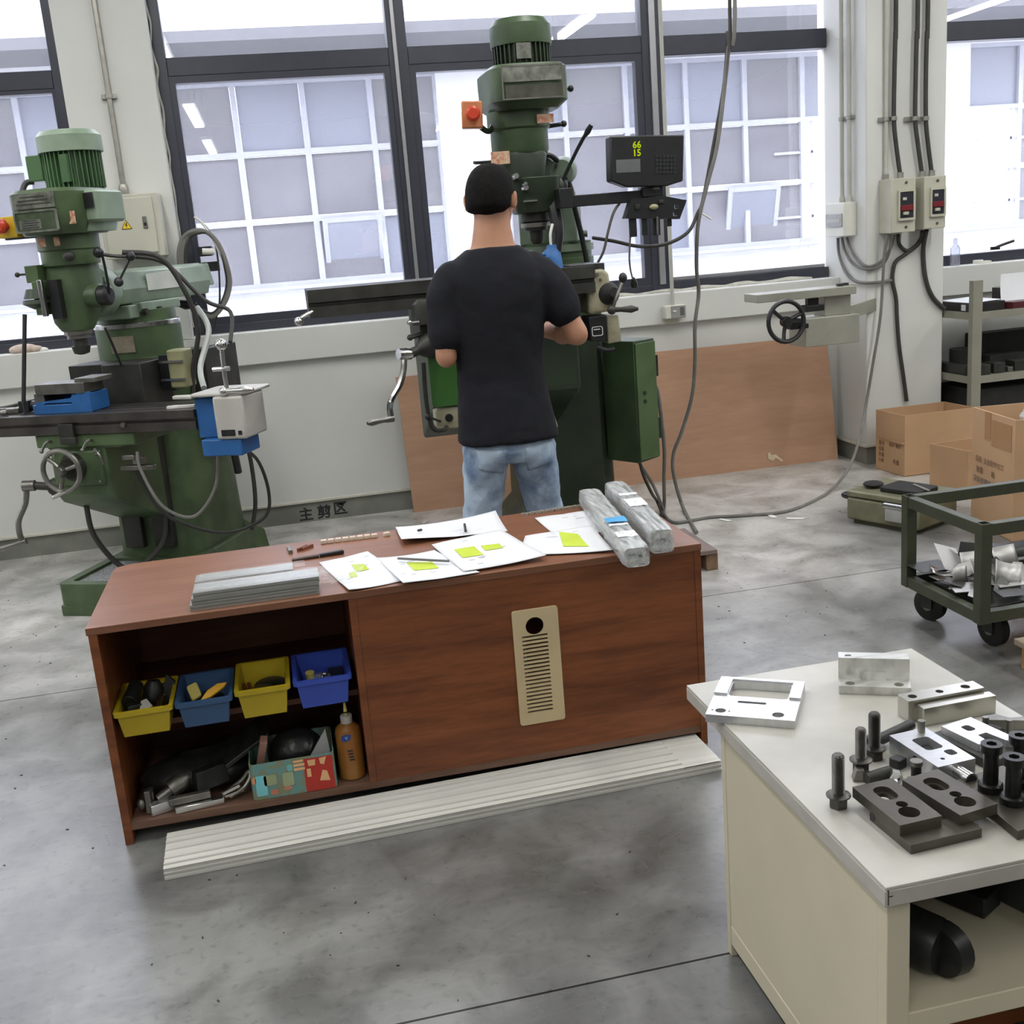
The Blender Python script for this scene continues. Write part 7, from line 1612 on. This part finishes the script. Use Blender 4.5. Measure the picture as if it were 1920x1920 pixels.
obj('raised_edge', MB().prism([(0.0,0.098),(0.026,0.098),(0.026,0.172),(W_-0.022,0.172),(W_-0.022,0.098),(W_,0.098),(W_,0.182),(0,0.182)], o+V3(0,0,H1), u, v, V3(0,0,0.004)), alu, fp, smooth=0)
a_ = Vector((1.023,1.915,0)); b_ = Vector((1.146,1.852,0)); u, v = frame_axes(a_, b_); o = Vector((a_.x, a_.y, WZ+0.0005)); W_ = (b_-a_).length
alu_w = mat('smeared_aluminium', (214, 214, 210), 0.34, metal=0.65, var=0.2, scale=16, col2=(170,170,166), stretch=(1,3,1), lo=0.3, hi=0.55)
lb_ = thing('aluminium_angle', 'L-shaped aluminium block with two holes and an upright back on the worktable', 'machined part', o+u*0.07+v*0.04)
obj('foot', MB().plate([(0,0),(W_,0),(W_,0.036),(0,0.036)], [circ(0.022,0.016,0.0095), circ(W_-0.022,0.016,0.0095)], o, u, v, (0,0,0.017)), alu_w, lb_, smooth=20, bevel=0.0006)
obj('web', MB().prism([(0,0.036),(W_,0.036),(W_,0.074),(0,0.074)], o, u, v, V3(0,0,0.017)), alu_w, lb_, smooth=0)
obj('upright', MB().plate([(0,0.017),(W_,0.017),(W_,0.062),(0,0.062)], [], o+v*0.04, u, (0,0,1), v*0.032), alu_w, lb_, smooth=0, bevel=0.0008)
obj('slot_step', MB().prism([(0.045,0.017),(W_-0.045,0.017),(W_-0.045,0.034),(0.045,0.034)], o+v*0.0395, u, V3(0,0,1), -v*0.006), alu_w, lb_, smooth=0)
obj('smear', MB().prism([(0.012,0.0),(0.026,0.002),(0.024,0.008),(0.014,0.007)], o+v*0.05+V3(0,0,0.0622), u, v, V3(0,0,0.0004)), ink, lb_, smooth=0)
a_ = Vector((1.093,1.722,0)); b_ = Vector((1.246,1.718,0)); u, v = frame_axes(a_, b_); o = Vector((a_.x, a_.y, WZ+0.0005)); W_ = (b_-a_).length
u = Vector((1,0.02,0)).normalized(); v = Vector((-0.02,1,0)).normalized()
nk = mat('nickel_block', (180,178,168), 0.26, metal=0.85, var=0.08, scale=8)
tb_ = thing('slotted_block', 'shiny grey steel block with a long groove and three holes on the worktable', 'machined part', o+u*0.07+v*0.03)
obj('front_wall', MB().prism([(0,0),(W_,0),(W_,0.022),(0,0.022)], o, u, v, V3(0,0,0.036)), nk, tb_, smooth=0, bevel=0.0008)
obj('groove_floor', MB().prism([(-0.004,0.022),(W_,0.022),(W_,0.027),(-0.004,0.027)], o, u, v, V3(0,0,0.028)), nk, tb_, smooth=0)
obj('rear_wall', MB().plate([(-0.016,0.027),(W_-0.006,0.027),(W_-0.006,0.063),(-0.016,0.063)], [circ(0.004,0.045,0.0085), circ(0.062,0.045,0.0075), circ(0.118,0.045,0.009)], o, u, v, (0,0,0.0425)), nk, tb_, smooth=20, bevel=0.0008)
# bolts standing on their heads
bolt_m = mat('bolt_steel', (92, 90, 86), 0.36, metal=0.8, var=0.15, scale=40)
def bolt(name, p, r, L_, rf, label, parent_cat='bolt', dark=None):
    m = dark or bolt_m; p = Vector(p)
    t = thing(name, label, 'bolt', p, 'bolts standing on their heads')
    hx = MB(); hx.lathe([(rf*0.83,0),(rf*0.86,0.1),(rf*0.86,1)], p+V3(0,0,0.0005), p+V3(0,0,0.0185), 6)
    obj('hex_head', hx, m, t, smooth=20, bevel=0.0008)
    obj('flange', MB().lathe([(rf*0.86,0),(rf*1.08,0.35),(rf*1.08,0.6),(rf*0.7,1)], p+V3(0,0,0.017), p+V3(0,0,0.0255), 28), m, t)
    prof = []; n = max(8, int(L_/0.0022))
    for k in range(n): prof += [(r, (k+0.05)/n*0.95), (r*0.88, (k+0.5)/n*0.95)]
    prof += [(r*0.95,0.955),(r*0.7,1.0)]
    obj('threaded_shank', MB().lathe(prof, p+V3(0,0,0.025), p+V3(0,0,0.0225+L_), 20), m, t, smooth=20)
    return t
z0 = WZ+0.0003
bolt('flange_bolt', (0.806,1.513,z0), 0.0105, 0.072, 0.0185, 'steel flange bolt standing alone at the left edge of the machined parts')
bolt('flange_bolt', (0.895,1.600,z0+0.006), 0.0095, 0.058, 0.0178, 'steel flange bolt standing behind the lone one, on small clamps')
bolt('flange_bolt', (0.945,1.642,z0), 0.0105, 0.066, 0.0185, 'dark flange bolt standing farthest back beside the lying one', dark=mat('bolt_dark', (62,60,56), 0.36, metal=0.7, var=0.2, scale=40))
ly_ = thing('long_bolt', 'black threaded bolt lying on the table behind the standing bolts', 'bolt', (1.0,1.68,z0))
obj('shank', MB().lathe([(0.0105,0),(0.0105,0.9),(0.009,1)], (0.955,1.668,z0+0.016), (1.055,1.702,z0+0.020), 18), dkt, ly_)
obj('head', MB().lathe([(0.016,0),(0.016,1)], (0.94,1.663,z0+0.0165), (0.956,1.6683,z0+0.0165), 18), dkt, ly_)
# small clutter
lab('t_nut', MB().prism([(0,0),(0.03,0),(0.03,0.012),(0.022,0.012),(0.018,0.022),(0.006,0.022)], (0.868,1.578,z0), fa(-20), (0,0,1), Vector(fa(70))*0.02), steel_d, 'pale T-nut below the second standing bolt', 'nut', bevel=0.001)
lab('stud', CY((0.885,1.565,z0+0.010),(0.935,1.575,z0+0.010),0.0095,n=14), iron_d, 'short round stud lying beside the T-nut', 'stud')
lab('hex_nut', MB().plate([(0.011*math.cos(PI/3*k),0.011*math.sin(PI/3*k)) for k in range(6)], [circ(0,0,0.0062,14)], (0.930,1.545,z0+0.012), fa(-25), (0.25,0.35,0.9), Vector(fa(65))*0.010), steel, 'bright hexagon nut on its edge behind the black step block', 'nut')
lab('hex_nut', MB().plate([(0.009*math.cos(PI/3*k),0.009*math.sin(PI/3*k)) for k in range(6)], [circ(0,0,0.0052,14)], (0.948,1.525,z0+0.010), fa(-15), (0.0,0.3,0.95), Vector(fa(75))*0.008), steel_d, 'smaller hexagon nut in front of the bright one', 'nut')
sc = thing('cap_screw', 'small black cap screw standing by the front of the milled block', 'screw', (0.967,1.545,z0))
obj('shank', CY((0.967,1.545,z0),(0.967,1.545,z0+0.03),0.0085,n=14), dkt, sc); obj('head', CY((0.967,1.545,z0+0.03),(0.967,1.545,z0+0.038),0.0105,n=14), steel_d, sc)
lab('black_nut', B((0.966,1.600,z0+0.009), (0.022,0.022,0.018), 0.4), dkt, 'black square nut at the left of the milled block', 'nut', bevel=0.002)
# milled white-faced block with a bushing
u = Vector((0.08,-0.997,0)).normalized(); v = Vector((0.997,0.08,0)).normalized()   # u toward the viewer, v to the right
o = Vector((0.980,1.652,z0))
mbk = thing('milled_block', 'bright milled block with pocket, pin and a chrome bushing on its front', 'machined part', o+u*0.07+v*0.035)
Lm, Wm, Hm = 0.134, 0.075, 0.034
dpk = mat('pocket_dark', (70,70,68), 0.4, metal=0.6)
obj('block_body', MB().plate([(0,0),(Lm,0),(Lm,Wm),(0,Wm)], [rrect(0.030,0.022,0.078,0.056,0.008), rrect(0.088,0.044,0.108,0.062,0.006), circ(0.112,0.026,0.004,12)], o, u, v, (0,0,Hm)), alu, mbk, smooth=20, bevel=0.0008)
obj('pocket_floor', MB().prism(rrect(0.031,0.023,0.077,0.055,0.007), o+V3(0,0,0.006), u, v, V3(0,0,0.012)), dpk, mbk, smooth=0)
obj('slot_floor', MB().prism(rrect(0.088,0.044,0.108,0.062,0.006), o+V3(0,0,0.006), u, v, V3(0,0,0.014)), dpk, mbk, smooth=0)
obj('pin', CY(o+u*0.012+v*0.058+V3(0,0,Hm), o+u*0.012+v*0.058+V3(0,0,Hm+0.022), 0.0065, n=14), steel_d, mbk)
bs = obj('bushing', MB().lathe([(0.0125,0),(0.0125,1)], o+u*Lm+v*0.040+V3(0,0,0.017), o+u*(Lm+0.034)+v*0.040+V3(0,0,0.017), 24), steel, mbk)
obj('bushing_bore', CY(o+u*(Lm+0.0335)+v*0.040+V3(0,0,0.017), o+u*(Lm+0.0348)+v*0.040+V3(0,0,0.017), 0.0095, n=20), blk, bs)
obj('side_hole', CY(o+u*0.075-v*0.0006+V3(0,0,0.02), o+u*0.075+v*0.002+V3(0,0,0.02), 0.008, n=16), blk, mbk)
# second milled plate behind it
u2 = Vector((0.2,-0.98,0)).normalized(); v2 = Vector((0.98,0.2,0)).normalized(); o2 = Vector((1.085,1.655,z0))
mp = thing('milled_plate', 'pale notched milled plate on a dark base behind the bright block', 'machined part', o2+u2*0.06+v2*0.03)
obj('dark_base', MB().prism([(-0.01,-0.012),(0.125,-0.012),(0.125,0.07),(-0.01,0.07)], o2, u2, v2, V3(0,0,0.018)), mat('base_dark', (58,58,54), 0.4, metal=0.5), mp, smooth=0, bevel=0.001)
obj('plate_top', MB().plate([(0,0),(0.085,0),(0.10,0.012),(0.088,0.022),(0.06,0.026),(0.06,0.045),(0.10,0.05),(0.11,0.062),(0.09,0.07),(0,0.07)], [rrect(0.02,0.024,0.042,0.042,0.006)], o2+V3(0,0,0.0182), u2, v2, (0,0,0.014)), alu, mp, smooth=20, bevel=0.0006)
lab('clamp_dog', MB().prism([(0,0),(0.05,0.0),(0.062,0.02),(0.05,0.028),(0.03,0.016),(0.0,0.022)], (1.135,1.60,z0+0.0005), fa(20), (0,0,1), Vector(fa(110))*0.028), dkt, 'black curved clamp dog beside the notched plate', 'clamp', bevel=0.002)
for k, (x, y) in enumerate(((1.175,1.655), (1.205,1.63))):
    lab('peg', CY((x,y,z0),(x,y,z0+0.035),0.006,n=12), steel_d, ('left','right')[k]+' short grey peg standing behind the black bolts', 'peg', 'short grey pegs')
lab('bracket_piece', MB().prism([(0,0),(0.07,0),(0.07,0.02),(0.04,0.012),(0.02,0.026),(0,0.02)], (1.19,1.67,z0), fa(-25), fa(65), V3(0,0,0.02)), steel_d, 'irregular grey bracket near the right edge of the worktable', 'bracket', bevel=0.001)
# dark step blocks
stp = mat('gunmetal', (86, 82, 74), 0.36, metal=0.6, var=0.18, scale=9, bump=0.03)
def step_block(o, ang, lift, label, tail=True, tilt=0.0):
    u = Vector((math.sin(math.radians(ang)), -math.cos(math.radians(ang)), tilt)).normalized()   # along, toward the viewer
    v = Vector((math.cos(math.radians(ang)), math.sin(math.radians(ang)), 0))
    o = Vector(o)+V3(0,0,lift); w = u.cross(v)*-1
    if w.z < 0: w = -w
    t = thing('step_block', label, 'machined part', o+u*0.06+v*0.035, 'dark step blocks')
    obj('upper_plate', MB().plate([(0,0),(0.132,0),(0.132,0.074),(0.0,0.074)], [rrect(0.016,0.022,0.060,0.052,0.014), circ(0.078,0.040,0.0092), circ(0.103,0.036,0.0165,24)], o+w*0.016, u, v, w*0.018), stp, t, smooth=20, bevel=0.001)
    obj('slot_ledge', MB().plate(rrect(0.016,0.022,0.060,0.052,0.014), [rrect(0.022,0.027,0.056,0.047,0.009)], o+w*0.018, u, v, w*0.007), stp, t, smooth=20)
    if tail:
        obj('lower_step', MB().prism([(0.05,0.0),(0.160,0.0),(0.160,0.125),(0.115,0.125),(0.115,0.074),(0.05,0.074)], o, u, v, w*0.0158), stp, t, smooth=0, bevel=0.001)
        obj('side_hole', CY(o+u*0.058-v*0.0008+w*0.010, o+u*0.058+v*0.004+w*0.010, 0.007, n=14), blk, t)
    else:
        obj('lower_step', MB().prism([(0.0,0.012),(0.046,0.012),(0.046,0.07),(0.0,0.07)], o, u, v, w*0.0158), stp, t, smooth=0)
        obj('hole_floor', MB().cyl(o+u*0.103+v*0.036+w*0.0162, o+u*0.103+v*0.036+w*0.018, 0.0163, n=24), steel_d, t)
    return t
step_block((0.828,1.508,z0), 3.0, 0.0, 'dark step block with oblong slot and big hole at the front left of the pile')
step_block((0.914,1.502,z0), 9.0, 0.0, 'dark step block with oblong slot leaning on the front left one', tail=False)
fb_ = thing('flat_block', 'dark flat block carrying the black cap bolts at the right edge of the worktable', 'machined part', (1.06,1.42,z0))
obj('slab', MB().prism([(1.005,1.33),(1.15,1.35),(1.13,1.52),(1.01,1.50)], (0,0,z0), (1,0,0), (0,1,0), (0,0,0.016)), stp, fb_, smooth=0, bevel=0.001)
# black cap bolts standing upright
capb = mat('black_oxide', (40, 40, 38), 0.34, metal=0.6, var=0.2, scale=40)
def capbolt(p, L_, label):
    p = Vector(p); t = thing('cap_bolt', label, 'bolt', p, 'black cap bolts')
    obj('base_nut', MB().lathe([(0.0185,0),(0.0195,0.1),(0.0195,0.8),(0.0165,1)], p, p+V3(0,0,0.014), 26), capb, t)
    obj('shank', MB().lathe([(0.0118,0),(0.0118,1)], p+V3(0,0,0.0142), p+V3(0,0,L_-0.014), 20), capb, t)
    obj('head', MB().plate(circ(0,0,0.0168,24), [circ(0,0,0.0088,6)], p+V3(0,0,L_-0.0138), (1,0,0), (0,1,0), (0,0,0.0138)), capb, t, smooth=20, bevel=0.0008)
    obj('socket_floor', CY(p+V3(0,0,L_-0.0136), p+V3(0,0,L_-0.006), 0.0088, n=6), dkt, t)
zb_ = z0+0.0165
capbolt((1.043,1.452,zb_), 0.082, 'black socket cap bolt standing at the left of the group')
capbolt((1.050,1.405,zb_), 0.080, 'black socket cap bolt standing in front of the group')
capbolt((1.094,1.452,zb_), 0.088, 'black socket cap bolt standing behind the front two')
capbolt((1.095,1.402,zb_), 0.036, 'short black socket cap bolt at the frame edge, lowest of the group')
# ------------------------------------------------------------------ crumbs on the floor
crumb = mat('paper_scrap', (222, 222, 218), 0.7)
for i, (px, py, s) in enumerate(((575,1002,0.03),(798,978,0.035),(1447,967,0.05),(1360,975,0.04),(1492,972,0.05))):
    c = atz(px, py, 0.002)
    lab('paper_scrap', MB().prism([(-s,-s*0.3),(s,-s*0.2),(s*0.8,s*0.4),(-s*0.7,s*0.3)], c, fa(20+i*31), fa(110+i*31), V3(0,0,0.0015)), crumb, ['white paper scrap on the floor near the wall lettering','white paper scrap on the floor left of the person','white paper strip on the floor beside the thin cable','small pale strip on the floor left of the other strip by the cable','long pale strip on the floor right of the thin cable'][i], 'scrap')
db2 = MB(); rnd = random.Random(3)
for k in range(60):
    px, py = rnd.choice([(rnd.uniform(0,300),rnd.uniform(1130,1640)), (rnd.uniform(0,110),rnd.uniform(1020,1250)), (rnd.uniform(1320,1560),rnd.uniform(1060,1220)), (rnd.uniform(250,1300),rnd.uniform(1580,1900))])
    c = atz(px, py, 0.0012); s = rnd.uniform(0.0012, 0.004)
    if WX0-0.02 < c.x < WX1 and WY0-0.02 < c.y < WY1: continue
    if c.y > 2.6 and c.x > -0.6 and c.y < 3.46: continue
    db2.box(c, (s*2, s, 0.002), rnd.uniform(0, 3))
obj('floor_debris', db2, mat('dark_crumbs', (58, 56, 54), 0.7), label='dark metal crumbs scattered over the concrete floor', cat='debris', kind='stuff')
